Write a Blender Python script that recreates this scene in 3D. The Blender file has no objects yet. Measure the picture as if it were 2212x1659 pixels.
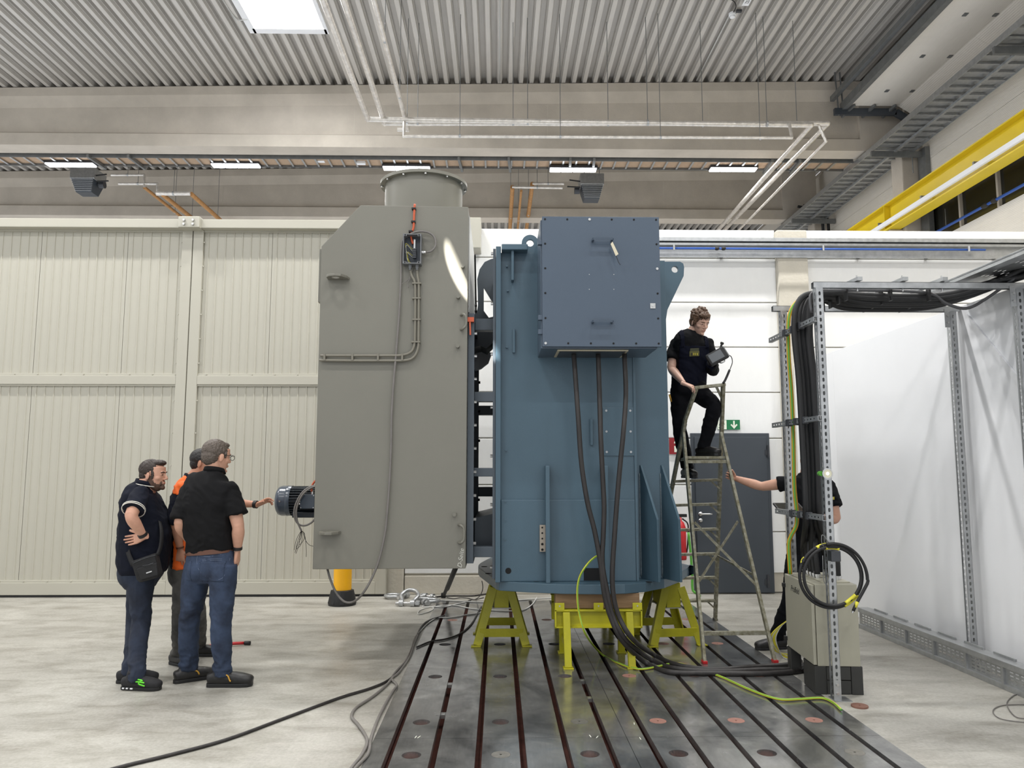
import bpy, bmesh, math, random
import numpy as np
from mathutils import Vector, Matrix, noise
from mathutils.geometry import tessellate_polygon
random.seed(7)
SC = bpy.context.scene
COL = SC.collection
V = Vector
PI = math.pi

# ------------------------------------------------------------------ camera
CAM_H, PITCH, YAW, FPX = 1.62, math.radians(6.36), math.radians(1.03), 1660.0
cam_d = bpy.data.cameras.new('camera')
cam_d.sensor_fit = 'HORIZONTAL'
cam_d.sensor_width = 36.0
cam_d.lens = 36.0 * FPX / 2212.0
cam_d.clip_end = 200
cam = bpy.data.objects.new('camera', cam_d)
cam.location = (0, 0, CAM_H)
cam.rotation_euler = (PI / 2 + PITCH, 0, -YAW)
COL.objects.link(cam)
SC.camera = cam

# ------------------------------------------------------------------ world, daylight, exposure
world = bpy.data.worlds.new('world')
SC.world = world
world.use_nodes = True
world.node_tree.nodes['Background'].inputs[0].default_value = (0.93, 0.96, 1.0, 1)
world.node_tree.nodes['Background'].inputs[1].default_value = 0.8
SC.view_settings.view_transform = 'Standard'
SC.view_settings.look = 'None'
SC.view_settings.exposure = 0.30
SC.view_settings.gamma = 1.0
SC.view_settings.use_curve_mapping = False
LAMP_W = 108.0          # one hall luminaire
SKY_W = 260.0           # daylight through one roof light

def light(name, kind, loc, rot=(0, 0, 0), energy=10, **kw):
    d = bpy.data.lights.new(name, kind)
    d.energy = energy
    for k, v in kw.items():
        setattr(d, k, v)
    o = bpy.data.objects.new(name, d)
    o.location = loc
    o.rotation_euler = rot
    COL.objects.link(o)
    return o

light('skylight_daylight', 'AREA', (-4.44, 14.4, 11.15), energy=SKY_W, shape='RECTANGLE', size=1.4, size_y=2.2, color=(0.95, 0.98, 1))
# a narrow shaft of sun falling through the next roof light onto the grey housing
_sp, _st = V((-3.7, 3.4, 10.9)), V((-0.30, 6.5, 3.33))
_sun = light('sun_shaft', 'SPOT', _sp, energy=90000, spot_size=math.radians(1.45), spot_blend=0.15, shadow_soft_size=0.02, color=(1, .96, .9))
_sun.rotation_euler = (_st - _sp).to_track_quat('-Z', 'Y').to_euler()

# ------------------------------------------------------------------ pixel helpers (where a sight line meets a real plane)
_f0 = V((math.sin(YAW), math.cos(YAW), 0)); _r = V((math.cos(YAW), -math.sin(YAW), 0))
_fw = _f0 * math.cos(PITCH) + V((0, 0, math.sin(PITCH))); _up = -_f0 * math.sin(PITCH) + V((0, 0, math.cos(PITCH)))
def _ray(x, y): return _fw + _r * ((x - 1106) / FPX) - _up * ((y - 829.5) / FPX)
def PY(x, y, d):
    v = _ray(x, y); return V((0, 0, CAM_H)) + v * (d / v.y)
def PZ(x, y, h=0.0):
    v = _ray(x, y); return V((0, 0, CAM_H)) + v * ((h - CAM_H) / v.z)

# ------------------------------------------------------------------ materials
def lin(c):
    if isinstance(c, str):
        c = [int(c[i:i + 2], 16) for i in (0, 2, 4)]
    return tuple(((v / 255) / 12.92 if v / 255 <= .04045 else ((v / 255 + .055) / 1.055) ** 2.4) for v in c)

MATS = {}
def mat(name, col, rough=.6, metal=0., var=0., vscale=3., bump=0., bscale=40., col2=None, emit=0., spec=None, stretch=None, detail=6, coat=0., rvar=0.):
    if name in MATS:
        return MATS[name]
    m = bpy.data.materials.new(name)
    m.use_nodes = True
    nt = m.node_tree
    b = nt.nodes['Principled BSDF']
    c = lin(col)
    b.inputs['Base Color'].default_value = (*c, 1)
    b.inputs['Roughness'].default_value = rough
    b.inputs['Metallic'].default_value = metal
    if spec is not None: b.inputs['Specular IOR Level'].default_value = spec
    if coat: b.inputs['Coat Weight'].default_value = coat; b.inputs['Coat Roughness'].default_value = .15
    if emit:
        b.inputs['Emission Color'].default_value = (*c, 1)
        b.inputs['Emission Strength'].default_value = emit
    if var or bump or col2 or rvar:
        tc = nt.nodes.new('ShaderNodeTexCoord')
        src = tc.outputs['Object']
        if stretch:
            mp = nt.nodes.new('ShaderNodeMapping')
            mp.inputs['Scale'].default_value = stretch
            nt.links.new(src, mp.inputs[0]); src = mp.outputs[0]
        if var or col2 or rvar:
            n = nt.nodes.new('ShaderNodeTexNoise')
            n.inputs['Scale'].default_value = vscale
            n.inputs['Detail'].default_value = detail
            n.inputs['Roughness'].default_value = .62
            nt.links.new(src, n.inputs['Vector'])
            if var or col2:
                cr = nt.nodes.new('ShaderNodeValToRGB')
                cr.color_ramp.elements[0].position = .3
                cr.color_ramp.elements[1].position = .7
                c2 = lin(col2) if col2 else tuple(min(1, v * (1 + var)) for v in c)
                c1 = c if col2 else tuple(v * (1 - var) for v in c)
                cr.color_ramp.elements[0].color = (*c1, 1)
                cr.color_ramp.elements[1].color = (*c2, 1)
                nt.links.new(n.outputs[0], cr.inputs[0])
                nt.links.new(cr.outputs[0], b.inputs['Base Color'])
            if rvar:
                mr = nt.nodes.new('ShaderNodeMapRange')
                mr.inputs[1].default_value = .3; mr.inputs[2].default_value = .7
                mr.inputs[3].default_value = max(.02, rough - rvar); mr.inputs[4].default_value = rough + rvar
                nt.links.new(n.outputs[0], mr.inputs[0]); nt.links.new(mr.outputs[0], b.inputs['Roughness'])
        if bump:
            n2 = nt.nodes.new('ShaderNodeTexNoise')
            n2.inputs['Scale'].default_value = bscale
            n2.inputs['Detail'].default_value = 4
            nt.links.new(src, n2.inputs['Vector'])
            bp = nt.nodes.new('ShaderNodeBump')
            bp.inputs['Strength'].default_value = bump
            bp.inputs['Distance'].default_value = .02
            nt.links.new(n2.outputs[0], bp.inputs['Height'])
            nt.links.new(bp.outputs[0], b.inputs['Normal'])
    MATS[name] = m
    return m

def mat_floor():
    """power-trowelled concrete: broad clouds, dark stains and fine grain"""
    m = mat('concrete_floor', (170, 166, 156), .42)
    nt = m.node_tree; b = nt.nodes['Principled BSDF']
    tc = nt.nodes.new('ShaderNodeTexCoord')
    def nz(scale, detail, stretch=None, dist=0):
        src = tc.outputs['Object']
        if stretch:
            mp = nt.nodes.new('ShaderNodeMapping'); mp.inputs['Scale'].default_value = stretch
            nt.links.new(src, mp.inputs[0]); src = mp.outputs[0]
        n = nt.nodes.new('ShaderNodeTexNoise'); n.inputs['Scale'].default_value = scale
        n.inputs['Detail'].default_value = detail; n.inputs['Roughness'].default_value = .65
        n.inputs['Distortion'].default_value = dist
        nt.links.new(src, n.inputs['Vector']); return n
    def ramp(n, p0, p1, c0, c1):
        cr = nt.nodes.new('ShaderNodeValToRGB'); e = cr.color_ramp.elements
        e[0].position = p0; e[1].position = p1
        e[0].color = (*lin(c0), 1); e[1].color = (*lin(c1), 1)
        nt.links.new(n.outputs[0], cr.inputs[0]); return cr
    def mul(a, c, f):
        mx = nt.nodes.new('ShaderNodeMix'); mx.data_type = 'RGBA'; mx.blend_type = 'MULTIPLY'
        mx.inputs[0].default_value = f
        nt.links.new(a.outputs[0] if a.type != 'MIX' else a.outputs[2], mx.inputs[6]); nt.links.new(c.outputs[0], mx.inputs[7]); return mx
    a = ramp(nz(.55, 8, dist=.6), .32, .68, (158, 155, 147), (198, 196, 188))
    c = ramp(nz(2.3, 7, (1, 2.2, 1), .4), .3, .55, (190, 186, 178), (255, 255, 255))
    d = ramp(nz(45, 3), .3, .7, (222, 220, 216), (255, 255, 255))
    s = ramp(nz(1.7, 6, (.8, 1.6, 1), .8), .27, .33, (120, 117, 110), (255, 255, 255))
    o = mul(mul(mul(a, c, .7), d, .8), s, .5)
    nt.links.new(o.outputs[2], b.inputs['Base Color'])
    r = nt.nodes.new('ShaderNodeMapRange'); r.inputs[3].default_value = .28; r.inputs[4].default_value = .6
    nt.links.new(nz(1.1, 6).outputs[0], r.inputs[0]); nt.links.new(r.outputs[0], b.inputs['Roughness'])
    b.inputs['Specular IOR Level'].default_value = .4
    return m

def mat_bed():
    """ground cast-iron bed: dark oily clouds, fine scratches, uneven gloss"""
    m = mat('bed_steel', (80, 80, 80), .3, .75)
    nt = m.node_tree; b = nt.nodes['Principled BSDF']
    tc = nt.nodes.new('ShaderNodeTexCoord')
    def nz(scale, detail, st=(1, 1, 1), dist=0.):
        mp = nt.nodes.new('ShaderNodeMapping'); mp.inputs['Scale'].default_value = st
        nt.links.new(tc.outputs['Object'], mp.inputs[0])
        n = nt.nodes.new('ShaderNodeTexNoise'); n.inputs['Scale'].default_value = scale
        n.inputs['Detail'].default_value = detail; n.inputs['Roughness'].default_value = .68; n.inputs['Distortion'].default_value = dist
        nt.links.new(mp.outputs[0], n.inputs['Vector']); return n
    n1 = nz(2.2, 8, (1, .8, 1), .8)
    cr = nt.nodes.new('ShaderNodeValToRGB'); e = cr.color_ramp.elements
    e[0].position = .34; e[1].position = .68; e[0].color = (*lin((126, 127, 127)), 1); e[1].color = (*lin((206, 205, 202)), 1)
    nt.links.new(n1.outputs[0], cr.inputs[0])
    n3 = nz(30, 4, (3, .25, 1))
    c3 = nt.nodes.new('ShaderNodeValToRGB'); e = c3.color_ramp.elements
    e[0].position = .35; e[1].position = .75; e[0].color = (.75, .75, .75, 1); e[1].color = (1, 1, 1, 1)
    nt.links.new(n3.outputs[0], c3.inputs[0])
    mx = nt.nodes.new('ShaderNodeMix'); mx.data_type = 'RGBA'; mx.blend_type = 'MULTIPLY'; mx.inputs[0].default_value = .8
    nt.links.new(cr.outputs[0], mx.inputs[6]); nt.links.new(c3.outputs[0], mx.inputs[7])
    nt.links.new(mx.outputs[2], b.inputs['Base Color'])
    r = nt.nodes.new('ShaderNodeMapRange'); r.inputs[1].default_value = .3; r.inputs[2].default_value = .7
    r.inputs[3].default_value = .09; r.inputs[4].default_value = .30
    nt.links.new(nz(3.5, 7, (1, 1, 1), .5).outputs[0], r.inputs[0]); nt.links.new(r.outputs[0], b.inputs['Roughness'])
    return m

def mat_wave(name, col, rough, axis, scale, depth, var=.05):
    """sheet with fine straight beads pressed into it"""
    m = mat(name, col, rough, var=var, vscale=.6)
    nt = m.node_tree; b = nt.nodes['Principled BSDF']
    tc = nt.nodes.new('ShaderNodeTexCoord')
    w = nt.nodes.new('ShaderNodeTexWave'); w.bands_direction = axis; w.inputs['Scale'].default_value = scale
    nt.links.new(tc.outputs['Object'], w.inputs['Vector'])
    bp = nt.nodes.new('ShaderNodeBump'); bp.inputs['Strength'].default_value = depth; bp.inputs['Distance'].default_value = .02
    nt.links.new(w.outputs['Fac'], bp.inputs['Height']); nt.links.new(bp.outputs[0], b.inputs['Normal'])
    return m

M_FLOOR, M_BED = mat_floor(), mat_bed()
M_WHITEWALL = mat('white_paint', (240, 240, 238), .6, var=.03, vscale=2, bump=.12, bscale=22, stretch=(1, 1, .35))
M_CONC = mat('precast_concrete', (196, 187, 174), .85, var=.12, vscale=1.1, bump=.15, bscale=30, detail=8)
M_CONC_L = mat('light_concrete', (206, 200, 186), .85, var=.08, vscale=1.6, bump=.2, bscale=26)
M_CREAM = mat('cream_coat', (184, 181, 168), .38, var=.015, vscale=1)
M_DECK = mat('galvanised_deck', (205, 201, 195), .5, .25, var=.08, vscale=2, stretch=(3, .3, 1))
M_GALV = mat('galvanised_steel', (178, 180, 181), .38, .75, var=.16, vscale=14, rvar=.1)
M_GALV_D = mat('dull_zinc', (128, 130, 130), .5, .6, var=.14, vscale=6)
M_GREY = mat('grey_enamel', (122, 120, 110), .42, var=.03, vscale=1.3, bump=.05, bscale=180)
M_BLUE = mat('blue_grey_enamel', (74, 98, 112), .36, var=.05, vscale=2.2, bump=.06, bscale=120)
M_BOX = mat('slate_enamel', (76, 89, 104), .3, var=.03, vscale=1.5, bump=.04, bscale=160)
M_DKBLUE = mat('dark_slate', (74, 83, 91), .4, var=.06, vscale=4)
M_ANTH = mat('anthracite', (62, 68, 75), .45, var=.03, vscale=2)
M_YEL = mat('stand_yellow', (186, 180, 34), .42, var=.10, vscale=6, bump=.1, bscale=60)
M_CRANE = mat('crane_yellow', (226, 198, 36), .45, var=.04, vscale=2)
M_BOLY = mat('bollard_yellow', (242, 178, 20), .45, var=.03)
M_BLACK = mat('black_rubber', (24, 24, 25), .55, var=.2, vscale=8)
M_DBLACK = mat('black_void', (9, 9, 10), .8)
M_CABLE = mat('worn_cable', (44, 41, 40), .55, var=.35, vscale=24, stretch=(1, 1, .2))
M_GCABLE = mat('grey_cable', (120, 116, 112), .5, var=.1, vscale=10)
M_LCABLE = mat('pale_cable', (196, 196, 192), .5)
M_STEEL = mat('bright_steel', (200, 200, 198), .28, .9, var=.1, vscale=20)
M_RUST = mat('rust_primer', (96, 56, 46), .8, var=.3, vscale=9)
M_COVR = mat('red_cover', (146, 106, 94), .6, var=.18, vscale=30)
M_COVG = mat('steel_cover', (150, 147, 140), .42, .7, var=.2, vscale=30)
M_WOOD = mat('timber', (142, 114, 84), .7, var=.25, vscale=5, stretch=(.35, 3, 3), bump=.2, bscale=20)
M_SILV = mat('foil_lagging', (226, 221, 214), .3, .6, var=.2, vscale=9, bump=.5, bscale=14)
M_ORNG = mat('brown_lagging', (182, 134, 82), .5, .15, var=.2, vscale=9, bump=.4, bscale=16)
M_TRAYB = mat('tray_board', (178, 152, 126), .7, var=.1, vscale=12)
M_ORCAB = mat('orange_cable', (198, 92, 58), .5)
M_GREEN = mat('green_wire', (92, 168, 62), .45)
M_YGREEN = mat('yellow_wire', (206, 196, 52), .45)
M_BLUEP = mat('blue_pipe', (46, 92, 178), .4)
M_GREYCAB = mat('cabinet_grey', (170, 167, 150), .42, var=.03, vscale=2)
M_PLINTH = mat('plinth_black', (52, 52, 50), .55, var=.08, vscale=4)
M_BOARD = mat('white_board', (245, 246, 248), .55, var=.02, vscale=1)
M_PANELW = mat_wave('sandwich_panel', (236, 230, 219), .5, 'Z', 9.0, .25)
M_SOFFIT = mat_wave('soffit_panel', (238, 231, 220), .5, 'X', 9.0, .2)
M_GLASS = mat('dark_glazing', (40, 40, 34), .15, 0, spec=.6)
M_LED = mat('led_diffuser', (250, 252, 255), .5, emit=9)
M_SKYL = mat('opal_dome', (252, 253, 255), .5, emit=3.2)
M_RED = mat('signal_red', (190, 34, 40), .45)
M_SIGNG = mat('sign_green', (24, 120, 72), .5)
M_SIGNW = mat('sign_white', (240, 243, 225), .5)
M_SIGNR = mat('sign_red', (150, 28, 36), .5)
M_LADDER = mat('worn_ladder', (106, 100, 72), .6, .2, col2=(168, 166, 150), vscale=26, detail=5)
M_LAMPBODY = mat('lamp_body', (70, 72, 76), .4, .4)

# ------------------------------------------------------------------ mesh builder
class MB:
    def __init__(s): s.v = []; s.f = []
    def add(s, vs, fs):
        o = len(s.v); s.v += [tuple(p) for p in vs]; s.f += [tuple(i + o for i in f) for f in fs]; return s
    def box(s, x0, x1, y0, y1, z0, z1):
        return s.add([(x, y, z) for z in (z0, z1) for y in (y0, y1) for x in (x0, x1)],
                     [(0, 2, 3, 1), (4, 5, 7, 6), (0, 1, 5, 4), (2, 6, 7, 3), (0, 4, 6, 2), (1, 3, 7, 5)])
    def cbox(s, c, sx, sy, sz): return s.box(c[0] - sx / 2, c[0] + sx / 2, c[1] - sy / 2, c[1] + sy / 2, c[2] - sz / 2, c[2] + sz / 2)
    def bar(s, p0, p1, w, h, ref=(0, 0, 1), ext=0.):
        """rectangular bar; h is along ref"""
        p0, p1 = V(p0), V(p1); t = (p1 - p0).normalized(); p0 = p0 - t * ext; p1 = p1 + t * ext
        u = V(ref) - t * V(ref).dot(t)
        if u.length < 1e-5: u = V((1, 0, 0)) - t * t.x
        u.normalize(); w_ = t.cross(u)
        vs = [p + u * (a * h / 2) + w_ * (b * w / 2) for p in (p0, p1) for a, b in ((-1, -1), (-1, 1), (1, 1), (1, -1))]
        return s.add(vs, [(0, 3, 2, 1), (4, 5, 6, 7), (0, 1, 5, 4), (1, 2, 6, 5), (2, 3, 7, 6), (3, 0, 4, 7)])
    def cyl(s, p0, p1, r, n=16, r1=None, caps=True):
        p0, p1 = V(p0), V(p1); r1 = r if r1 is None else r1
        t = (p1 - p0).normalized(); u = t.orthogonal().normalized(); w = t.cross(u)
        cs = [(math.cos(2 * PI * i / n), math.sin(2 * PI * i / n)) for i in range(n)]
        vs = [p0 + (u * a + w * b) * r for a, b in cs] + [p1 + (u * a + w * b) * r1 for a, b in cs]
        fs = [(i, (i + 1) % n, n + (i + 1) % n, n + i) for i in range(n)]
        if caps: fs += [tuple(range(n - 1, -1, -1)), tuple(range(n, 2 * n))]
        return s.add(vs, fs)
    def tube(s, pts, r, n=8, smooth=4, closed=False):
        pts = [V(p) for p in pts]
        if smooth: pts = catmull(pts, smooth, closed)
        m = len(pts); u = None; rings = []
        for i, p in enumerate(pts):
            a = pts[(i - 1) % m] if (closed or i > 0) else p
            b = pts[(i + 1) % m] if (closed or i < m - 1) else p
            t = (b - a)
            t = t.normalized() if t.length > 1e-9 else V((0, 0, 1))
            if u is None: u = t.orthogonal().normalized()
            else:
                u = u - t * u.dot(t); u = u.normalized() if u.length > 1e-6 else t.orthogonal().normalized()
            w = t.cross(u); rr = r(i / (m - 1)) if callable(r) else r
            rings.append([p + (u * math.cos(2 * PI * k / n) + w * math.sin(2 * PI * k / n)) * rr for k in range(n)])
        fs = []
        for i in range(m if closed else m - 1):
            j = (i + 1) % m
            for k in range(n): fs.append((i * n + k, i * n + (k + 1) % n, j * n + (k + 1) % n, j * n + k))
        if not closed: fs += [tuple(range(n - 1, -1, -1)), tuple((m - 1) * n + k for k in range(n))]
        return s.add([p for ring in rings for p in ring], fs)
    def prism(s, outer, d0, d1, axis='Y', holes=()):
        """flat outline (optionally with holes) extruded along an axis; outline coords are the other two axes in order"""
        def mp(p, d):
            return {'Y': (p[0], d, p[1]), 'X': (d, p[0], p[1]), 'Z': (p[0], p[1], d)}[axis]
        loops = [list(outer)] + [list(h) for h in holes]
        flat = [p for l in loops for p in l]
        tri = tessellate_polygon([[V((p[0], p[1], 0)) for p in l] for l in loops])
        n = len(flat); o = len(s.v)
        s.v += [mp(p, d0) for p in flat] + [mp(p, d1) for p in flat]
        for t in tri:
            s.f.append(tuple(o + i for i in t)); s.f.append(tuple(o + n + i for i in reversed(t)))
        k = 0
        for l in loops:
            m = len(l)
            for i in range(m):
                a, b = k + i, k + (i + 1) % m
                s.f.append((o + a, o + b, o + n + b, o + n + a))
            k += m
        return s
    def lathe(s, prof, n=24, c=(0, 0, 0), axis='Z'):
        c = V(c); vs = []
        for r, h in prof:
            for i in range(n):
                a = 2 * PI * i / n; q = (r * math.cos(a), r * math.sin(a), h)
                if axis == 'X': q = (q[2], q[0], q[1])
                if axis == 'Y': q = (q[0], q[2], q[1])
                vs.append(c + V(q))
        fs = [(j * n + i, j * n + (i + 1) % n, (j + 1) * n + (i + 1) % n, (j + 1) * n + i) for j in range(len(prof) - 1) for i in range(n)]
        fs += [tuple(range(n - 1, -1, -1)), tuple((len(prof) - 1) * n + i for i in range(n))]
        return s.add(vs, fs)
    def ell(s, c, r, n=16, m=10, R=None):
        c = V(c); vs = [V((0, 0, -1))]; 
        for j in range(1, m):
            a = -PI / 2 + PI * j / m
            for i in range(n): vs.append(V((math.cos(a) * math.cos(2 * PI * i / n), math.cos(a) * math.sin(2 * PI * i / n), math.sin(a))))
        vs.append(V((0, 0, 1)))
        vs = [V((p.x * r[0], p.y * r[1], p.z * r[2])) for p in vs]
        if R is not None: vs = [R @ p for p in vs]
        fs = [(0, 1 + (i + 1) % n, 1 + i) for i in range(n)]
        for j in range(m - 2):
            for i in range(n):
                a = 1 + j * n; fs.append((a + i, a + (i + 1) % n, a + n + (i + 1) % n, a + n + i))
        l = len(vs) - 1; a = 1 + (m - 2) * n
        fs += [(l, a + i, a + (i + 1) % n) for i in range(n)]
        return s.add([c + p for p in vs], fs)
    def xform(s, M):
        s.v = [tuple(M @ V(p)) for p in s.v]; return s
    def mesh(s, name, material=None, smooth=False, bevel=0., fix=True):
        me = bpy.data.meshes.new(name)
        me.from_pydata([tuple(p) for p in s.v], [], s.f)
        if fix or bevel:
            bm = bmesh.new(); bm.from_mesh(me)
            bmesh.ops.recalc_face_normals(bm, faces=bm.faces[:])
            if bevel:
                bmesh.ops.remove_doubles(bm, verts=bm.verts[:], dist=1e-5)
                es = [e for e in bm.edges if len(e.link_faces) == 2 and e.calc_face_angle(0) > .6]
                bmesh.ops.bevel(bm, geom=es, offset=bevel, segments=2, profile=.6, affect='EDGES', clamp_overlap=True)
            bm.to_mesh(me); bm.free()
        if material: me.materials.append(material)
        if smooth is True: me.shade_smooth()
        elif smooth: me.shade_smooth(); set_sharp(me, smooth)
        me.update()
        return me
    def build(s, name, material, parent=None, smooth=False, bevel=0., label=None):
        return link(name, s.mesh(name, material, smooth, bevel), parent, label)

def set_sharp(me, ang):
    try: me.set_sharp_from_angle(angle=ang)
    except Exception: pass

def catmull(pts, k=4, closed=False):
    out = []; n = len(pts)
    for i in range(n if closed else n - 1):
        p0 = pts[(i - 1) % n] if closed or i > 0 else pts[0] * 2 - pts[1]
        p1 = pts[i]; p2 = pts[(i + 1) % n]
        p3 = pts[(i + 2) % n] if closed or i + 2 < n else pts[-1] * 2 - pts[-2]
        for j in range(k):
            t = j / k
            out.append(.5 * ((2 * p1) + (p2 - p0) * t + (2 * p0 - 5 * p1 + 4 * p2 - p3) * t * t + (3 * p1 - p0 - 3 * p2 + p3) * t ** 3))
    if not closed: out.append(pts[-1])
    return out

def link(name, me, parent=None, label=None):
    o = bpy.data.objects.new(name, me)
    COL.objects.link(o)
    if parent is not None:
        o.parent = parent
        w = parent.get('_base')
        if w is not None: o.location = (-w[0], -w[1], -w[2])      # geometry given in world coordinates
    if label: o['label'] = label
    return o

def tag(o, label=None, cat=None, group=None, kind=None):
    if label: o['label'] = label
    if cat: o['category'] = cat
    if group: o['group'] = group
    if kind: o['kind'] = kind
    return o

BASED = []
def thing(name, label, cat, base=(0, 0, 0), group=None, kind=None, local=False, rotz=0.):
    """an Empty at the thing's base; parts are authored in world coordinates unless local"""
    o = bpy.data.objects.new(name, None)
    o.empty_display_size = .1
    o.location = base
    o.rotation_euler = (0, 0, rotz)
    COL.objects.link(o)
    if not local:
        o['_base'] = tuple(base); BASED.append(o)
    return tag(o, label, cat, group, kind)

def clone(o, parent=None):
    c = o.copy(); COL.objects.link(c); c.parent = parent
    if parent is not None: c.matrix_parent_inverse = o.matrix_parent_inverse.copy()
    for ch in list(o.children): clone(ch, c)
    return c

def structure(name, mb, material, smooth=False, bevel=0.):
    return tag(mb.build(name, material, None, smooth, bevel), kind='structure')

def struct_root(name, base=(0, 0, 0)):
    o = thing(name, None, None, base); return tag(o, kind='structure')

def circ(cx, cy, r, n=20, a0=0., a1=2 * PI):
    full = abs(a1 - a0 - 2 * PI) < 1e-6
    return [(cx + r * math.cos(a0 + (a1 - a0) * i / (n if full else n - 1)), cy + r * math.sin(a0 + (a1 - a0) * i / (n if full else n - 1))) for i in range(n)]

def slot(cx, cy, w, h, n=4):
    """rounded slot, long side along the second axis when h > w"""
    pts = []
    if h >= w:
        r = w / 2
        for i in range(n + 1): a = PI * i / n; pts.append((cx + r * math.cos(a), cy + h / 2 - r + r * math.sin(a)))
        for i in range(n + 1): a = PI + PI * i / n; pts.append((cx + r * math.cos(a), cy - h / 2 + r + r * math.sin(a)))
    else:
        r = h / 2
        for i in range(n + 1): a = -PI / 2 + PI * i / n; pts.append((cx + w / 2 - r + r * math.cos(a), cy + r * math.sin(a)))
        for i in range(n + 1): a = PI / 2 + PI * i / n; pts.append((cx - w / 2 + r + r * math.cos(a), cy + r * math.sin(a)))
    return pts

def text_mesh(s, size, depth=.0006, shear=0., align='CENTER'):
    cu = bpy.data.curves.new('lettering', 'FONT')
    cu.body = s; cu.size = size; cu.extrude = depth; cu.shear = shear; cu.align_x = align; cu.align_y = 'CENTER'
    o = bpy.data.objects.new('lettering', cu); COL.objects.link(o)
    dg = bpy.context.evaluated_depsgraph_get()
    me = bpy.data.meshes.new_from_object(o.evaluated_get(dg))
    bpy.data.objects.remove(o)
    return me

def put_text(name, s, size, material, M, parent, depth=.0006, shear=0.):
    me = text_mesh(s, size, depth, shear)
    if parent is not None and parent.get('_base') is not None:
        pass
    me.transform(M)
    me.materials.clear(); me.materials.append(material)
    return link(name, me, parent)

def frame(o, x, y, z=None):
    """matrix from origin and the directions of local x and y"""
    x = V(x).normalized(); z = x.cross(V(y)).normalized(); y = z.cross(x)
    return Matrix(((x.x, y.x, z.x, o[0]), (x.y, y.y, z.y, o[1]), (x.z, y.z, z.z, o[2]), (0, 0, 0, 1)))

def cable(name, pts, r, material, label, cat='cable', group=None, n=8, smooth=6):
    o = MB().tube(pts, r, n, smooth).build(name, material, None, True)
    return tag(o, label, cat, group)
SC.cycles.max_bounces = 6
SC.cycles.diffuse_bounces = 3
SC.cycles.glossy_bounces = 3
SC.cycles.transmission_bounces = 2
SC.cycles.use_denoising = True
SC.cycles.caustics_reflective = False
SC.cycles.caustics_refractive = False
SC.cycles.use_adaptive_sampling = True
SC.cycles.adaptive_threshold = 0.05
# ================================================================== SETTING
# ---- clamping bed let into the floor
BX0, BX1, BJ = -0.748, 2.345, 0.785
SX = [-0.619 + .2552 * k for k in range(12)]
SW = .019
ROWS = [(2.2, 4.88), (4.88, 8.47), (8.47, 9.82)]
FY0, FY1, FX0, FX1 = 1.5, 10.7, -14.0, 10.4
m = MB()
m.box(FX0, BX0, FY0, FY1, -.2, 0); m.box(BX1, FX1, FY0, FY1, -.2, 0)
m.box(BX0, BX1, FY0, ROWS[0][0], -.2, 0); m.box(BX0, BX1, ROWS[-1][1], FY1, -.2, 0)
structure('floor', m, M_FLOOR)

bed = thing('clamping_bed', 'dark steel clamping floor plate with long parallel slots under the blue machine', 'floor plate', ((BX0 + BX1) / 2, 6, -.14))
MB().box(BX0, BX1, ROWS[0][0], ROWS[-1][1], -.2, -.1).build('bed_base', M_RUST, bed)
HOLE_Y = [4.605, 5.18, 6.28, 7.40, 8.57]
PAIR_X = [(SX[2 * i] + SX[2 * i + 1]) / 2 for i in range(6)]
# h open hole, r reddish cover, s steel cover
STATE = ['hshhhs', 'hhsrrr', 'hhhrhr', 'hhhhrr', 'rrrsrr']
for (y0, y1) in ROWS:
    edges = [BX0] + [e for s_ in SX for e in (s_ - SW, s_ + SW)] + [BX1]
    spans = [(edges[2 * i], edges[2 * i + 1]) for i in range(13)]
    out = []
    for a, b in spans:
        if a < BJ < b: out += [(a, BJ - .0015), (BJ + .0015, b)]
        else: out.append((a, b))
    for a, b in out:
        hs = [circ(px_, hy, .056, 20) for px_ in PAIR_X if a < px_ < b for hy in HOLE_Y if y0 < hy < y1]
        MB().prism([(a, y0 + .0015), (b, y0 + .0015), (b, y1 - .0015), (a, y1 - .0015)], -.045, 0, 'Z', hs).build('bed_strip', M_BED, bed)
        # foot of the T: wider channel walls under the lip
    for a, b in spans:
        MB().box(a + (.012 if a > BX0 else 0), b - (.012 if b < BX1 else 0), y0, y1, -.1, -.046).build('bed_web', M_RUST, bed)
cov = {}
for k, mt in (('r', M_COVR), ('s', M_COVG)):
    cov[k] = MB().prism(circ(0, 0, .0545, 24), -.004, 0, 'Z', [circ(0, 0, .008, 8)]).mesh('hole_cover', mt)
hole_in = MB().lathe([(.055, -.05), (.0555, -.046)], 20).mesh('hole_floor', M_RUST)
for r_, hy in enumerate(HOLE_Y):
    for i, px_ in enumerate(PAIR_X):
        k = STATE[r_][i]
        o = link('hole_cover' if k != 'h' else 'hole_floor', cov[k] if k != 'h' else hole_in, bed)
        o.location = V(o.location) + V((px_, hy, .0005 if k != 'h' else .004))
nut = MB().box(-.017, .017, -.03, .03, -.03, -.006).prism(circ(0, 0, .012, 8), -.006, -.004, 'Z').mesh('slot_nut', M_STEEL)
for x, y in ((972, 1478), (957.5, 1543), (1261, 1470), (1277, 1508)):
    p = PZ(x, y, -.01); sx = min(SX, key=lambda q: abs(q - p.x))
    o = link('slot_nut', nut, bed); o.location = V(o.location) + V((sx, p.y, 0))
# punched strip marks
tick = MB().box(-.002, .002, -.02, .02, 0, .0006).mesh('chalk_mark', M_SIGNW)
for x, y in ((898, 1592), (905, 1592), (1275, 1590), (1290, 1592), (1383, 1595), (1370, 1563)):
    p = PZ(x, y); o = link('chalk_mark', tick, bed); o.location = V(o.location) + p; o.rotation_euler.z = random.uniform(-.5, .5)

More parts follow.
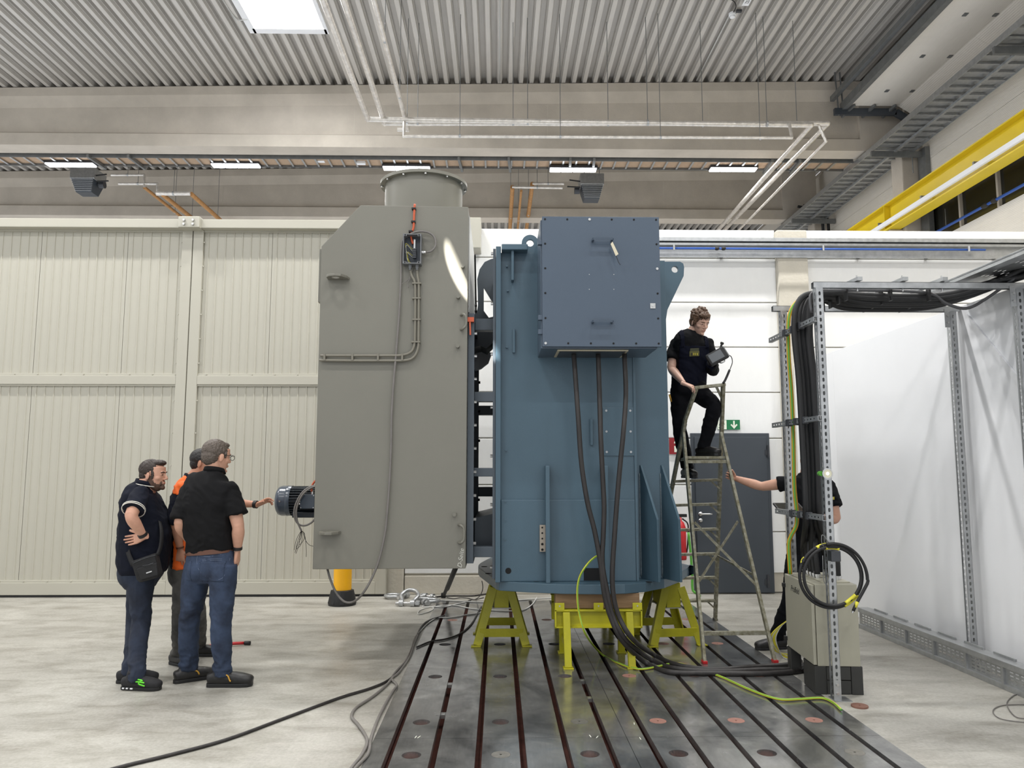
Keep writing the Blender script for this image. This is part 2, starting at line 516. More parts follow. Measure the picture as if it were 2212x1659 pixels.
# ---- white partition wall of stacked precast boards
WY = 10.3
wb = struct_root('wall_back', (3, WY + .1, 0))
JZ = [.26, .80, 1.42, 2.04, 2.66, 3.28, 3.90, 4.52, 4.93]
COLX0, COLX1 = PY(1680, 700, WY).x, PY(1745, 700, WY).x
for a, b in ((-1.22, COLX0), (COLX1, 10.3)):
    for z0, z1 in zip(JZ, JZ[1:]):
        MB().box(a, b, WY, WY + .16, z0 + .007, z1 - .007).build('wall_board', M_WHITEWALL, wb, bevel=.008)
MB().box(-1.22, 10.3, WY + .03, WY + .17, .02, 4.9).build('wall_core', M_CONC_L, wb)
structure('baseboard_back', MB().box(-1.22, 3.0, WY - .012, WY + .1, 0, .24).box(4.35, 10.3, WY - .012, WY + .1, 0, .24), M_CONC_L, bevel=.01)
for i, (a, b, zt) in enumerate(((COLX0, COLX1, 4.90), (-1.5, -1.23, 4.6))):
    structure('concrete_column', MB().box(a, b, WY - (.10 if i == 0 else .02), WY + .25, 0, zt), M_CONC_L, bevel=.02)

# service channels and the blue line running along the wall top
run = thing('wall_cable_channel', 'long white cable channel fixed along the top of the white wall', 'cable channel', (4.5, WY - .1, 4.6))
for y, h, d in ((522, .05, .12), (531, .035, .10)):
    z = PY(1712, y, WY - .15).z
    MB().box(1.9, 10.2, WY - .12 - d, WY - .115, z - h / 2, z + h / 2).build('channel', M_GALV, run, bevel=.004)
MB().box(1.9, 10.2, WY - .12, WY - .112, 4.50, 4.78).build('back_plate', M_GALV, run)
for k in range(9):
    MB().box(2.1 + k * .95, 2.14 + k * .95, WY - .118, WY, 4.52, 4.56).build('bracket', M_GALV_D, run)
zb = PY(1712, 540.5, WY - .2).z
bl = thing('compressed_air_line', 'thin blue compressed air pipe along the top of the white wall', 'pipe', (4, WY - .2, zb))
MB().cyl((1.9, WY - .26, zb), (6.6, WY - .26, zb), .014, 10).build('pipe_run', M_BLUEP, bl, True)
for x in (1453, 1773, 2085):
    p = PY(x, 540, WY - .2)
    MB().cyl((p.x, WY - .285, zb - .03), (p.x, WY - .285, zb + .045), .014, 8).build('pipe_clip', M_GALV, bl)
for x in (1546, 1560):
    p = PY(x, 540, WY - .2); MB().ell((p.x, WY - .26, zb), (.035, .026, .026), 10, 6).build('coupling', M_BLACK, bl, True)

# ---- sliding doors, cream sheet in a steel frame
DY = 10.18
def sliding_leaf(name, xa, xb, sheets, handle_x=None):
    d = struct_root(name, ((xa + xb) / 2, DY, 0))
    st = .135; zs = (.03, .185, 2.735, 2.855, 4.825, 4.86)
    for a in (xa, xb - st): MB().box(a, a + st, DY - .04, DY + .06, .03, 4.86).build('stile', M_CREAM, d, bevel=.006)
    for a, b in ((zs[0], zs[1]), (zs[2], zs[3]), (zs[4], zs[5])):
        MB().box(xa + st, xb - st, DY - .04, DY + .06, a, b).build('rail', M_CREAM, d, bevel=.006)
    MB().box(xa, xb, DY - .03, DY + .05, .004, .03).build('floor_seal', M_BLACK, d)
    bolt = MB().cyl((0, -.012, 0), (0, 0, 0), .009, 8).mesh('bolt', M_CREAM)
    for z0, z1 in ((zs[1], zs[2]), (zs[3], zs[4])):
        # trim bead framing the field
        for args in ((xa + st, xb - st, z0, z0 + .028), (xa + st, xb - st, z1 - .02, z1)):
            MB().box(args[0], args[1], DY - .026, DY, args[2], args[3]).build('bead', M_CREAM, d, bevel=.003)
        xs = [xa + st] + [q for q in sheets if xa + st < q < xb - st] + [xb - st]
        for a, b in zip(xs, xs[1:]):
            m = MB(); n = max(1, round((b - a - .006) / .117)); w = (b - a - .006) / n; prof = []
            for k in range(n):
                x = a + .003 + k * w
                prof += [(x, 0), (x + w * .5 - .011, 0), (x + w * .5 - .005, -.009), (x + w * .5 + .005, -.009), (x + w * .5 + .011, 0)]
            prof.append((b - .003, 0))
            vs = [(x, DY + yy, z) for z in (z0 + .01, z1 - .01) for x, yy in prof]; k = len(prof)
            m.add(vs, [(i, i + 1, k + i + 1, k + i) for i in range(k - 1)])
            m.box(a + .003, b - .003, DY + .004, DY + .03, z0 + .01, z1 - .01)
            m.build('panel', M_CREAM, d)
        n = 6
        for k in range(n):
            for x in (xa + st + .012, xb - st - .012):
                o = link('bolt', bolt, d); o.location = V(o.location) + V((x, DY - .026, z0 + (k + .5) * (z1 - z0) / n))
        for k in range(int((xb - xa) / .3)):
            o = link('bolt', bolt, d); o.location = V(o.location) + V((xa + .25 + k * .3, DY - .026, z0 + .016))
    if handle_x is not None:
        h = MB().box(handle_x - .022, handle_x + .022, DY - .055, DY - .04, .99, 1.62 - .3).build('handle_plate', M_STEEL, d, bevel=.004)
        MB().tube([(handle_x, DY - .05, 1.25), (handle_x, DY - .11, 1.25), (handle_x, DY - .11, 1.06), (handle_x, DY - .05, 1.06)], .012, 8, 3).build('grip', M_STEEL, h, True)
    return d
SEAM = PY(403, 860, DY).x
sliding_leaf('door_1', SEAM - 5.2, SEAM - .006, sorted([PY(82, 647, DY).x - 1.15 * k for k in range(3)] + [PY(270, 647, DY).x]), SEAM - .07)
XR = PY(834, 1260, DY).x
sliding_leaf('door_2', SEAM + .006, XR, [PY(579, 800, DY).x, PY(579, 800, DY).x + 1.15])
tr = struct_root('trim_1', (-3, DY, 4.9))
zt0, zt1 = PY(390, 494, DY - .1).z, PY(390, 475, DY - .1).z
MB().box(SEAM - 5.2, SEAM - .13, DY - .14, DY + .1, zt0, zt1).build('track_beam', M_CREAM, tr, bevel=.008)
MB().box(SEAM + .13, PY(1040, 500, DY).x, DY - .14, DY + .1, zt0, zt1).build('track_beam', M_CREAM, tr, bevel=.008)
MB().box(SEAM - .14, SEAM + .14, DY - .2, DY + .1, zt0 - .01, zt1 + .02).build('joint_plate', M_CREAM, tr, bevel=.008)
xe = PY(1030, 500, DY).x
MB().box(xe - .12, xe + .06, DY - .22, DY + .1, zt0 - .28, zt1 + .02).build('end_bracket', M_CREAM, tr, bevel=.01)
for dx in (-.06, .06):
    for dz in (.03, .085):
        MB().cyl((SEAM + dx, DY - .225, zt0 + dz), (SEAM + dx, DY - .2, zt0 + dz), .016, 8).build('bolt', M_STEEL, tr)

# ---- grey steel personnel door
d3 = struct_root('door_3', (3.2, WY, 0))
gx0, gx1 = PY(1492, 1000, WY).x, PY(1662, 1000, WY).x; gz1 = PY(1600, 936, WY).z
MB().box(gx0, gx1, WY - .03, WY + .02, .01, gz1).build('door_frame', M_ANTH, d3, bevel=.004)
MB().box(gx0 + .045, gx1 - .05, WY - .05, WY - .03, .02, gz1 - .05).build('door_leaf', M_ANTH, d3, bevel=.004)
ph = PY(1513, 1110, WY - .05)
h = MB().cyl((ph.x, WY - .065, ph.z), (ph.x, WY - .05, ph.z), .028, 16).build('handle_rose', M_STEEL, d3, True)
MB().tube([(ph.x, WY - .06, ph.z), (ph.x, WY - .11, ph.z), (ph.x + .03, WY - .115, ph.z), (ph.x + .14, WY - .115, ph.z)], .011, 8, 3).build('lever', M_STEEL, h, True)
MB().cyl((ph.x, WY - .06, ph.z - .085), (ph.x, WY - .05, ph.z - .085), .026, 16).build('lock_rose', M_STEEL, d3, True)
for y in (975, 1255):
    p = PY(1659, y, WY - .05); MB().cyl((p.x, WY - .065, p.z - .08), (p.x, WY - .065, p.z + .08), .016, 10).box(p.x - .04, p.x, WY - .06, WY - .05, p.z - .05, p.z + .02).build('hinge', M_LAMPBODY, d3)

# ---- signs on the white wall
def sign_plate(name, label, x0, y0, x1, y1, mt, cat='sign', yy=None):
    yy = WY - .02 if yy is None else yy
    a, b = PY(x0, y1, yy), PY(x1, y0, yy)
    t = thing(name, label, cat, ((a.x + b.x) / 2, yy, a.z))
    MB().box(a.x, b.x, yy - .004, yy + .004, a.z, b.z).build('plate', mt, t)
    return t, a, b
t, a, b = sign_plate('exit_sign', 'green and white emergency exit sign with arrow above the grey door', 1550, 907, 1598, 928, M_SIGNG)
yy = WY - .026; W_, H_ = b.x - a.x, b.z - a.z
MB().box(a.x, a.x + .4 * W_, yy - .001, yy, a.z + .004, b.z - .004).build('white_field', M_SIGNW, t)
cx, cz = a.x + .73 * W_, (a.z + b.z) / 2
ar = [(0, -.42), (.36, -.02), (.26, .08), (.08, -.1), (.08, .4), (-.08, .4), (-.08, -.1), (-.26, .08), (-.36, -.02)]
MB().prism([(cx + p * H_, cz + q * H_) for p, q in ar], yy - .002, yy, 'Y').build('arrow', M_SIGNW, t)
fx, fz = a.x + .2 * W_, cz
g = MB(); g.cyl((fx + .04 * H_, yy - .003, fz + .33 * H_), (fx + .04 * H_, yy, fz + .33 * H_), .08 * H_, 10)
for p, q, w in (((0, .22), (-.06, -.05), .13), ((-.06, -.05), (.16, -.14), .08), ((.16, -.14), (.1, -.38), .07), ((-.06, -.05), (-.12, -.25), .08), ((-.12, -.25), (-.34, -.3), .07), ((0, .2), (.26, .06), .06), ((0, .2), (-.24, .12), .06), ((-.24, .12), (-.3, -.04), .05)):
    g.bar((fx + p[0] * H_, yy - .0015, fz + p[1] * H_), (fx + q[0] * H_, yy - .0015, fz + q[1] * H_), w * H_, .002, ref=(0, 1, 0), ext=.02 * H_)
g.build('running_figure', M_SIGNG, t)
t, a, b = sign_plate('fire_sign', 'red fire equipment sign on the white wall behind the ladder', 1446, 946, 1478, 981, M_SIGNR)
W_, H_ = b.x - a.x, b.z - a.z
g = MB(); fx = a.x + .52 * W_
g.box(fx - .2 * W_, fx + .24 * W_, yy - .002, yy, a.z + .12 * H_, a.z + .5 * H_)
g.prism(circ(fx + .02 * W_, a.z + .66 * H_, .22 * H_, 14, 0, PI), yy - .002, yy, 'Y')
g.build('pictogram', M_SIGNW, t)
# extinguisher under the sign, mostly hidden
p = PY(1472, 1225, WY - .12)
t = thing('fire_extinguisher', 'red fire extinguisher on the white wall left of the grey door', 'extinguisher', (p.x, WY - .1, .45))
MB().lathe([(.07, .45), (.075, .47), (.075, .86), (.05, .93), (.025, .95), (.02, 1.0)], 16, (p.x, WY - .1, 0)).build('cylinder', M_RED, t, True)
MB().box(p.x - .02, p.x + .09, WY - .12, WY - .08, 1.0, 1.04).build('trigger', M_BLACK, t, bevel=.004)
MB().tube([(p.x + .03, WY - .1, .98), (p.x + .1, WY - .12, .9), (p.x + .09, WY - .12, .65), (p.x + .07, WY - .1, .5)], .01, 6).build('hose', M_BLACK, t, True)
cable('green_hose', [PY(x, y, 9.9) for x, y in ((1487, 1150), (1492, 1195), (1495, 1240), (1496, 1272), (1503, 1281))] + [PZ(1512, 1287, .015)], .016, M_GREEN, 'thin green hose hanging on the wall left of the grey door', 'hose')

# ---- right wall of the hall, columns, windows
RX = 10.3
wr = struct_root('wall_right', (RX, 14, 0))
for z0 in np.arange(0, 11.0, 1.0):
    for y0, y1 in ((-6, 4), (4, 11), (11, 17.75), (18.45, 24), (24, 31)):
        if 6.3 <= z0 < 7.2 and y0 == 11: 
            continue
        MB().box(RX, RX + .12, y0 + .004, y1 - .004, z0 + .004, z0 + .996).build('wall_panel', M_PANELW, wr)
MB().box(RX + .1, RX + .16, -6, 31, 0, 11.2).build('wall_core', M_CONC, wr)
w1 = struct_root('window_1', (RX, 14.4, 6.9))
MB().box(RX + .05, RX + .07, 11, 17.75, 7.0, 8.0).build('pane', M_GLASS, w1)
for k in range(6): MB().box(RX - .02, RX + .06, 11.2 + k * 1.3, 11.26 + k * 1.3, 7.0, 8.0).build('mullion', M_CONC, w1)
for y in (18.1, 23.3):
    structure('concrete_column', MB().box(9.82, 10.34, y - .26, y + .26, 0, 9.42), M_CONC, bevel=.03)
cp = struct_root('wall_conduit', (9.9, 18.5, 5))
MB().box(10.18, 10.3, 17.45, 17.78, 5, 9.3).build('duct', M_GALV_D, cp)
for i, (x, y, yd) in enumerate(((1913, 375, 20.6), (1800, 465, 22.7), (1788, 467, 22.7))):
    p = PY(x, y, yd); p.x -= .16
    cable('black_conduit', [(p.x - .75, yd, p.z + .3), (p.x - .35, yd, p.z + .22), (p.x - .06, yd, p.z - .05), (p.x, yd, p.z - .5), (p.x, yd, p.z - 1.6)], .045, M_BLACK,
          ['black conduit curving down the right wall beside the concrete column', 'black conduit curving down at the far right corner, right of its twin', 'black conduit curving down at the far right corner, left of its twin'][i], 'conduit')

# ---- roof: trapezoidal steel deck, concrete beams
def roof_z(x): return 11.085 + .0172 * x
PITCHX = .262
def deck_mesh(n, L, name='roof_sheet'):
    m = MB(); pr = []
    for k in range(n):
        x = k * PITCHX
        pr += [(x, 0), (x + .092, 0), (x + .106, .075), (x + .114, .08), (x + .126, .165), (x + .228, .165), (x + .240, .08), (x + .248, .075)]
    pr.append((n * PITCHX, 0)); k = len(pr)
    m.add([(x, y, z) for y in (0, L) for x, z in pr], [(i, i + 1, k + i + 1, k + i) for i in range(k - 1)])
    m.box(0, n * PITCHX, 0, L, .18, .22)
    return m.mesh(name, M_DECK)
ceil = struct_root('ceiling', (0, 10, 11.2))
SKX0 = -5.265 + .0; NR = 3
SKW = 2 * NR * PITCHX
bays = [(-6.0, 30.6)]
mesh_cache = {}
x = SKX0 - 17 * NR * PITCHX
while x < 10.3:
    for y0, y1 in bays:
        segs = [(y0, y1)]
        if y0 < 0 and SKX0 - .01 <= x < SKX0 + SKW - .01: segs = [(y0, 13.2), (15.66, y1)]
        for a, b in segs:
            key = round(b - a, 3)
            if key not in mesh_cache: mesh_cache[key] = deck_mesh(NR, b - a)
            o = link('roof_sheet', mesh_cache[key], ceil)
            o.location = V(o.location) + V((x, a, roof_z(x))); o.rotation_euler.y = -.0172
    x += NR * PITCHX
# skylight
zk = roof_z(SKX0 + .8)
w2 = struct_root('window_2', (SKX0 + SKW / 2, 14.4, zk))
for a, b, c, d in ((SKX0 - .09, SKX0 + .05, 13.2, 15.72), (SKX0 + SKW - .05, SKX0 + SKW + .03, 13.2, 15.72), (SKX0, SKX0 + SKW, 13.2, 13.28), (SKX0, SKX0 + SKW, 15.54, 15.72)):
    MB().box(a, b, c, d, zk - .045, zk + .45).build('upstand', M_BOARD, w2)
MB().box(SKX0 + .02, SKX0 + SKW - .02, 13.22, 15.66, zk + .42, zk + .45).build('dome', M_SKYL, w2)
MB().cyl((SKX0 + .3, 15.5, zk + .1), (SKX0 + .9, 15.5, zk + .1), .012, 6).box(SKX0 + .5, SKX0 + .56, 15.4, 15.52, zk + .05, zk + .12).build('opener', M_GALV, w2)
cable('skylight_lead', [(SKX0 - .27, 13.4, zk - .03), (SKX0 - .25, 15.05, zk - .03), (SKX0 - .08, 15.2, zk - .06), (SKX0 + .1, 15.2, zk)], .012, M_LCABLE, 'thin white lead running into the left side of the roof light')
cable('deck_lead', [(SKX0 - .27, 15.05, zk - .01), (SKX0 - .27, 17.9, zk - .01)], .014, M_LCABLE, 'thin white lead along the roof deck left of the roof light')
cable('deck_lead', [(-12.9, 15.2, roof_z(-12.9) - .02), (-12.9, 17.9, roof_z(-12.9) - .02)], .014, M_LCABLE, 'thin white lead along the roof deck in the far left corner')
cable('deck_lead', [(.02, 12, roof_z(0) - .02), (.02, 17.9, roof_z(0) - .02)], .014, M_LCABLE, 'thin white lead along the roof deck above the round duct')
# beams: I-section, top rising to the right
def roof_beam(name, yf, x0, x1, zb=9.415, w=.5, endx=None):
    r = struct_root(name, ((x0 + x1) / 2, yf + w / 2, zb))
    def sec(x):
        zt = roof_z(x) - .02; o = .11
        return [(0, zb), (w, zb), (w, zb + .16), (w, zb + .30), (w - o, zb + .37), (w - o, zt - .47), (w, zt - .22), (w, zt), (0, zt), (0, zt - .22), (o, zt - .47), (o, zb + .37), (0, zb + .30), (0, zb + .16)]
    ex = endx if endx else x1
    m = MB(); a = sec(x0); b = sec(ex); n = len(a)
    m.add([(x0, yf + p, q) for p, q in a] + [(ex, yf + p, q) for p, q in b], [(i, (i + 1) % n, n + (i + 1) % n, n + i) for i in range(n)] + [tuple(range(n)), tuple(range(2 * n - 1, n - 1, -1))])
    m.build('beam_body', M_CONC, r)
    if endx:
        zt = roof_z(ex) - .02
        MB().add([(x, yf + y, z) for x in (ex, x1) for y, z in ((0, zb), (w, zb), (w, roof_z(x) - .02), (0, roof_z(x) - .02))], [(0, 1, 2, 3), (7, 6, 5, 4), (0, 4, 5, 1), (1, 5, 6, 2), (2, 6, 7, 3), (3, 7, 4, 0)]).build('beam_end', M_CONC, r)
    # formwork joints
    for k, xx in enumerate((-8.6, -3.55, 1.2, 5.2)):
        MB().box(xx, xx + .008, yf + .106, yf + .112, zb + .38, roof_z(xx) - .5).build('formwork_joint', M_CONC_L, r)
    return r
roof_beam('roof_beam', 18.0, -19, 10.0, endx=PY(1856, 250, 18).x)
roof_beam('roof_beam', 23.2, -19, 10.0, endx=PY(1690, 420, 23.2).x)
roof_beam('roof_beam', 30.0, -19, 10.3)
structure('wall_far', MB().box(-19, 10.4, 30.5, 30.7, 0, 11.5), M_CONC)
# lower white soffit along the right wall
so = struct_root('ceiling_soffit', (9.4, 12, 10.3))
sz = 10.33; sl, sk, sr = 8.42, 9.62, 10.28; sy1 = 17.5
for y0 in np.arange(2.5, 17.4, 3.0):
    y1 = y0 + 3.0
    MB().box(sl, sk - .003, y0, y1 - .002, sz, sz + .1).build('soffit_panel', M_SOFFIT, so)
    MB().add([(sk, y0, sz), (sr, y0, sz - .42), (sr, y1 - .002, sz - .42), (sk, y1 - .002, sz), (sk, y0, sz + .1), (sr, y0, sz - .32), (sr, y1 - .002, sz - .32), (sk, y1 - .002, sz + .1)], [(0, 3, 2, 1), (4, 5, 6, 7), (0, 1, 5, 4), (1, 2, 6, 5), (2, 3, 7, 6), (3, 0, 4, 7)]).build('soffit_panel', M_SOFFIT, so)
    for xx in (sl + .55, sk - .06):
        for yy_ in (y0 + .7, y0 + 2.2): MB().box(xx - .04, xx + .04, yy_, yy_ + .1, sz - .015, sz).build('fixing', M_GALV_D, so)
MB().box(sl - .12, sl, 2.5, sy1 + .2, sz - .06, sz + .14).build('edge_channel', M_GALV_D, so)
MB().box(sl - .26, sl - .16, 2.5, sy1 + .4, sz + .3, sz + .42).build('edge_channel', M_GALV_D, so)
MB().bar((sl - .3, sy1 + .12, sz - .1), (sk, sy1 + .12, sz - .1), .09, .16).bar((sk, sy1 + .12, sz - .1), (sr, sy1 + .12, sz - .52), .09, .16).build('end_frame', M_ANTH, so)
for xx in (sl + .1, sl + .6, sl + 1.1): MB().bar((xx, sy1 - .1, sz - .02), (xx - .14, sy1 + .3, sz - .14), .05, .07).build('frame_cleat', M_GALV_D, so)
for xx in (sl - .2, sl - .08): MB().bar((xx, sy1 + .1, sz - .2), (xx - .05, sy1 + .1, roof_z(xx)), .03, .03).build('hanger', M_GALV_D, so)
# ================================================================== OVERHEAD SERVICES
# ---- ladder trays
def ladder_tray(name, label, p0, p1, wvec, rung=.3, side=.11, sheet=None, zig=None):
    p0, p1, wv = V(p0), V(p1), V(wvec)
    t = thing(name, label, 'cable tray', tuple((p0 + p1) / 2))
    L = (p1 - p0).length; d = (p1 - p0).normalized()
    for s_ in (0, 1):
        MB().bar(p0 + wv * s_, p1 + wv * s_, .02, side).build('side_rail', M_GALV_D if sheet is M_TRAYB else M_GALV, t)
    n = int(L / rung)
    rm = MB().bar(V((0, 0, 0)), wv, .045, .025).mesh('rung', M_GALV)
    for k in range(n):
        o = link('rung', rm, t); o.location = V(o.location) + p0 + d * (rung * (k + .5)) + V((0, 0, -.03))
    if sheet:
        MB().add([tuple(p0 + V((0, 0, .0)) + wv * .03), tuple(p1 + wv * .03), tuple(p1 + wv * .97), tuple(p0 + wv * .97)], [(0, 1, 2, 3)]).build('tray_floor', sheet, t)
    return t
t = ladder_tray('cable_ladder', 'galvanised cable ladder running across under the near concrete beam', (-17, 18.62, 9.42), (9.0, 18.62, 9.42), (0, .55, 0), .33, .12, M_TRAYB)
for x in (-10.2, -9.2, .25, -1.0, 1.8, 2.4, 6.9, 7.6):
    MB().bar((x, 18.5, 9.36), (x + .05, 19.3, 9.36), .06, .08).build('cross_arm', M_GALV_D, t)
t = ladder_tray('cable_ladder', 'wide cable ladder running along the right wall above the yellow crane rail', (9.0, 3, 9.3), (9.0, 27, 9.3), (1.0, 0, 0), .3, .13, M_GALV)
MB().box(9.5, 9.56, 3, 27, 9.2, 9.25).build('centre_profile', M_GALV, t)
for y in (13.0, 17.6, 22.6):
    MB().bar((8.95, y, 9.16), (10.28, y, 9.16), .06, .14).build('console', M_GALV_D, t)
    MB().cyl((9.95, y, 9.1), (9.95, y, 8.7), .012, 6).build('threaded_rod', M_GALV_D, t)

# ---- foil-lagged heating pipes in front of the near beam
def lagged(name, label, pts, r, material, hang=(), cat='pipe', group=None):
    pts = [V(p) for p in pts]
    t = thing(name, label, cat, tuple(pts[0]), group)
    for a, b in zip(pts, pts[1:]):
        MB().cyl(a, b, r, 12).build('pipe_run', material, t, .6)
    for p in pts[1:-1]: MB().ell(p, (r * 1.06,) * 3, 12, 8).build('elbow', material, t, True)
    for p, top in hang:
        MB().cyl((p[0], p[1], p[2] + r), (p[0], p[1], top), .007, 6).build('hanger_rod', M_GALV_D, t)
        MB().lathe([(r * 1.15, -.02), (r * 1.15, .02)], 12, p, 'X').build('pipe_clamp', M_GALV, t)
    return t
def hang_x(x0, x1, n, y, z, dz=0): return [((x0 + (x1 - x0) * k / (n - 1), y, z), roof_z(x0 + (x1 - x0) * k / (n - 1)) + dz) for k in range(n)]
lagged('heating_pipe', 'thick foil-wrapped pipe, lower and nearer of the pair crossing in front of the near beam',
       [(-2.71, 3.5, 8.8), (-2.70, 15.2, 8.8), (6.55, 15.3, 8.8), (6.62, 23.0, 8.8)], .055, M_SILV, hang_x(-1.9, 5.6, 4, 15.25, 8.8))
lagged('heating_pipe', 'thick foil-wrapped pipe, upper and farther of the pair crossing in front of the near beam',
       [(-2.42, 3.5, 8.86), (-2.40, 15.5, 8.86), (6.92, 15.35, 8.86), (6.86, 23.0, 8.86)], .055, M_SILV, hang_x(-1.7, 6.3, 5, 15.42, 8.86))
lagged('heating_pipe', 'thin foil-wrapped pipe hung lowest in front of the near beam with short risers',
       [(-1.95, 15.2, 8.75), (-1.95, 15.15, 8.42), (6.05, 15.1, 8.43), (6.05, 15.2, 8.78)], .032, M_SILV, hang_x(-.8, 5.4, 4, 15.12, 8.425))
lagged('heating_pipe', 'foil-wrapped pipe coming from above and joining the pair, third from the roof light',
       [(-1.95, 3.5, 8.95), (-1.97, 16.0, 8.95), (-2.2, 16.0, 8.95)], .045, M_SILV, [((-1.96, y, 8.95), roof_z(-2)) for y in (12.5, 14.5)])
lagged('heating_pipe', 'thinnest of the three pipes receding to the far right, below the other two',
       [(6.72, 15.3, 8.78), (6.85, 15.3, 8.45), (6.9, 22.6, 8.45)], .03, M_SILV)
# pipes feeding the unit heaters in the far bay
def pp(x, y, d=20.5): return PY(x, y, d)
def heater_pipes(spec):
    for lab, pts, r, mt in spec:
        p = V(pts[0]).lerp(V(pts[1]), .5); lagged('heater_pipe', lab, pts, r, mt, [(p, roof_z(p.x))])
zo = pp(312, 405).z; zo2 = pp(345, 418).z
heater_pipes([
    ('thin white pipe leaving the left unit heater, upper of its two connections', [pp(240, 378), pp(312, 378), pp(312, 405)], .035, M_SILV),
    ('thin white pipe leaving the left unit heater, lower of its two connections', [pp(256, 397), pp(340, 397), pp(340, 420)], .035, M_SILV),
    ('short thick foil-wrapped header pipe right of the left unit heater', [pp(338, 418), pp(412, 418)], .06, M_SILV),
    ('brown lagged pipe descending behind the cream door, leftmost of three', [pp(312, 405), (pp(312, 405).x, 24.5, zo)], .045, M_ORNG),
    ('brown lagged pipe descending behind the cream door, middle of three', [pp(352, 421), (pp(352, 421).x, 24.5, zo2)], .06, M_ORNG),
    ('brown lagged pipe descending behind the cream door, rightmost of three', [pp(413, 419), (pp(413, 419).x, 24.5, zo2)], .06, M_ORNG),
    ('thin white pipe joining the right unit heater, upper of its two connections', [pp(1150, 397), pp(1218, 397)], .035, M_SILV),
    ('thin white pipe joining the right unit heater, lower of its two connections', [pp(1106, 404), pp(1215, 406)], .035, M_SILV),
    ('brown lagged pipe standing behind the round lifting eye, leftmost of three', [pp(1107, 404), (pp(1107, 404).x - .02, 25.5, pp(1107, 404).z)], .06, M_ORNG),
    ('thin brown lagged pipe behind the round lifting eye, middle of three', [pp(1126, 412), (pp(1126, 412).x - .02, 25.5, pp(1126, 412).z)], .035, M_ORNG),
    ('brown lagged pipe behind the round lifting eye, rightmost of three', [pp(1150, 397), (pp(1150, 397).x - .02, 25.5, pp(1150, 397).z)], .06, M_ORNG)])
# ---- unit heaters
def unit_heater(label, x0, x1, yt, yb, yl, d, left):
    a, b = PY(x0, yb, d), PY(x1, yt, d)
    W_, H_ = b.x - a.x, b.z - a.z
    t = thing('unit_heater', label, 'heater', (a.x + W_ / 2, d + .3, a.z), 'unit heaters in the far bay')
    MB().box(a.x, b.x, d, d + .65, a.z, b.z).build('case', M_GALV, t, bevel=.02)
    zl = PY(x0, yl, d).z; dep = a.z - zl
    m = MB(); s_ = .12
    m.add([(a.x + .03, d + .03, a.z), (b.x - .03, d + .03, a.z), (b.x - .03, d + .6, a.z), (a.x + .03, d + .6, a.z), (a.x + .12, d + .14, zl), (b.x - .12, d + .14, zl), (b.x - .12, d + .5, zl), (a.x + .12, d + .5, zl)],
          [(0, 1, 5, 4), (1, 2, 6, 5), (2, 3, 7, 6), (3, 0, 4, 7), (4, 5, 6, 7), (0, 3, 2, 1)])
    m.build('outlet', M_ANTH, t)
    for k in range(7):
        f = (k + .3) / 7; z = a.z - dep * f; xi = .03 + .09 * f; yi = .03 + .11 * f
        MB().bar((a.x + xi, d + yi - .02, z), (b.x - xi, d + yi - .02, z), .05, .012, ref=(0, -.5, 1)).build('louvre', M_GALV, t)
    xs = b.x if left else a.x; sg = 1 if left else -1
    MB().cyl((xs, d + .3, a.z - dep * .2), (xs + sg * .14, d + .3, a.z - dep * .2), .1, 14).build('fan_motor', M_LAMPBODY, t, .6)
    MB().cyl((xs, d + .1, a.z + .12), (xs + sg * .3, d + .05, a.z + .14), .02, 8).cyl((xs, d + .1, a.z - .05), (xs + sg * .36, d + .05, a.z - .05), .02, 8).build('connector', M_BLACK, t)
    for xx in (a.x + .12, b.x - .12):
        MB().cyl((xx, d + .1, b.z - .02), (xx, d + .1, roof_z(xx)), .01, 6).build('hanger_rod', M_GALV_D, t)
    return t
unit_heater('grey unit heater with louvres hanging far left above the cream door', 150, 205, 361, 385, 411, 20.5, True)
unit_heater('grey unit heater with louvres hanging above the blue terminal box', 1254, 1305, 374, 398, 425, 20.5, False)

# ---- LED luminaires
def luminaire(i, x, y, z, label, tilt=0.):
    t = thing('led_luminaire', label, 'lamp', (x, y, z), 'hall luminaires', local=True, rotz=tilt)
    MB().box(-.62, .62, -.13, .13, .03, .1).build('housing', M_LAMPBODY, t, bevel=.01)
    for k in range(4):
        MB().box(-.6 + k * .302, -.6 + k * .302 + .285, -.115, .115, 0, .035).build('led_module', M_LED, t, bevel=.012)
    for s_ in (-.5, .5): MB().cyl((s_, 0, .1), (s_, 0, .35), .006, 6).build('suspension', M_GALV_D, t)
    light('luminaire_light', 'AREA', (x, y, z - .015), energy=LAMP_W, shape='RECTANGLE', size=1.15, size_y=.22, color=(1, .99, .975))
LX = [-10.9, -6.72, -2.36, 1.92, 6.07]
LZ = [9.32, 9.33, 9.29, 9.28, 9.32]
LBL = ['lit strip luminaire at the far left above the left unit heater', 'second lit strip luminaire from the left under the near beam', 'lit strip luminaire directly above the round duct of the grey housing',
       'lit strip luminaire above the right unit heater', 'lit strip luminaire farthest right near the receding pipes']
for i in range(5): luminaire(i, LX[i], 19.05, LZ[i], LBL[i])
for j, y in enumerate((8.5, 3.0, -2.5)):
    for i in range(5): light('luminaire_light', 'AREA', (LX[i] + .1, y, 9.29), energy=LAMP_W * (2.1 if j == 0 else 1), shape='RECTANGLE', size=1.15, size_y=.22, color=(1, .99, .975))

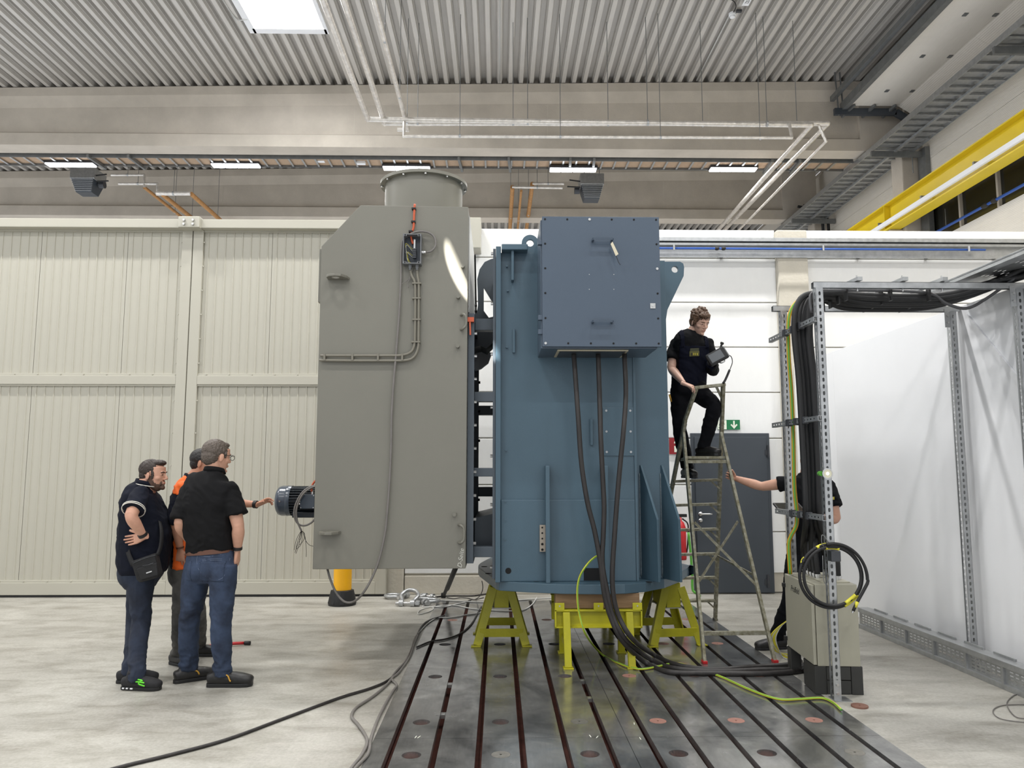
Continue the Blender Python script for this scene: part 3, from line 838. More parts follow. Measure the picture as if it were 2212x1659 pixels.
# small units under the tray
for i, (x, y, lab) in enumerate(((692, 345, 'small white sensor box under the cable ladder, left of two'), (780, 350, 'small white sensor box under the cable ladder, right of two'))):
    p = PY(x, y, 18.9)
    t = thing('sensor_box', lab, 'sensor', tuple(p))
    MB().box(p.x - .11, p.x + .11, p.y - .06, p.y + .06, p.z - .06, p.z + .06).build('case', M_BOARD, t, bevel=.01)
    MB().bar((p.x - .1, p.y, p.z + .06), (p.x - .15, p.y, p.z + .36), .03, .05).build('arm', M_GALV_D, t)
# smoke detector, its lead and number plate
p = PZ(1582, 31, roof_z(5) - .06)
t = thing('smoke_detector', 'round white smoke detector on the roof deck', 'detector', tuple(p))
MB().lathe([(.03, -.075), (.055, -.07), (.06, -.03), (.075, -.025), (.078, .02)], 20, p).build('head', M_BOARD, t, .7)
MB().box(p.x + .05, p.x + .16, p.y - .14, p.y - .08, p.z - .02, p.z + .03).build('tag_holder', M_LAMPBODY, t)
cable('detector_lead', [p + V((0, 0, 0)), p + V((0, -.25, .02)), p + V((-.12, -.42, .04)), p + V((-.3, -.45, .06))], .01, M_BLACK, 'short dark lead looping into the smoke detector')
cable('detector_lead', [p + V((-.05, .05, 0)), V((p.x - .02, 17.9, roof_z(5) - .02))], .016, M_LCABLE, 'thin white lead running from the smoke detector to the beam', smooth=1)
t = thing('number_plate', 'small white number plate on the roof deck beside the smoke detector', 'label', (p.x + .2, p.y - .6, p.z))
MB().box(p.x + .1, p.x + .24, p.y - .75, p.y - .3, p.z - .002, p.z + .002).build('plate', M_BOARD, t)
put_text('lettering', '28032', .11, M_BLACK, frame((p.x + .17, p.y - .52, p.z - .0035), (0, 1, 0), (1, 0, 0)), t)

# ---- crane runway on the right wall
cr = thing('crane_runway', 'yellow steel crane runway girder along the right wall', 'crane girder', (9.6, 14, 7.4))
gx = 9.6; z0, z1 = 7.42, 8.07
MB().box(gx - .16, gx + .16, 2, 23.5, z1 - .03, z1).build('flange', M_CRANE, cr)
MB().box(gx - .16, gx + .16, 2, 23.5, z0, z0 + .03).build('flange', M_CRANE, cr)
MB().box(gx - .01, gx + .01, 2, 23.5, z0 + .03, z1 - .03).build('web', M_CRANE, cr)
for y in (4, 11.5, 18.1): MB().box(gx - .15, gx + .15, y - .01, y + .01, z0 + .03, z1 - .03).build('stiffener', M_CRANE, cr)
for y in (18.1, 23.2): MB().box(gx - .1, 9.83, y - .15, y + .15, z0 - .25, z0 - .01).build('console', M_CONC, cr)
t = thing('conductor_rail', 'pale conductor rail fixed below the yellow crane girder flange', 'conductor rail', (9.35, 12, 7.5))
MB().box(9.36, 9.42, 2, 19.3, 7.5, 7.6).build('rail', M_BOARD, t)
for y in np.arange(3, 19, 1.9): MB().box(9.36, 9.5, y, y + .05, 7.6, 7.66).build('hanger', M_GALV_D, t)
t = thing('blue_air_line', 'blue compressed air pipe along the right wall under the crane girder', 'pipe', (10.1, 12, 7.1))
MB().cyl((10.12, 2, 7.08), (10.12, 18.5, 7.08), .03, 10).build('pipe_run', M_BLUEP, t, True)
MB().ell((10.12, 15.3, 7.08), (.055, .12, .055), 10, 8).ell((10.12, 15.0, 7.08), (.055, .1, .055), 10, 8).build('coupling', M_BLACK, t, True)
MB().cyl((10.12, 16.7, 7.08), (10.12, 16.7, 7.5), .008, 6).build('hanger_rod', M_GALV_D, t)
# ================================================================== THE MACHINE
HY = 6.5     # front of the grey housing
hs = thing('cooling_housing', 'tall grey sheet-metal cooling housing with round duct on top', 'machine housing', (-.9, 7.4, .8))
prof = [(-1.53, .802), (-.268, .806), (-.264, 3.90), (-1.203, 3.91), (-1.531, 3.54)]
MB().prism(prof, HY, 8.4, 'Y').build('body', M_GREY, hs, bevel=.006)
# left-hand cover strip
pa = PY(692, 655, HY + .3)
MB().box(-1.56, -1.528, HY + .05, HY + 1.2, PY(692, 650, HY).z, PY(692, 534, HY).z).build('side_cover', M_GREY, hs, bevel=.004)
# duct stub
pc = PY(916, 400, 7.45); zr = pc.z
MB().lathe([(.385, 3.9), (.385, zr), (.37, zr), (.37, 3.9)], 48, (pc.x, 7.45, 0)).build('duct', M_GREY, hs, .5)
MB().lathe([(.38, zr - .03), (.432, zr - .03), (.432, zr), (.38, zr)], 48, (pc.x, 7.45, 0)).build('duct_flange', M_GREY, hs, .5)
for k in range(12):
    a = 2 * PI * k / 12 + .13
    MB().cyl((pc.x + .412 * math.cos(a), 7.45 + .412 * math.sin(a), zr - .045), (pc.x + .412 * math.cos(a), 7.45 + .412 * math.sin(a), zr - .028), .012, 8).build('flange_bolt', M_STEEL, hs)
# lifting plates standing off the front face
for x0, x1, y in ((706, 758, 602), (689, 739, 1150)):
    a, b = PY(x0, y, HY), PY(x1, y, HY); w = b.x - a.x
    out = [(a.x + .01, HY)] + [(b.x - .01, HY)] + [(b.x - .02, HY - .07), (b.x - .06, HY - .135), (b.x - .11, HY - .15), (a.x + .04, HY - .13), (a.x + .015, HY - .09)]
    MB().prism(out, a.z - .011, a.z + .011, 'Z', [circ((a.x + b.x) / 2 - .015, HY - .08, .035, 16)]).build('lifting_plate', M_GREY, hs, bevel=.004)
# stub bolts and grips near the right edge
for x, y in ((1000, 577), (990, 643), (989, 749), (982, 1111)):
    p = PY(x, y, HY); MB().cyl((p.x, HY + .01, p.z), (p.x, HY - .05, p.z), .016, 12).build('stud', M_GREY, hs, .6)
for y0, y1, x in ((681, 712, 996), (1134, 1172, 991)):
    a, b = PY(x, y0, HY), PY(x, y1, HY)
    MB().tube([(a.x, HY, a.z), (a.x + .02, HY - .05, a.z), (a.x + .045, HY - .055, a.z - .03), (a.x + .045, HY - .055, b.z + .03), (a.x + .02, HY - .05, b.z), (a.x, HY, b.z)], .011, 8, 4).build('grip', M_GREY, hs, True)
# dark fixing frame on the right side of the housing
for yy_ in (HY + .12, 8.2):
    MB().box(-.262, -.208, yy_ - .05, yy_ + .03, .84, 2.97).build('frame_post', M_DKBLUE, hs)
for z in (.86, 2.95): MB().box(-.262, -.208, HY + .15, 8.2, z - .03, z + .03).build('frame_rail', M_DKBLUE, hs)
MB().prism([(HY + .12, 2.99), (8.38, 2.99), (8.38, 3.42), (7.9, 3.86), (HY + .12, 3.86)], -.263, -.256, 'X').build('bounce_lit_side', mat('bounce_lit_pale', (206, 206, 202), .4), hs)  # upper housing side; light bounced off the wall is put into its pale colour
MB().bar((-.255, 8.37, 2.97), (-.255, 8.37, 3.42), .02, .03).bar((-.255, 8.37, 3.42), (-.255, 7.9, 3.87), .02, .03, ref=(1, 0, 0)).build('edge_strip', M_DBLACK, hs)
bn = MB().cyl((0, 0, 0), (.022, 0, 0), .013, 6).mesh('frame_bolt', M_STEEL)
for k in range(10):
    o = link('frame_bolt', bn, hs); o.location = V(o.location) + V((-.208, HY + .12, 1.0 + k * .2))
bk = MB().cyl((0, 0, 0), (.022, 0, 0), .014, 6).mesh('frame_bolt', M_DBLACK)
for k in range(14):
    f = k / 13; o = link('frame_bolt', bk, hs); o.location = V(o.location) + (V((-.212, 8.1, 1.0 + 2.0 * f * 2)) if f < .5 else V((-.256, 8.25, 3.0 + .8 * (f - .5))))
# orange clamp on the edge
p = PY(1013, 694, HY + .08)
MB().box(p.x - .02, p.x + .045, HY + .02, HY + .09, p.z - .015, p.z + .025).bar((p.x + .01, HY + .03, p.z), (p.x + .015, HY + .03, p.z - .13), .014, .014).build('edge_clamp', M_ORCAB, hs)
# ---- junction box on the front
a, b = PY(872, 575, HY), PY(912.5, 511, HY)
jb = MB().prism([(a.x, a.z), (b.x, a.z), (b.x, b.z), (a.x, b.z)], HY - .085, HY, 'Y', [[(a.x + .009, a.z + .009), (b.x - .009, a.z + .009), (b.x - .009, b.z - .009), (a.x + .009, b.z - .009)]]).build('junction_box', mat('box_grey', (112, 114, 116), .5), hs, bevel=.003)
MB().box(a.x + .006, b.x - .006, HY - .006, HY - .001, a.z + .006, b.z - .006).build('box_floor', mat('box_dark', (66, 71, 78), .5), jb)
for sx in (a.x + .02, b.x - .02):
    for szz in (a.z + .012, b.z - .012):
        MB().box(sx - .013, sx + .013, HY - .084, HY - .01, szz - .009, szz + .009).build('corner_post', MATS['box_grey'], jb)
        MB().cyl((sx, HY - .0865, szz), (sx, HY - .084, szz), .006, 10).build('screw_hole', M_DBLACK, jb)
cxm = (a.x + b.x) / 2
MB().box(cxm + .008, cxm + .022, HY - .03, HY - .006, a.z + .11, b.z - .035).build('rail', M_STEEL, jb)
for k in range(5): MB().box(cxm + .002, cxm + .032, HY - .05, HY - .02, a.z + .06 + k * .018, a.z + .074 + k * .018).build('terminal', M_LAMPBODY, jb, bevel=.002)
wires = [(M_LCABLE, 0), (M_YGREEN, 1), (M_BLACK, 2), (M_LCABLE, 3), (M_YGREEN, 4), (M_BLACK, 5)]
for mt, k in wires:
    q = random.uniform; z0_ = a.z + .06 + (k % 5) * .018
    MB().tube([(cxm + .005, HY - .045, z0_), (cxm - .03 - .006 * k, HY - .07 + q(-.01, .01), z0_ + q(0, .06)), (cxm - .055 + q(0, .02), HY - .06, a.z + .10 + q(-.03, .06)), (cxm - .03 + q(-.01, .01), HY - .05, a.z + .03), (cxm - .03 + .012 * k, HY - .04, a.z + .008)], .0015, 5, 4).build('core', mt, jb, True)
for x in (886, 901):
    p = PY(x, 578, HY - .04); MB().cyl((p.x, HY - .04, a.z), (p.x, HY - .04, a.z - .03), .015, 10).cyl((p.x, HY - .04, a.z - .03), (p.x, HY - .04, a.z - .045), .011, 10).build('gland', MATS['box_grey'], jb, .5)
pg = PY(917, 545, HY - .04)
MB().cyl((b.x, HY - .04, pg.z), (b.x + .035, HY - .04, pg.z), .013, 10).cyl((b.x + .008, HY - .04, pg.z), (b.x + .018, HY - .04, pg.z), .017, 6).build('gland', M_STEEL, jb)
# loose grey conductor dangling below the box
MB().tube([PY(x, y, HY - .03) for x, y in ((891, 576), (889, 590), (883, 602), (870, 612), (862, 614))], .003, 5, 4).tube([PY(x, y, HY - .03) for x, y in ((886, 600), (881, 612), (882, 622))], .003, 5, 4).build('loose_core', M_GCABLE, jb, True)
# rigid conduits
for pts, r in (([(886, 581), (890, 597), (896.5, 613), (897, 660), (896.5, 720), (895, 745), (888, 760), (870, 767), (840, 768), (760, 768), (692, 768)], .011),
               ([(901, 581), (902, 597), (904.5, 614), (904.5, 660), (904, 720), (903, 752), (893, 772), (874, 778.5), (840, 779), (760, 779), (690, 778)], .011)):
    MB().tube([PY(x, y, HY - .03) for x, y in pts], r, 8, 4).build('conduit', MATS['grey_cable'] if False else mat('conduit_grey', (124, 120, 108), .35), hs, True)
cl = MB().box(-.022, .022, -.045, 0, -.006, .006).mesh('conduit_clip', MATS['conduit_grey'])
for x, y in ((897, 614), (905, 614), (897, 646), (904, 646), (897, 692), (904, 692), (895, 740), (903, 740)):
    p = PY(x, y, HY); o = link('conduit_clip', cl, hs); o.location = V(o.location) + p
cl2 = MB().box(-.008, .008, -.045, 0, -.028, .028).mesh('conduit_clip', MATS['conduit_grey'])
for x, y in ((703, 773), (763, 773), (818, 773), (870, 773)):
    p = PY(x, y, HY); o = link('conduit_clip', cl2, hs); o.location = V(o.location) + p
# orange lead with clips
MB().tube([PY(x, y, HY - .025) for x, y in ((896, 441), (895, 455), (894, 480), (893, 493), (889, 503), (888, 511), (890, 520), (892, 527))], .0095, 8, 4).build('orange_lead', M_ORCAB, hs, True)
for x, y in ((894.5, 453), (893.5, 481), (888, 502)):
    p = PY(x, y, HY); MB().box(p.x - .018, p.x + .018, HY - .04, HY, p.z - .008, p.z + .008).build('lead_clip', M_BLACK, hs, bevel=.003)
# long grey cable from the side gland, down the front and round underneath
pts = [PY(x, y, HY - .04) for x, y in ((920, 545), (932, 542), (941, 530), (938, 512), (925, 502), (905, 500), (886, 506))] + \
      [PY(x, y, HY - .03) for x, y in ((871, 517), (867, 540), (866, 600), (862, 680), (856, 760), (850, 830), (846, 900), (845, 960), (842, 1030), (837, 1100), (832, 1150), (820, 1205), (805, 1245), (785, 1280))] + \
      [PY(x, y, HY + .1) for x, y in ((765, 1299), (745, 1300), (728, 1283), (716, 1258), (708, 1232))] + [PY(704, 1205, HY + .3)]
cable('grey_control_cable', pts, .0095, M_GCABLE, 'long grey cable hanging down the front of the grey housing and looping below it', n=8)
# chalk lettering
pt = PY(995.5, 1206, HY)
put_text('chalk_lettering', 'D-Seite', .052, mat('chalk', (205, 205, 196), .9), frame((pt.x, HY - .0015, pt.z), (0.12, 0, 1), (-1, 0, .12)), hs, .0004, .3)

# ---- fan motor on the left side of the housing
mz, my = 1.335, 7.2
R_ = .138
mo = thing('fan_motor', 'dark blue-grey electric motor with ribbed body on the left of the grey housing', 'motor', (-1.8, my, mz - R_))
M_MOT = mat('motor_enamel', (64, 74, 86), .25, var=.03, coat=.3)
x0 = PY(599, 1080, my).x; x1 = PY(632, 1080, my).x
MB().lathe([(.06, x0 - .002), (.105, x0 + .004), (.128, x0 + .02), (R_, x0 + .05), (R_, x0 + .095), (R_ + .002, x0 + .1), (R_, x0 + .105), (R_, x1), (R_ - .008, x1)], 40, (0, my, mz), 'X').build('fan_cowl', M_MOT, mo, .7)
MB().cyl((x1 - .02, my, mz), (-1.525, my, mz), R_ - .03, 32).build('stator', mat('motor_dark', (34, 40, 47), .4), mo, .6)
fin = MB().box(x1, -1.53, -.003, .003, R_ - .035, R_ - .004).mesh('cooling_rib', MATS['motor_dark'])
for k in range(32):
    o = link('cooling_rib', fin, mo); o.location = V(o.location) + V((0, my, mz)); o.rotation_euler.x = 2 * PI * k / 32
ta, tb = PY(648, 1099, my - R_ - .05), PY(680.5, 1068, my - R_ - .05)
t_ = MB().box(ta.x, tb.x, my - R_ - .06, my - R_ + .04, ta.z, tb.z).build('terminal_box', M_MOT, mo, bevel=.006)
for sx in (ta.x + .01, tb.x - .01):
    for s2 in (ta.z + .01, tb.z - .01): MB().cyl((sx, my - R_ - .064, s2), (sx, my - R_ - .058, s2), .005, 8).build('screw', M_STEEL, t_)
MB().cyl((tb.x - .03, my - R_ - .02, tb.z), (tb.x - .03, my - R_ - .02, tb.z + .04), .013, 10).build('gland', M_STEEL, t_)
MB().cyl((ta.x - .025, my - R_ - .02, ta.z + .06), (ta.x, my - R_ - .02, ta.z + .06), .011, 8).cyl((ta.x - .02, my - R_ - .02, ta.z + .04), (ta.x, my - R_ - .02, ta.z + .04), .009, 8).build('plug', M_STEEL, t_)
MB().box(x1 + .03, -1.53, my - R_ + .02, my + R_, mz - R_ - .01, mz - R_ + .04).build('foot', MATS['motor_dark'], mo, bevel=.006)
MB().box(-1.66, -1.52, my - .1, my + .12, mz + .1, mz + R_ + .01).build('end_shield', M_MOT, mo, bevel=.02)
MB().cyl((x0 + .06, my - R_ - .004, mz + .0), (x0 + .06, my - R_ + .01, mz), .008, 8).build('cowl_screw', M_STEEL, mo)
cable('motor_lead', [PY(x, y, my - .2) for x, y in ((673, 1062), (674, 1050), (680, 1040), (690, 1032))], .009, M_ORCAB, 'short orange lead entering the motor terminal box')
gl = [(690, 1048), (672, 1051), (655, 1062), (643, 1080), (636, 1100), (637, 1120), (646, 1133), (660, 1135), (675, 1127), (686, 1112), (700, 1098)]
cable('motor_lead', [PY(x, y, my - .22) for x, y in gl], .0085, M_GCABLE, 'grey cable looping beside the motor and back behind the housing')
gl = [(690, 1050), (674, 1053), (656, 1066), (645, 1085), (640, 1105), (642, 1125), (647, 1138), (651, 1146)]
o_ = thing('frayed_cable', 'grey cable with stripped loose cores hanging below the motor', 'cable', tuple(PY(651, 1146, my - .24)))
MB().tube([PY(x, y, my - .24) for x, y in gl], .0085, 8, 5).build('sheath', M_GCABLE, o_, True)
M_CORE = mat('core_black', (50, 46, 42), .5)
for pts in ([(651, 1146), (645, 1156), (639, 1170), (635, 1188)], [(651, 1146), (647, 1158), (642, 1172), (638, 1190)], [(651, 1146), (651, 1160), (644, 1175), (637, 1194)], [(651, 1146), (652, 1165), (649, 1178), (640, 1186)],
            [(651, 1146), (656, 1150), (659, 1160), (660, 1170), (662, 1190), (662, 1203)], [(651, 1146), (658, 1152), (660, 1166), (668, 1177), (678, 1180)], [(651, 1146), (657, 1160), (654, 1170), (647, 1177)], [(651, 1146), (648, 1162), (646, 1178), (639, 1196)]):
    MB().tube([PY(x + random.uniform(-.6, .6), y, my - .24 + random.uniform(-.015, .015)) for x, y in pts], .0022, 5, 4).build('core', M_CORE, o_, True)

# ---- the blue machine frame
CY = 6.74
Zp = lambda y, d=CY, x=1100: PY(x, y, d).z
Xp = lambda x, y=900, d=CY: PY(x, y, d).x
bf = thing('blue_machine', 'tall blue-grey welded machine frame with round base flange', 'machine', (.8, 7.6, .587))
zd0, zd1 = .587, .667
under = [PZ(x, y, zd0) for x, y in ((1033, 1241), (1036, 1246), (1072, 1274), (1078, 1276), (1140, 1280), (1220, 1283.5), (1300, 1284.5), (1350, 1283), (1395, 1279), (1435, 1271), (1465, 1259), (1484, 1246), (1491, 1236))]
fr = [(p.x, p.y) for p in under]; cyd = 7.85
back = [(x, 2 * cyd - y) for x, y in reversed(fr)]
MB().prism(fr + back, zd0, zd1, 'Z').build('base_flange', M_BLUE, bf, bevel=.006)
for x, y in ((1055, 1239), (1046, 1224), (1158, 1256), (1402, 1257)):
    p = PZ(x, y, zd1); MB().lathe([(.03, -.001), (.03, .0012)], 16, (p.x, p.y, zd1)).build('flange_hole', M_DBLACK, bf)
xl, xm, xr = Xp(1078), Xp(1371), PY(1441, 900, 6.95).x
ztop = Zp(546)
# main left bay: recessed back sheet, left edge plate, top plate
MB().box(xl + .01, xm, CY, 8.9, zd1, ztop).build('column_body', M_BLUE, bf, bevel=.004)
MB().box(xl - .03, xl + .014, CY - .07, 8.9, zd1, Zp(537)).build('left_flange', M_BLUE, bf, bevel=.004)
MB().box(xl - .055, xl - .032, CY - .05, 8.8, zd1 + .03, Zp(541)).build('flange_strip', M_DKBLUE, bf)
MB().box(xl + .02, Xp(1140), CY - .12, CY + .3, ztop - .005, Zp(535)).build('top_plate', M_BLUE, bf, bevel=.008)
MB().box(xm - .01, xr, CY + .16, 8.85, zd1, PY(1430, 566, 6.95).z).build('side_box', M_BLUE, bf, bevel=.004)
MB().box(xm - .012, xm + .012, CY - .012, CY + .16, zd1, Zp(700)).build('bay_edge', M_BLUE, bf, bevel=.004)
# thick lower skirt plate
MB().box(xl + .016, xm - .014, CY - .022, CY, zd1, Zp(1079)).build('skirt_plate', M_BLUE, bf, bevel=.008)
# vertical ribs
for x, y0 in ((1183, 1006), (1309, 1006)):
    xx = Xp(x, 1100, CY - .1)
    MB().box(xx - .018, xx + .018, CY - .13, CY, zd1, Zp(y0)).build('rib', M_BLUE, bf, bevel=.006)
for x, y0, y1 in ((1107, 543, 610), (1277, 905, 962), (1110, 712, 763)):
    xx = Xp(x, y0, CY); MB().box(xx - .012, xx + .012, CY - .03 if y0 > 600 else CY - .09, CY, Zp(y1), Zp(y0)).build('stiffener', M_BLUE, bf, bevel=.005)
# gussets on the right bay
GY = CY + .16
for xw, xf in ((1388, 1425), (1434, 1472)):
    pw = PY(xw, 1250, GY); pf = PZ(xf, 1258, zd1)
    dx, dy = pf.x - pw.x, pf.y - pw.y
    zt = PY(xw, 1005, GY).z; zk_ = PY(xf - 4, 1122, pf.y + .02).z
    out = [(0, zd1), (1, zd1), (.97, zk_), (.06, zt), (0, zt)]
    nrm = V((-dy, dx, 0)).normalized() * .011
    pts = [V((pw.x + dx * u, pw.y + dy * u, z)) for u, z in out]
    MB().add([p + nrm for p in pts] + [p - nrm for p in pts], [(0, 1, 2, 3, 4), (9, 8, 7, 6, 5)] + [(i, (i + 1) % 5, 5 + (i + 1) % 5, 5 + i) for i in range(5)]).build('gusset', M_BLUE, bf, bevel=.003)
    MB().tube([(pw.x - .012, GY - .006, zd1 + .02 + k * .03) for k in range(int((zt - zd1 - .04) / .03))], lambda t: .006, 6, 1).build('weld_bead', mat('weld', (112, 124, 130), .5, var=.3, vscale=60), bf, True)
# lifting eyes
pe = PY(1145, 526, CY + .1); 
MB().prism([(pe.x - .095, ztop - .1), (pe.x + .2, ztop - .1), (pe.x + .2, ztop)] + circ(pe.x, pe.z, .077, 14, -.2, PI) + [(pe.x - .077, ztop)], CY + .08, CY + .12, 'Y', [circ(pe.x, pe.z, .034, 18)]).build('lifting_eye', M_BLUE, bf, bevel=.004)
pl = [PY(x, y, 7.3) for x, y in ((1426, 566), (1468, 566), (1475, 570), (1477, 578), (1476, 597), (1441, 670), (1438, 690), (1426, 690))]; ph_ = PY(1457, 583, 7.3)
MB().prism([(p.x, p.z) for p in pl], 7.28, 7.32, 'Y', [circ(ph_.x, ph_.z, .032, 18)]).build('lifting_eye', M_BLUE, bf, bevel=.004)
# access cover with screws
a, b = PY(1303, 985, CY), PY(1368, 880, CY)
cv = MB().box(a.x, b.x, CY - .01, CY, a.z, b.z).build('access_cover', M_BLUE, bf, bevel=.004)
for sx in (a.x + .03, b.x - .03):
    for s2 in (a.z + .035, (a.z + b.z) / 2, b.z - .03): MB().cyl((sx, CY - .016, s2), (sx, CY - .01, s2), .01, 10).build('screw', M_GALV, cv)
# earthing bar, holes and the cable opening at the foot
a, b = PY(1166, 1192, CY - .05), PY(1179, 1134, CY - .05)
eb = MB().box(a.x, b.x, CY - .05, CY - .03, a.z, b.z).build('earth_bar', mat('tinned_bar', (168, 158, 144), .4, .3), bf, bevel=.002)
for k in range(5):
    z = b.z - .022 - k * (b.z - a.z - .04) / 4; MB().cyl((a.x + .022, CY - .052, z), (a.x + .022, CY - .049, z), .008 if k < 3 else .011, 10).build('bar_hole', M_DBLACK, eb)
p = PY(1098, 1233, CY - .02); MB().cyl((p.x, CY - .0235, p.z), (p.x, CY - .02, p.z), .026, 20).build('round_hole', M_DBLACK, bf)
a, b = PY(1261, 1254, CY - .02), PY(1296, 1227, CY - .02)
MB().box(a.x, b.x, CY - .024, CY - .02, a.z, b.z).build('cable_opening', M_DBLACK, bf)
for x, y in ((1095, 575), (1097, 628), (1095, 750), (1093, 972), (1092, 1083), (1092, 1124), (1091, 1165)):
    p = PY(x, y, CY - .02); MB().cyl((p.x, CY - .03, p.z), (p.x, CY, p.z), .009, 10).build('plug', M_BLUE, bf, .6)
hx = MB().cyl((0, 0, 0), (-.02, 0, 0), .014, 6).mesh('flange_bolt', M_STEEL)
for y in (548, 656, 765, 880, 985, 1090, 1225):
    o = link('flange_bolt', hx, bf); o.location = V(o.location) + V((xl - .055, CY, Zp(y)))
# ---- linking frame between housing and column
xa, xb = -.21, xl - .05
for y, h, d in ((703, .105, CY + .1), (858, .085, CY), (1020, .075, CY), (1191, .09, CY)):
    z = PY(1040, y, d).z; MB().box(xa, xb, d - .05, d + .05, z - h / 2, z + h / 2).build('tie_bar', M_DKBLUE, bf, bevel=.006)
for y in (887, 1062):
    z = PY(1040, y, 8.2).z; MB().box(xa, xb, 8.15, 8.25, z - .05, z + .05).build('tie_bar', M_DKBLUE, bf, bevel=.006)
# air duct low between the two
z0_, z1_ = PY(1040, 1182, 7.1).z, PY(1040, 1113, 7.1).z
MB().prism([(xa, z0_), (xb, z0_), (xb, z1_ + .02), (xa, z1_ - .02)], 7.0, 8.1, 'Y').build('air_duct', M_DKBLUE, bf, bevel=.004)
# cheek plate with its opening
ck = [PY(x, y, 7.9) for x, y in ((1074, 557), (1060, 561), (1047, 567), (1036, 583), (1031, 604), (1032, 633), (1032.5, 660), (1030, 676), (1022, 684), (1022, 700), (1074, 700))]
ho = [PY(x, y, 7.9) for x, y in ((1045, 622), (1069, 662), (1069, 684), (1056, 687), (1045, 672))]
MB().prism([(p.x, p.z) for p in ck], 7.88, 7.92, 'Y', [[(p.x, p.z) for p in ho]]).build('cheek_plate', M_DKBLUE, bf)
sc_ = [PY(x, y, 8.0) for x, y in ((1016, 712), (1072, 712), (1071, 735), (1064, 755), (1052, 766), (1040, 760), (1020, 765))]
MB().prism([(p.x, p.z) for p in sc_], 7.6, 8.0, 'Y').build('scroll_casing', M_ANTH, bf, .5)
sc_ = [PY(x, y, 8.1) for x, y in ((1018, 762), (1045, 752), (1062, 765), (1055, 785), (1040, 797), (1027, 802), (1017, 775))]
MB().prism([(p.x, p.z) for p in sc_], 8.05, 8.12, 'Y').build('casing_skirt', M_BOARD, bf)

# ---- terminal box on the front
TY = 6.2
tx0, tx1, tz0, tz1 = .361, 1.339, 2.62, 3.717
dr = MB().box(tx0, tx1, TY, TY + .03, tz0, tz1).build('terminal_box_door', M_BOX, bf, bevel=.004)
bd = MB().box(tx0 - .012, tx1 - .03, TY + .032, CY, tz0 - .012, tz1 - .02).build('terminal_box', M_BOX, bf, bevel=.008)
MB().box(tx0 + .13, tx0 + .72, TY + .1, CY - .06, tz0 - .02, tz0 - .01).build('gland_plate', mat('gasket', (205, 196, 168), .6), bd)
MB().box(tx0 + .15, tx0 + .70, TY + .12, CY - .08, tz0 - .024, tz0 - .018).build('gland_recess', M_LAMPBODY, bd)
for k, y in enumerate((522, 685, 716)):
    z = PY(1170, y, TY).z; MB().box(tx0 - .035, tx0 + .004, TY + .012, TY + .06, z - .02, z + .02).build('hinge', M_BOX, dr, bevel=.004)
sd = MB().cyl((0, -.003, 0), (0, .004, 0), .0085, 10).mesh('screw', M_DBLACK); sb_ = MB().cyl((0, -.006, 0), (0, .004, 0), .011, 10).mesh('screw', M_STEEL)
ss = [(tx0 + .025 + k * (tx1 - tx0 - .05) / 5, z) for k in range(6) for z in (tz0 + .027, tz1 - .025)] + [(x, tz0 + .027 + k * (tz1 - tz0 - .052) / 5) for k in range(1, 5) for x in (tx0 + .025, tx1 - .025)]
for i, (x, z) in enumerate(ss):
    o = link('screw', sb_ if i in (0, 5, 17) else sd, dr); o.location = (x, TY, z)
for y in (521, 697):
    a, b = PY(1280, y, TY), PY(1321, y, TY)
    MB().tube([(a.x, TY + .005, a.z), (a.x, TY - .05, a.z + .002), (a.x + .02, TY - .06, a.z + .003), (b.x - .02, TY - .06, a.z + .003), (b.x, TY - .05, a.z + .002), (b.x, TY + .005, a.z)], .012, 4, 2).build('grip', M_BOX, dr)
p = PY(1410, 661, TY); MB().box(p.x - .022, p.x + .022, TY - .006, TY, p.z - .022, p.z + .022).cyl((p.x, TY - .012, p.z), (p.x, TY, p.z), .01, 10).build('lock', M_STEEL, dr, bevel=.002)
for x, y in ((1273, 593), (1326, 593), (1273, 625), (1326, 625)):
    p = PY(x, y, TY); MB().cyl((p.x, TY - .001, p.z), (p.x, TY + .002, p.z), .004, 8).build('rivet', M_GALV, dr)
tg = thing('paper_tag', 'folded paper tag hanging from the upper grip of the terminal box', 'tag', tuple(PY(1326, 545, TY - .06)))
q = [PY(x, y, TY - .07) for x, y in ((1319, 527), (1323, 522), (1336, 549), (1330, 553))]
MB().prism([(p.x, p.z) for p in q], TY - .072, TY - .070, 'Y').build('paper', mat('tag_paper', (214, 205, 180), .8), tg)
MB().tube([PY(x, y, TY - .066) for x, y in ((1320, 522), (1324, 538), (1331, 553), (1336, 566), (1340, 572))], .0025, 5, 4).build('string', M_BLACK, tg, True)

# ---- heavy black cables out of the terminal box
CP = [[(1240, 754), (1242, 800), (1249, 900), (1256, 1000), (1269, 1085), (1284, 1145), (1297, 1215), (1305, 1280), (1318, 1330), (1345, 1385)],
      [(1293, 754), (1295, 850), (1298, 950), (1303, 1050), (1305, 1100), (1303, 1160), (1301, 1215), (1311, 1275), (1324, 1330), (1352, 1382)],
      [(1350, 754), (1352, 850), (1347, 930), (1340, 1000), (1333, 1080), (1328, 1150), (1323, 1230), (1325, 1285), (1338, 1335), (1368, 1382)]]
CF = [[(1395, 1432), (1450, 1452), (1540, 1454), (1640, 1455), (1720, 1450), (1745, 1440)],
      [(1405, 1424), (1460, 1444), (1550, 1450), (1640, 1447), (1715, 1445), (1740, 1435)],
      [(1412, 1414), (1462, 1436), (1540, 1446), (1620, 1441), (1700, 1436), (1730, 1428)]]
CN = ['leftmost heavy black cable hanging from the terminal box', 'middle heavy black cable hanging from the terminal box', 'rightmost heavy black cable hanging from the terminal box']
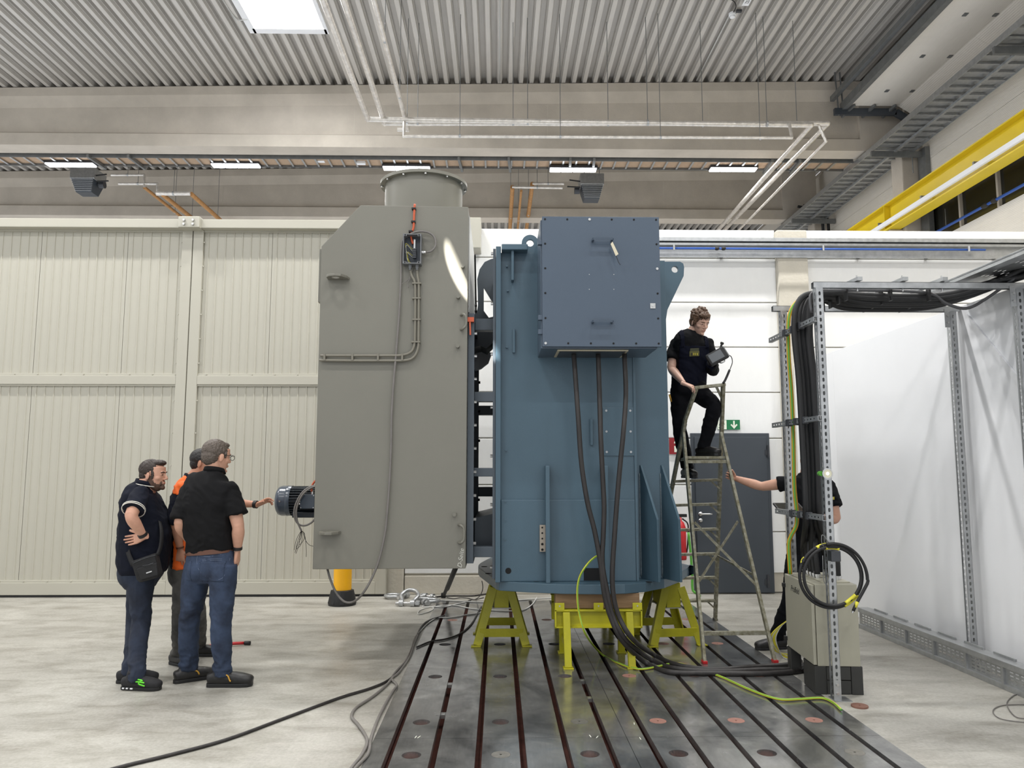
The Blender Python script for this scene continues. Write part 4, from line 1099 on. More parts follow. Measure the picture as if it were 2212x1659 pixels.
for i in range(3):
    up_ = [PY(x, y, 6.42 if k < 2 else 6.36) for k, (x, y) in enumerate(CP[i])]
    up_[0] = V((up_[0].x, 6.45, tz0 - .02))
    fl = [PZ(x, y, .022) for x, y in CF[i]]
    cable('power_cable', up_ + fl, .0205, M_CABLE, CN[i], group='heavy power cables')
def earth(name, pts, r, label, mt=None, gs=(1, 5)):
    m = MB().tube(pts, r, 8, 6); me = m.mesh(name, mt or M_YGREEN, True); me.materials.append(M_GREEN)
    n = len(me.polygons)
    for i, f in enumerate(me.polygons):
        if i % 8 in gs: f.material_index = 1
    return tag(link(name, me), label, 'cable')
earth('earth_cable', [PY(x, y, 6.6) for x, y in ((1297, 1202), (1286, 1203))] + [PY(x, y, 6.45) for x, y in ((1268, 1220), (1252, 1247), (1247, 1280), (1251, 1325), (1266, 1372))] + [PZ(x, y, .012) for x, y in ((1300, 1413), (1342, 1435), (1372, 1444), (1392, 1445), (1420, 1440), (1447, 1434), (1470, 1434), (1510, 1445), (1560, 1463), (1620, 1490), (1680, 1510), (1730, 1510), (1775, 1508), (1800, 1518), (1817, 1533))], .0085,
      'yellow and green earth cable from the blue machine across the clamping bed')

# ---- stands
M_RUBW = M_YEL
def trestle_a(label, x, y, rz=0.):
    t = thing('machine_stand', label, 'stand', (x, y, 0), 'yellow machine stands', local=True, rotz=rz)
    MB().box(-.068, .068, -.21, .21, .335, .56).build('top_box', M_YEL, t, bevel=.006)
    MB().box(-.055, .055, -.18, .18, .56, .587).build('timber_pad', M_WOOD, t)
    for sy in (-1, 1):
        for sx in (-1, 1):
            MB().bar((sx * .225, sy * .285, .012), (sx * .075, sy * .205, .52), .075, .012, ref=(0, 1, 0)).bar((sx * .225 + sx * .03, sy * .285 - sy * .03, .012), (sx * .075 + sx * .03, sy * .205 - sy * .03, .50), .012, .065, ref=(0, 1, 0)).build('leg', M_YEL, t, bevel=.004)
            MB().box(sx * .235 - .045, sx * .235 + .045, sy * .28 - .035, sy * .28 + .035, 0, .012).build('foot', M_YEL, t, bevel=.003)
        MB().bar((-.2, sy * .268, .12), (.2, sy * .268, .12), .012, .075, ref=(0, 0, 1)).build('cross_tie', M_YEL, t, bevel=.003)
    MB().box(-.085, .085, -.2, .2, .325, .335).build('seat_plate', M_LCABLE, t)
    return t
trestle_a('yellow A-frame stand under the left end of the blue machine', .035, 7.59)
trestle_a('yellow A-frame stand under the right end of the blue machine', 1.625, 7.57, .12)
def trestle_b(label, x, y, rz=0.):
    t = thing('machine_stand', label, 'stand', (x, y, 0), 'yellow machine stands', local=True, rotz=rz)
    W2 = .365
    for yy_ in (-.17, .17):
        s_ = 1 if yy_ > 0 else -1
        MB().prism([(-W2, .31), (W2, .31), (W2, .452), (-W2, .452)], yy_ - .006, yy_ + .006, 'Y').build('beam_web', M_YEL, t)
        for z in (.31, .445): MB().box(-W2, W2, min(yy_, yy_ + s_ * .05), max(yy_, yy_ + s_ * .05), z, z + .012).build('beam_flange', M_YEL, t, bevel=.003)
        for x_ in (-W2, W2 - .012): MB().box(x_, x_ + .012, min(yy_, yy_ + s_ * .05), max(yy_, yy_ + s_ * .05), .31, .457).build('beam_end', M_YEL, t)
        for x_ in (-W2, -.04, W2 - .08):
            tb_ = MB().box(x_, x_ + .08, yy_ + s_ * .04, yy_ + s_ * .05, .45, .515).build('tab', M_YEL, t, bevel=.002)
            MB().cyl((x_ + .04, yy_ + s_ * .054, .49), (x_ + .04, yy_ + s_ * .04, .49), .007, 8).build('tab_screw', M_STEEL, tb_)
        for x_ in (-.262, .262):
            MB().bar((x_, s_ * .275, .01), (x_ - .008, s_ * .215, .44), .058, .058, ref=(0, 1, 0)).build('leg', M_YEL, t, bevel=.005)
            MB().box(x_ - .042, x_ + .042, s_ * .275 - .042, s_ * .275 + .042, 0, .012).build('foot', M_YEL, t, bevel=.003)
    for x_ in (-.262, .262):
        MB().bar((x_, -.255, .15), (x_, .255, .15), .03, .05).build('side_tie', M_YEL, t, bevel=.003)
    return t
trestle_b('yellow four-legged stand at the front with timber beam, nearest the camera', .84, 6.78)
trestle_b('yellow stand at the rear under the blue machine, half hidden', .92, 8.48)
for i, (x, y, lab) in enumerate(((.84, 6.78, 'squared timber beam on the front yellow stand'), (.92, 8.48, 'squared timber beam on the rear yellow stand'))):
    t = tag(MB().box(x - .355, x + .355, y - .16, y - .005, .459, .585).build('timber_beam', M_WOOD, None, bevel=.006), lab, 'timber')
# ================================================================== STEP LADDER
ld = thing('step_ladder', 'paint-worn olive metal step ladder with hand rail beside the blue machine', 'ladder', (2.02, 7.5, 0))
rl = dict(fl0=V((1.74, 6.66, 0)), fr0=V((2.345, 6.68, 0)), bl0=V((1.60, 8.50, 0)), br0=V((2.352, 8.505, 0)))
flt, frt = PY(1476, 935, 7.36), PY(1557, 935, 7.36)
tl, trr = PY(1500, 838, 7.2), PY(1562, 832, 7.2)
def rail(a, b, w=.026, h=.058, ref=(0, 1, .4)): return MB().bar(a, b, w, h, ref=ref)
rail(rl['fl0'], flt).build('support_rail', M_LADDER, ld, bevel=.004)
rail(rl['fr0'], frt).build('support_rail', M_LADDER, ld, bevel=.004)
elbow = tl.lerp(rl['bl0'], .12) + V((-.02, .02, 0))
MB().bar(rl['bl0'], elbow, .03, .062, ref=(0, 1, .4)).build('climbing_rail', M_LADDER, ld, bevel=.004)
MB().bar(rl['br0'], trr, .03, .062, ref=(0, 1, .4)).build('climbing_rail', M_LADDER, ld, bevel=.004)
MB().bar(elbow, tl + V((.02, 0, .0)), .03, .05, ref=(0, 1, .4)).bar(tl, trr + V((.02, 0, .005)), .03, .05, ref=(0, 1, 0)).build('hand_rail', M_LADDER, ld, bevel=.006)
MB().bar(trr.lerp(tl, .25), trr.lerp(rl['br0'], .055), .022, .012, ref=(0, 1, 0)).build('corner_brace', M_LADDER, ld)
def back_at(z):
    f = z / trr.z; return rl['bl0'].lerp(tl + V((-.03, 0, 0)), f), rl['br0'].lerp(trr, f)
for y in (1036, 1089, 1143, 1196, 1247, 1297):
    # find the height at which the rear rail carries this tread
    best = min((abs(PY(1546, y, back_at(z)[1].y).z - z), z) for z in np.arange(.1, 1.8, .005))[1]
    a, b = back_at(best); MB().bar(a, b, .075, .026, ref=(0, 0, 1)).build('tread', M_LADDER, ld, bevel=.004)
    MB().bar(b + V((-.09, 0, -.012)), b + V((-.005, 0, -.09)), .016, .008, ref=(0, 1, 0)).build('tread_brace', M_LADDER, ld)
zpl = 1.735
a, b = back_at(zpl)
pf = (zpl / flt.z); fa, fb = rl['fl0'].lerp(flt, pf), rl['fr0'].lerp(frt, pf)
MB().add([fa + V((0, .0, .012)), fb + V((0, 0, .012)), b + V((0, -.01, .012)), a + V((.03, -.01, .012)), fa + V((0, 0, -.012)), fb + V((0, 0, -.012)), b + V((0, -.01, -.012)), a + V((.03, -.01, -.012))],
         [(0, 1, 2, 3), (7, 6, 5, 4), (0, 4, 5, 1), (1, 5, 6, 2), (2, 6, 7, 3), (3, 7, 4, 0)]).build('platform', M_LADDER, ld)
MB().bar(fa + V((0, -.02, -.04)), fb + V((0, -.02, -.04)), .02, .03).build('platform_edge', M_LADDER, ld, bevel=.003)
for p, q in ((((1500, 1128)), (1636, 1266)), ((1594, 1126), (1510, 1256))):
    def on_front(x, y):
        return min((abs(PY(x, y, d).z - (d - 6.66) / .70 * flt.z), d) for d in np.arange(6.6, 7.4, .01))[1]
    MB().bar(PY(*p, on_front(*p)), PY(*q, on_front(*q)), .006, .022, ref=(0, 0, 1)).build('cross_brace', M_LADDER, ld)
MB().bar(PY(1548, 1200, 7.9), PY(1630, 1243, 7.05), .008, .02).build('spreader', M_LADDER, ld)
f = .21; MB().bar(rl['fl0'].lerp(flt, f * .55), rl['fr0'].lerp(frt, f * .55), .025, .035).build('bottom_tie', M_LADDER, ld, bevel=.003)
for k in ('fl0', 'fr0'): MB().cbox(rl[k] + V((0, 0, .012)), .04, .07, .024).build('foot_cap', M_RED, ld, bevel=.004)
for k in ('bl0', 'br0'): MB().cbox(rl[k] + V((0, 0, .012)), .04, .07, .024).build('foot_cap', M_BLACK, ld, bevel=.004)

# ================================================================== CONTROL CABINET
ca = math.radians(-4.0)
ub, vb = V((math.cos(ca), math.sin(ca), 0)), V((-math.sin(ca), math.cos(ca), 0))
A0 = V((2.318, 5.745, 0)); CW, CL = .318, .66
ztc = PY(1757, 1262, 5.745).z; zpb = PY(1865, 1443, 5.69).z
cb = thing('control_cabinet', 'low grey steel control cabinet on a black plinth', 'cabinet', tuple(A0 + ub * CW / 2 + vb * CL / 2))
CM = frame(A0, ub, vb)
def cbx(x0, x1, y0, y1, z0, z1): return MB().box(x0, x1, y0, y1, z0, z1).xform(CM)
cbx(.014, CW, 0, CL, zpb, ztc).build('body', M_GREYCAB, cb, bevel=.006)
dd = cbx(-.014, .010, .008, CL - .008, zpb + .006, ztc - .008).build('door', M_GREYCAB, cb, bevel=.005)
for z in (ztc - .1, ztc - .52): cbx(-.034, -.012, CL - .03, CL + .012, z - .016, z + .016).build('latch', M_BLACK, dd, bevel=.004)
# plinth of corner blocks and panels
for x0, x1, y0, y1 in ((-.012, .07, 0, .07), (CW - .07, CW + .012, 0, .07), (-.012, .07, CL - .09, CL), (CW - .07, CW + .012, CL - .09, CL)):
    cbx(x0, x1, y0, y1, 0, zpb).build('plinth_corner', M_PLINTH, cb, bevel=.004)
for z0, z1 in ((.004, zpb / 2 - .003), (zpb / 2 + .003, zpb - .004)):
    cbx(.073, CW - .073, .004, .02, z0, z1).build('plinth_panel', M_PLINTH, cb, bevel=.003)
cbx(-.008, .008, .073, .27, .004, zpb - .004).build('plinth_panel', M_PLINTH, cb, bevel=.003)
cbx(CW - .01, CW + .005, .073, CL - .09, .004, zpb - .004).build('plinth_panel', M_PLINTH, cb, bevel=.003)
cbx(.03, CW - .03, .1, CL - .1, zpb - .02, zpb).build('floor_plate', M_DBLACK, cb)
cbx(.09, .30, .08, .62, ztc, ztc + .008).build('gland_plate', M_GREYCAB, cb, bevel=.002)
GL = [(.13, .57 - .072 * k) for k in range(5)] + [(.25, .44 - .085 * k) for k in range(4)]
gm = MB().lathe([(.02, 0), (.02, .012), (.026, .013), (.026, .03), (.022, .032), (.022, .045), (.016, .05)], 12).mesh('cable_gland', M_STEEL, .5)
for x, y in GL:
    p = CM @ V((x, y, ztc + .008)); o = link('cable_gland', gm, cb); o.location = V(o.location) + p
put_text('marker_lettering', 'Prüffeld', .066, mat('marker_ink', (70, 70, 66), .7), CM @ frame((-.0152, CL - .27, ztc - .10), (0, -1, 0), (0, 0, 1)), cb, .0004, .35)

# ================================================================== STRUT FRAME
fx0, fx1, fyn, fyb, fz = 2.40, 3.915, 5.62, 6.47, 2.975
sf = thing('strut_frame', 'galvanised slotted strut frame standing over the control cabinet', 'frame', ((fx0 + fx1) / 2, 6.0, 0))
PW = .056
def strut_post(x, y, h, two=True):
    n = int(h / .05)
    r = MB().prism([(-PW / 2, 0), (PW / 2, 0), (PW / 2, h), (-PW / 2, h)], -PW / 2, -PW / 2 + .003, 'Y', [slot(0, .03 + k * .05, .017, .032, 3) for k in range(n)])
    r.prism([(-PW / 2, 0), (PW / 2, 0), (PW / 2, h), (-PW / 2, h)], -PW / 2, -PW / 2 + .003, 'X', [slot(0, .03 + k * .05, .014, .03, 3) for k in range(n)])
    r.box(PW / 2 - .003, PW / 2, -PW / 2, PW / 2, 0, h)
    r.box(-PW / 2, -PW / 2 + .012, PW / 2 - .003, PW / 2, 0, h); r.box(PW / 2 - .012, PW / 2, PW / 2 - .003, PW / 2, 0, h)
    return r
pm = strut_post(0, 0, fz).mesh('post', M_GALV)
for x, y in ((fx0, fyn), (fx0 + .047, fyb), (fx1, fyn), (fx1, fyb)):
    o = link('post', pm, sf); o.location = V(o.location) + V((x, y, 0))
    MB().box(x - .03, x + .09, y - .06, y + .06, 0, .006).build('foot_plate', M_GALV, sf)
    MB().box(x - .026, x + .026, y - .03, y - .026, .006, .14).build('foot_bracket', M_GALV, sf)
    for z in (.05, .11): MB().cyl((x, y - .04, z), (x, y - .028, z), .011, 6).build('bolt', M_STEEL, sf)
for y in (fyn, fyb):
    MB().prism([(fx0 - .04, fz), (fx1 + .06, fz), (fx1 + .06, fz + .045), (fx0 - .04, fz + .045)], y - .024, y - .021, 'Y').box(fx0 - .04, fx1 + .06, y - .024, y + .024, fz + .042, fz + .045).box(fx0 - .04, fx1 + .06, y + .021, y + .024, fz, fz + .045).build('top_rail', M_GALV, sf)
    MB().box(fx1 - .075, fx1 - .03, y - .03, y - .026, fz - .14, fz + .02).build('corner_bracket', M_GALV, sf)
    for z in (fz - .1, fz - .04): MB().cyl((fx1 - .052, y - .042, z), (fx1 - .052, y - .03, z), .01, 6).build('bolt', M_STEEL, sf)
def cross(a, b, name):
    a, b = V(a), V(b); L = (b - a).length
    m = MB().prism([(0, -.02), (L, -.02), (L, .02), (0, .02)], -.015, -.012, 'Y', [slot(.05 + k * .06, 0, .03, .012, 3) for k in range(int(L / .06) - 1)])
    m.box(0, L, -.015, .015, .017, .02); m.box(0, L, -.015, .015, -.02, -.017)
    d = (b - a).normalized(); s_ = V((0, 0, 1)).cross(d)
    m.xform(frame(a, d, s_)); return m.build(name, M_GALV, sf)
for y in (702, 914, 1128):
    zf = PY(1775, y - 10, fyn).z
    c_ = cross((fx0 - .045, fyb + .06, zf), (fx0 - .05, fyn - .06, zf), 'cable_rung')
    for k in range(3): MB().box(fx0 - .075, fx0 - .03, fyn + .2 + k * .16, fyn + .24 + k * .16, zf - .028, zf + .028).build('cable_clamp', M_LAMPBODY, c_, bevel=.004)
for xf, xb_ in ((1852, 1845), (1950, 1915), (2035, 1990)):
    x = PY(xf, 622, fyn).x
    MB().bar((x, fyn - .05, fz + .065), (x - .05, fyb + .05, fz + .065), .04, .03).build('top_rung', M_GALV, sf, bevel=.002)
    MB().cyl((x, fyn, fz - .02), (x, fyn, fz + .1), .006, 6).build('bolt', M_STEEL, sf)
    for k in range(4): MB().bar((x - .02, fyn + .15 + k * .14, fz + .045), (x - .02, fyn + .15 + k * .14, fz - .06), .05, .012).build('cable_tie', M_BLACK, sf)

# black cables rising from the glands, over the frame and away to the wall tray
for i, (gx_, gy_) in enumerate(GL):
    p = CM @ V((gx_, gy_, ztc + .03)); f = i / 8
    by = 5.86 + .05 * ((i * 3) % 7); bx = by * (.3965 + .0026 * i)
    zz = fz + .012 - .02 * (i % 3)
    pts = [p, p + V((-.01, 0, .18)), V((bx + .02, by + .03, 1.25)), V((bx + .01, by, 1.7)), V((bx, by, 2.3)), V((bx - .02, by, 2.72)), V((bx + .03, by + .01, 2.93 + .012 * (i % 4))), V((bx + .17, by + .02, 3.0 + .01 * (i % 3))), V((2.85, by + .02, zz)), V((3.2, by, zz - .015)), V((3.5, by - .06, zz - .01)), V((3.78, by - .16, zz + .06)), V((3.98, by - .4, fz + .09 + .01 * i)), V((4.05, by - 1.2, fz + .12))]
    cable('black_feed_cable', pts, .0235, M_BLACK, ['black feed cable from the rearmost gland of the cabinet long row', 'black feed cable from the second gland of the cabinet long row, counted from the rear', 'black feed cable from the middle gland of the cabinet long row', 'black feed cable from the fourth gland of the cabinet long row, counted from the rear', 'black feed cable from the foremost gland of the cabinet long row', 'black feed cable from the rearmost gland of the cabinet short row', 'black feed cable from the second gland of the cabinet short row, counted from the rear', 'black feed cable from the third gland of the cabinet short row, counted from the rear', 'black feed cable from the foremost gland of the cabinet short row'][i], group='black feed cables in the strut frame')
cable('thin_grey_lead', [V((2.36, 5.66, 2.8)), V((2.38, 5.68, 2.95)), V((2.6, 5.75, 2.99)), V((3.3, 5.8, 2.99)), V((3.48, 5.8, 2.90)), V((3.62, 5.78, 2.86)), V((3.76, 5.75, 2.93)), V((3.9, 5.6, 3.06))], .012, mat('lead_dark_grey', (76, 76, 78), .5), 'thinner grey lead sagging below the black cables on the strut frame')
earth('earth_riser', [PY(x, y, 6.25) for x, y in ((1790, 640), (1755, 642), (1725, 650), (1708, 672), (1703, 705), (1704, 770), (1710, 850), (1714, 950), (1716, 1050), (1721, 1105), (1720, 1135), (1708, 1160), (1704, 1180), (1707, 1240))],   .017, 'thick yellow and green earth cable on the rear post of the strut frame', mat('earth_sheath', (206, 162, 40), .45), (1,))
# coil of cable hung on the front post
co = thing('cable_coil', 'coil of black cable with yellow tape hanging on the front strut post', 'cable coil', tuple(PY(1795, 1310, 5.54)))
pc_ = PY(1796, 1245, 5.54)
def ring(cx, cz, r, y0, a0, a1, n=40, sq=1.0): return [V((cx + r * math.sin(a0 + (a1 - a0) * k / n), y0 + .012 * math.sin(3 * k / n), cz + sq * r * math.cos(a0 + (a1 - a0) * k / n))) for k in range(n + 1)]
l1 = ring(pc_.x, pc_.z, .225, 5.54, -1.15, 2 * PI - .55, 40, .98)
l2 = ring(pc_.x + .005, pc_.z + .002, .205, 5.525, -.4, 2 * PI - .2, 40)
tail = ring(pc_.x + .01, pc_.z - .005, .235, 5.51, -.2, 1.75, 16) + [PY(1852, 1300, 5.51), PY(1843, 1320, 5.51)]
for nm, l in (('turn', l1), ('turn', l2), ('tail', tail)): MB().tube(l, .0115, 8, 2).build(nm, M_BLACK, co, True)
for a0, a1, r, y0 in ((-.45, .08, .225, 5.54), (-.2, .3, .205, 5.525), (2.2, 2.75, .225, 5.54), (2.25, 2.7, .205, 5.525), (-1.15, -.95, .225, 5.54)):
    MB().tube(ring(pc_.x, pc_.z, r, y0, a0, a1, 8, .985), .0128, 8, 2).build('yellow_tape', mat('tape_yellow', (222, 214, 64), .45), co, True)
MB().tube([PY(1852, 1300, 5.51), PY(1847, 1312, 5.51)], .0125, 8, 1).build('yellow_tape', MATS['tape_yellow'], co, True)
MB().tube([PY(1845, 1315, 5.51), PY(1841, 1324, 5.51)], .007, 6, 1).build('lug', M_STEEL, co)
p = PY(1801, 1200, 5.57); MB().box(p.x - .035, p.x + .035, 5.53, 5.6, p.z - .04, p.z + .035).build('hook_block', M_LAMPBODY, co, bevel=.006)
MB().tube([PY(x, y, 5.53) for x, y in ((1787, 1192), (1776, 1175), (1775, 1158), (1780, 1158), (1795, 1180))], .003, 5, 4).tube([PY(x, y, 5.53) for x, y in ((1793, 1212), (1792, 1240), (1786, 1262), (1779, 1250), (1777, 1200))], .003, 5, 4).build('wire_sling', M_GALV_D, co, True)
# torch clipped to the post
p = PY(1785, 1023, 5.55)
tc_ = thing('hand_torch', 'black and green hand torch clipped to the strut post, lens facing out', 'torch', tuple(p))
MB().lathe([(.018, .06), (.02, .03), (.035, .012), (.038, 0)], 24, (p.x, 5.53, p.z), 'Y').build('head', M_BLACK, tc_, .6)
MB().lathe([(.038, .0), (.039, -.004), (.03, -.005), (.03, 0)], 24, (p.x, 5.53, p.z), 'Y').build('bezel', M_STEEL, tc_, .6)
MB().lathe([(.012, -.002), (.03, -.003), (.03, .0)], 24, (p.x, 5.53, p.z), 'Y').build('reflector', mat('reflector', (216, 212, 186), .2, .7), tc_, .6)
MB().lathe([(.003, -.006), (.011, -.005), (.012, 0)], 16, (p.x, 5.53, p.z), 'Y').build('led', mat('torch_led', (250, 246, 220), .5, emit=1.5), tc_, True)
MB().cyl((p.x - .03, 5.56, p.z), (p.x - .02, 5.62, p.z), .018, 12).build('grip', M_GREEN, tc_, .6)

# ================================================================== WHITE PARTITION, TRAYS ON THE RIGHT
wp = struct_root('wall_partition', (4.0, 6, 0))
for y0, y1 in ((1.5, 4.0), (4.0, 6.5), (6.5, 9.0), (9.0, 10.28)):
    MB().box(3.985, 4.015, y0, y1 - .0015, .0, 3.02).build('white_sheet', M_BOARD, wp, bevel=.002)
for y in (2.0, 4.0, 6.6, 9.0): MB().box(4.015, 4.08, y - .03, y + .03, 0, 3.0).build('stud', M_GALV, wp)
MB().bar((3.975, 6.36, 2.92), (3.975, 5.05, 1.55), .016, .05, ref=(0, 1, 1)).build('diagonal_strip', M_BOARD, wp)
# cable tray lying on edge
ft = thing('floor_cable_tray', 'galvanised perforated cable tray lying on edge along the white partition', 'cable tray', (3.78, 5.8, 0))
HT = .205
pe_ = MB().prism([(0, .035), (.45, .035), (.45, HT - .04), (0, HT - .04)], 0, .002, 'X', [slot(.06 + .062 * c_, .062 + .026 * r_, .045, .009, 2) for c_ in range(6) for r_ in range(4)]).mesh('perforated_panel', M_GALV)
ty0, ty1 = 3.6, 8.1
def trx(y): return 3.735 + (8.1 - y) * .012
n = int((ty1 - ty0) / .45)
for k in range(n):
    o = link('perforated_panel', pe_, ft); o.location = V(o.location) + V((trx(ty0 + k * .45), ty0 + k * .45, 0))
    MB().box(trx(ty0 + k * .45) - .012, trx(ty0 + k * .45) + .02, ty0 + k * .45 - .012, ty0 + k * .45 + .012, .02, HT - .02).build('cross_rib', M_GALV, ft)
for z0, z1 in ((0, .04), (HT - .045, HT)):
    MB().add([(trx(y) + dx, y, z) for y in (ty0, ty1) for dx in (-.014, .1) for z in (z0, z1)], [(0, 1, 3, 2), (4, 6, 7, 5), (0, 4, 5, 1), (2, 3, 7, 6), (0, 2, 6, 4), (1, 5, 7, 3)]).build('edge_rail', M_GALV, ft, bevel=.003)
for k in range(12): MB().box(trx(ty0 + k * .37) + .07, trx(ty0 + k * .37) + .085, ty0 + k * .37, ty0 + .25 + k * .37, HT, HT + .018).build('lip', M_GALV, ft)
# perforated tray overhead, running towards the camera
ut = thing('overhead_cable_tray', 'perforated galvanised cable tray above the white partition, upper right', 'cable tray', (4.1, 4.5, 3.1))
uz = 3.12
ua = PZ(2045, 622, uz); uw = PZ(2150, 618, uz).x - ua.x
up_ = MB().prism([(0, 0), (uw, 0), (uw, .4), (0, .4)], 0, .002, 'Z', [slot(.05 + .035 * (r_ % 9), .05 + .075 * c_ + .0, .009, .05, 2) for c_ in range(4) for r_ in range(int((uw - .08) / .035)) if (r_ // 3 + c_) % 2 == 0]).mesh('tray_floor', M_GALV)
sp_ = MB().prism([(0, 0), (.4, 0), (.4, .06), (0, .06)], 0, .002, 'X', [slot(.04 + .08 * k, .03, .01, .024, 2) for k in range(5)]).mesh('tray_side', M_GALV)
for k in range(8):
    y = ua.y - .1 - .4 * (k + 1) + .3
    o = link('tray_floor', up_, ut); o.location = V(o.location) + V((ua.x, y, uz))
    for xx in (ua.x, ua.x + uw):
        o = link('tray_side', sp_, ut); o.location = V(o.location) + V((xx, y, uz))
MB().cyl((ua.x - .02, ua.y + .2, uz + .045), (ua.x - .02, 2.4, uz + .045), .008, 6).build('edge_wire', M_GALV, ut)
MB().box(ua.x - .1, ua.x - .015, 2.6, ua.y + .25, uz - .02, uz + .0).build('support_channel', M_GALV, ut)

# ================================================================== THINGS ON THE FLOOR
p = PZ(1857, 1527)
tag(MB().prism(circ(p.x, p.y, .056, 28), 0, .012, 'Z', [circ(p.x, p.y, .008, 8)]).build('cover_disc', mat('disc_brown', (128, 92, 78), .6, var=.15, vscale=20), None, bevel=.002), 'loose brown cover disc lying on the floor by the strut frame foot', 'disc')
cable('thin_floor_wire', [PZ(x, y, .006) for x, y in ((2212, 1498), (2190, 1502), (2175, 1520), (2190, 1545), (2212, 1552), (2250, 1548), (2250, 1525), (2212, 1522), (2165, 1524), (2145, 1535), (2160, 1552), (2212, 1560), (2260, 1558))], .0035, M_GCABLE, 'thin grey wire looped on the floor at the lower right')
# bollard
p = PZ(740, 1296); by_ = 9.55; bx_ = PY(740, 1260, by_).x
bo = thing('bollard', 'yellow impact bollard with black rubber foot below the grey housing', 'bollard', (bx_, by_, 0))
MB().cyl((bx_, by_, .1), (bx_, by_, 1.2), .108, 28).ell((bx_, by_, 1.2), (.108, .108, .05), 28, 8).build('post', M_BOLY, bo, .8)
MB().lathe([(.165, 0), (.165, .04), (.155, .1), (.135, .17), (.115, .18)], 24, (bx_, by_, 0)).build('rubber_foot', M_BLACK, bo, .5)
for k in range(8):
    a = 2 * PI * k / 8 + .2; MB().bar((bx_ + .16 * math.cos(a), by_ + .16 * math.sin(a), .02), (bx_ + .125 * math.cos(a), by_ + .125 * math.sin(a), .175), .05, .02, ref=(math.cos(a), math.sin(a), 0)).build('foot_rib', M_BLACK, bo, bevel=.004)
# shackles
def shackle(label, x, y, rz, s=1.0, tilt=0.):
    t = thing('bow_shackle', label, 'shackle', (x, y, 0), 'galvanised bow shackles', local=True, rotz=rz)
    M_ = Matrix.Rotation(tilt, 4, 'X')
    bow = [(-.055, 0, .03), (-.06, .05, .03 + .0), (-.085, .12, .03), (-.05, .185, .03), (0, .205, .03), (.05, .185, .03), (.085, .12, .03), (.06, .05, .03), (.055, 0, .03)]
    MB().tube([V(p) * s for p in bow], .019 * s, 10, 5).xform(M_).build('bow', M_GALV, t, True)
    MB().cyl(V((-.11, 0, .03)) * s, V((.115, 0, .03)) * s, .017 * s, 12).xform(M_).build('pin', M_STEEL, t, .6)
    for sx in (-.055, .055): MB().cyl(V((sx - .02, 0, .03)) * s, V((sx + .02, 0, .03)) * s, .036 * s, 16).xform(M_).build('eye', M_GALV, t, .6)
    MB().cyl(V((.085, 0, .03)) * s, V((.12, 0, .03)) * s, .03 * s, 6).xform(M_).build('nut', M_GALV, t)
    return t
p = PZ(880, 1309); shackle('galvanised bow shackle tilted up at the front of the shackle heap', p.x, p.y, -.1, 1.25, .5)
p = PZ(868, 1297); shackle('galvanised bow shackle lying at the left of the shackle heap', p.x, p.y + .1, 1.2, 1.15)
p = PZ(912, 1306); shackle('galvanised bow shackle lying at the right of the shackle heap', p.x, p.y, -.9, 1.1)
p = PZ(925, 1296); shackle('galvanised bow shackle lying at the back of the shackle heap', p.x, p.y + .1, 2.6, 1.0)
# red bar tool
a, b = PZ(440, 1397, .02), PZ(528, 1389, .02)
rb = thing('red_bar', 'red steel bar with black grip lying on the floor behind the men', 'tool', tuple(a))
MB().tube([a, a.lerp(b, .6) + V((0, 0, .005)), b], .014, 8, 3).build('shaft', M_RED, rb, True)
MB().cyl(b, PZ(541, 1389, .02), .018, 10).build('grip', M_BLACK, rb, True)
# prop strut behind the housing
pb_, pt_ = PZ(958, 1291), PY(993, 1205, 8.7)
ps = thing('prop_strut', 'slim black prop strut slanting down behind the grey housing', 'strut', tuple(pb_))
MB().cyl(pb_ + V((0, 0, .02)), pt_, .022, 10).build('tube', M_BLACK, ps, True)
MB().cyl(pb_.lerp(pt_, .25), pt_, .03, 10).build('outer_tube', M_BLACK, ps, True)
MB().cbox(pb_ + V((0, 0, .03)), .06, .06, .06).build('foot', M_BLACK, ps, bevel=.008)
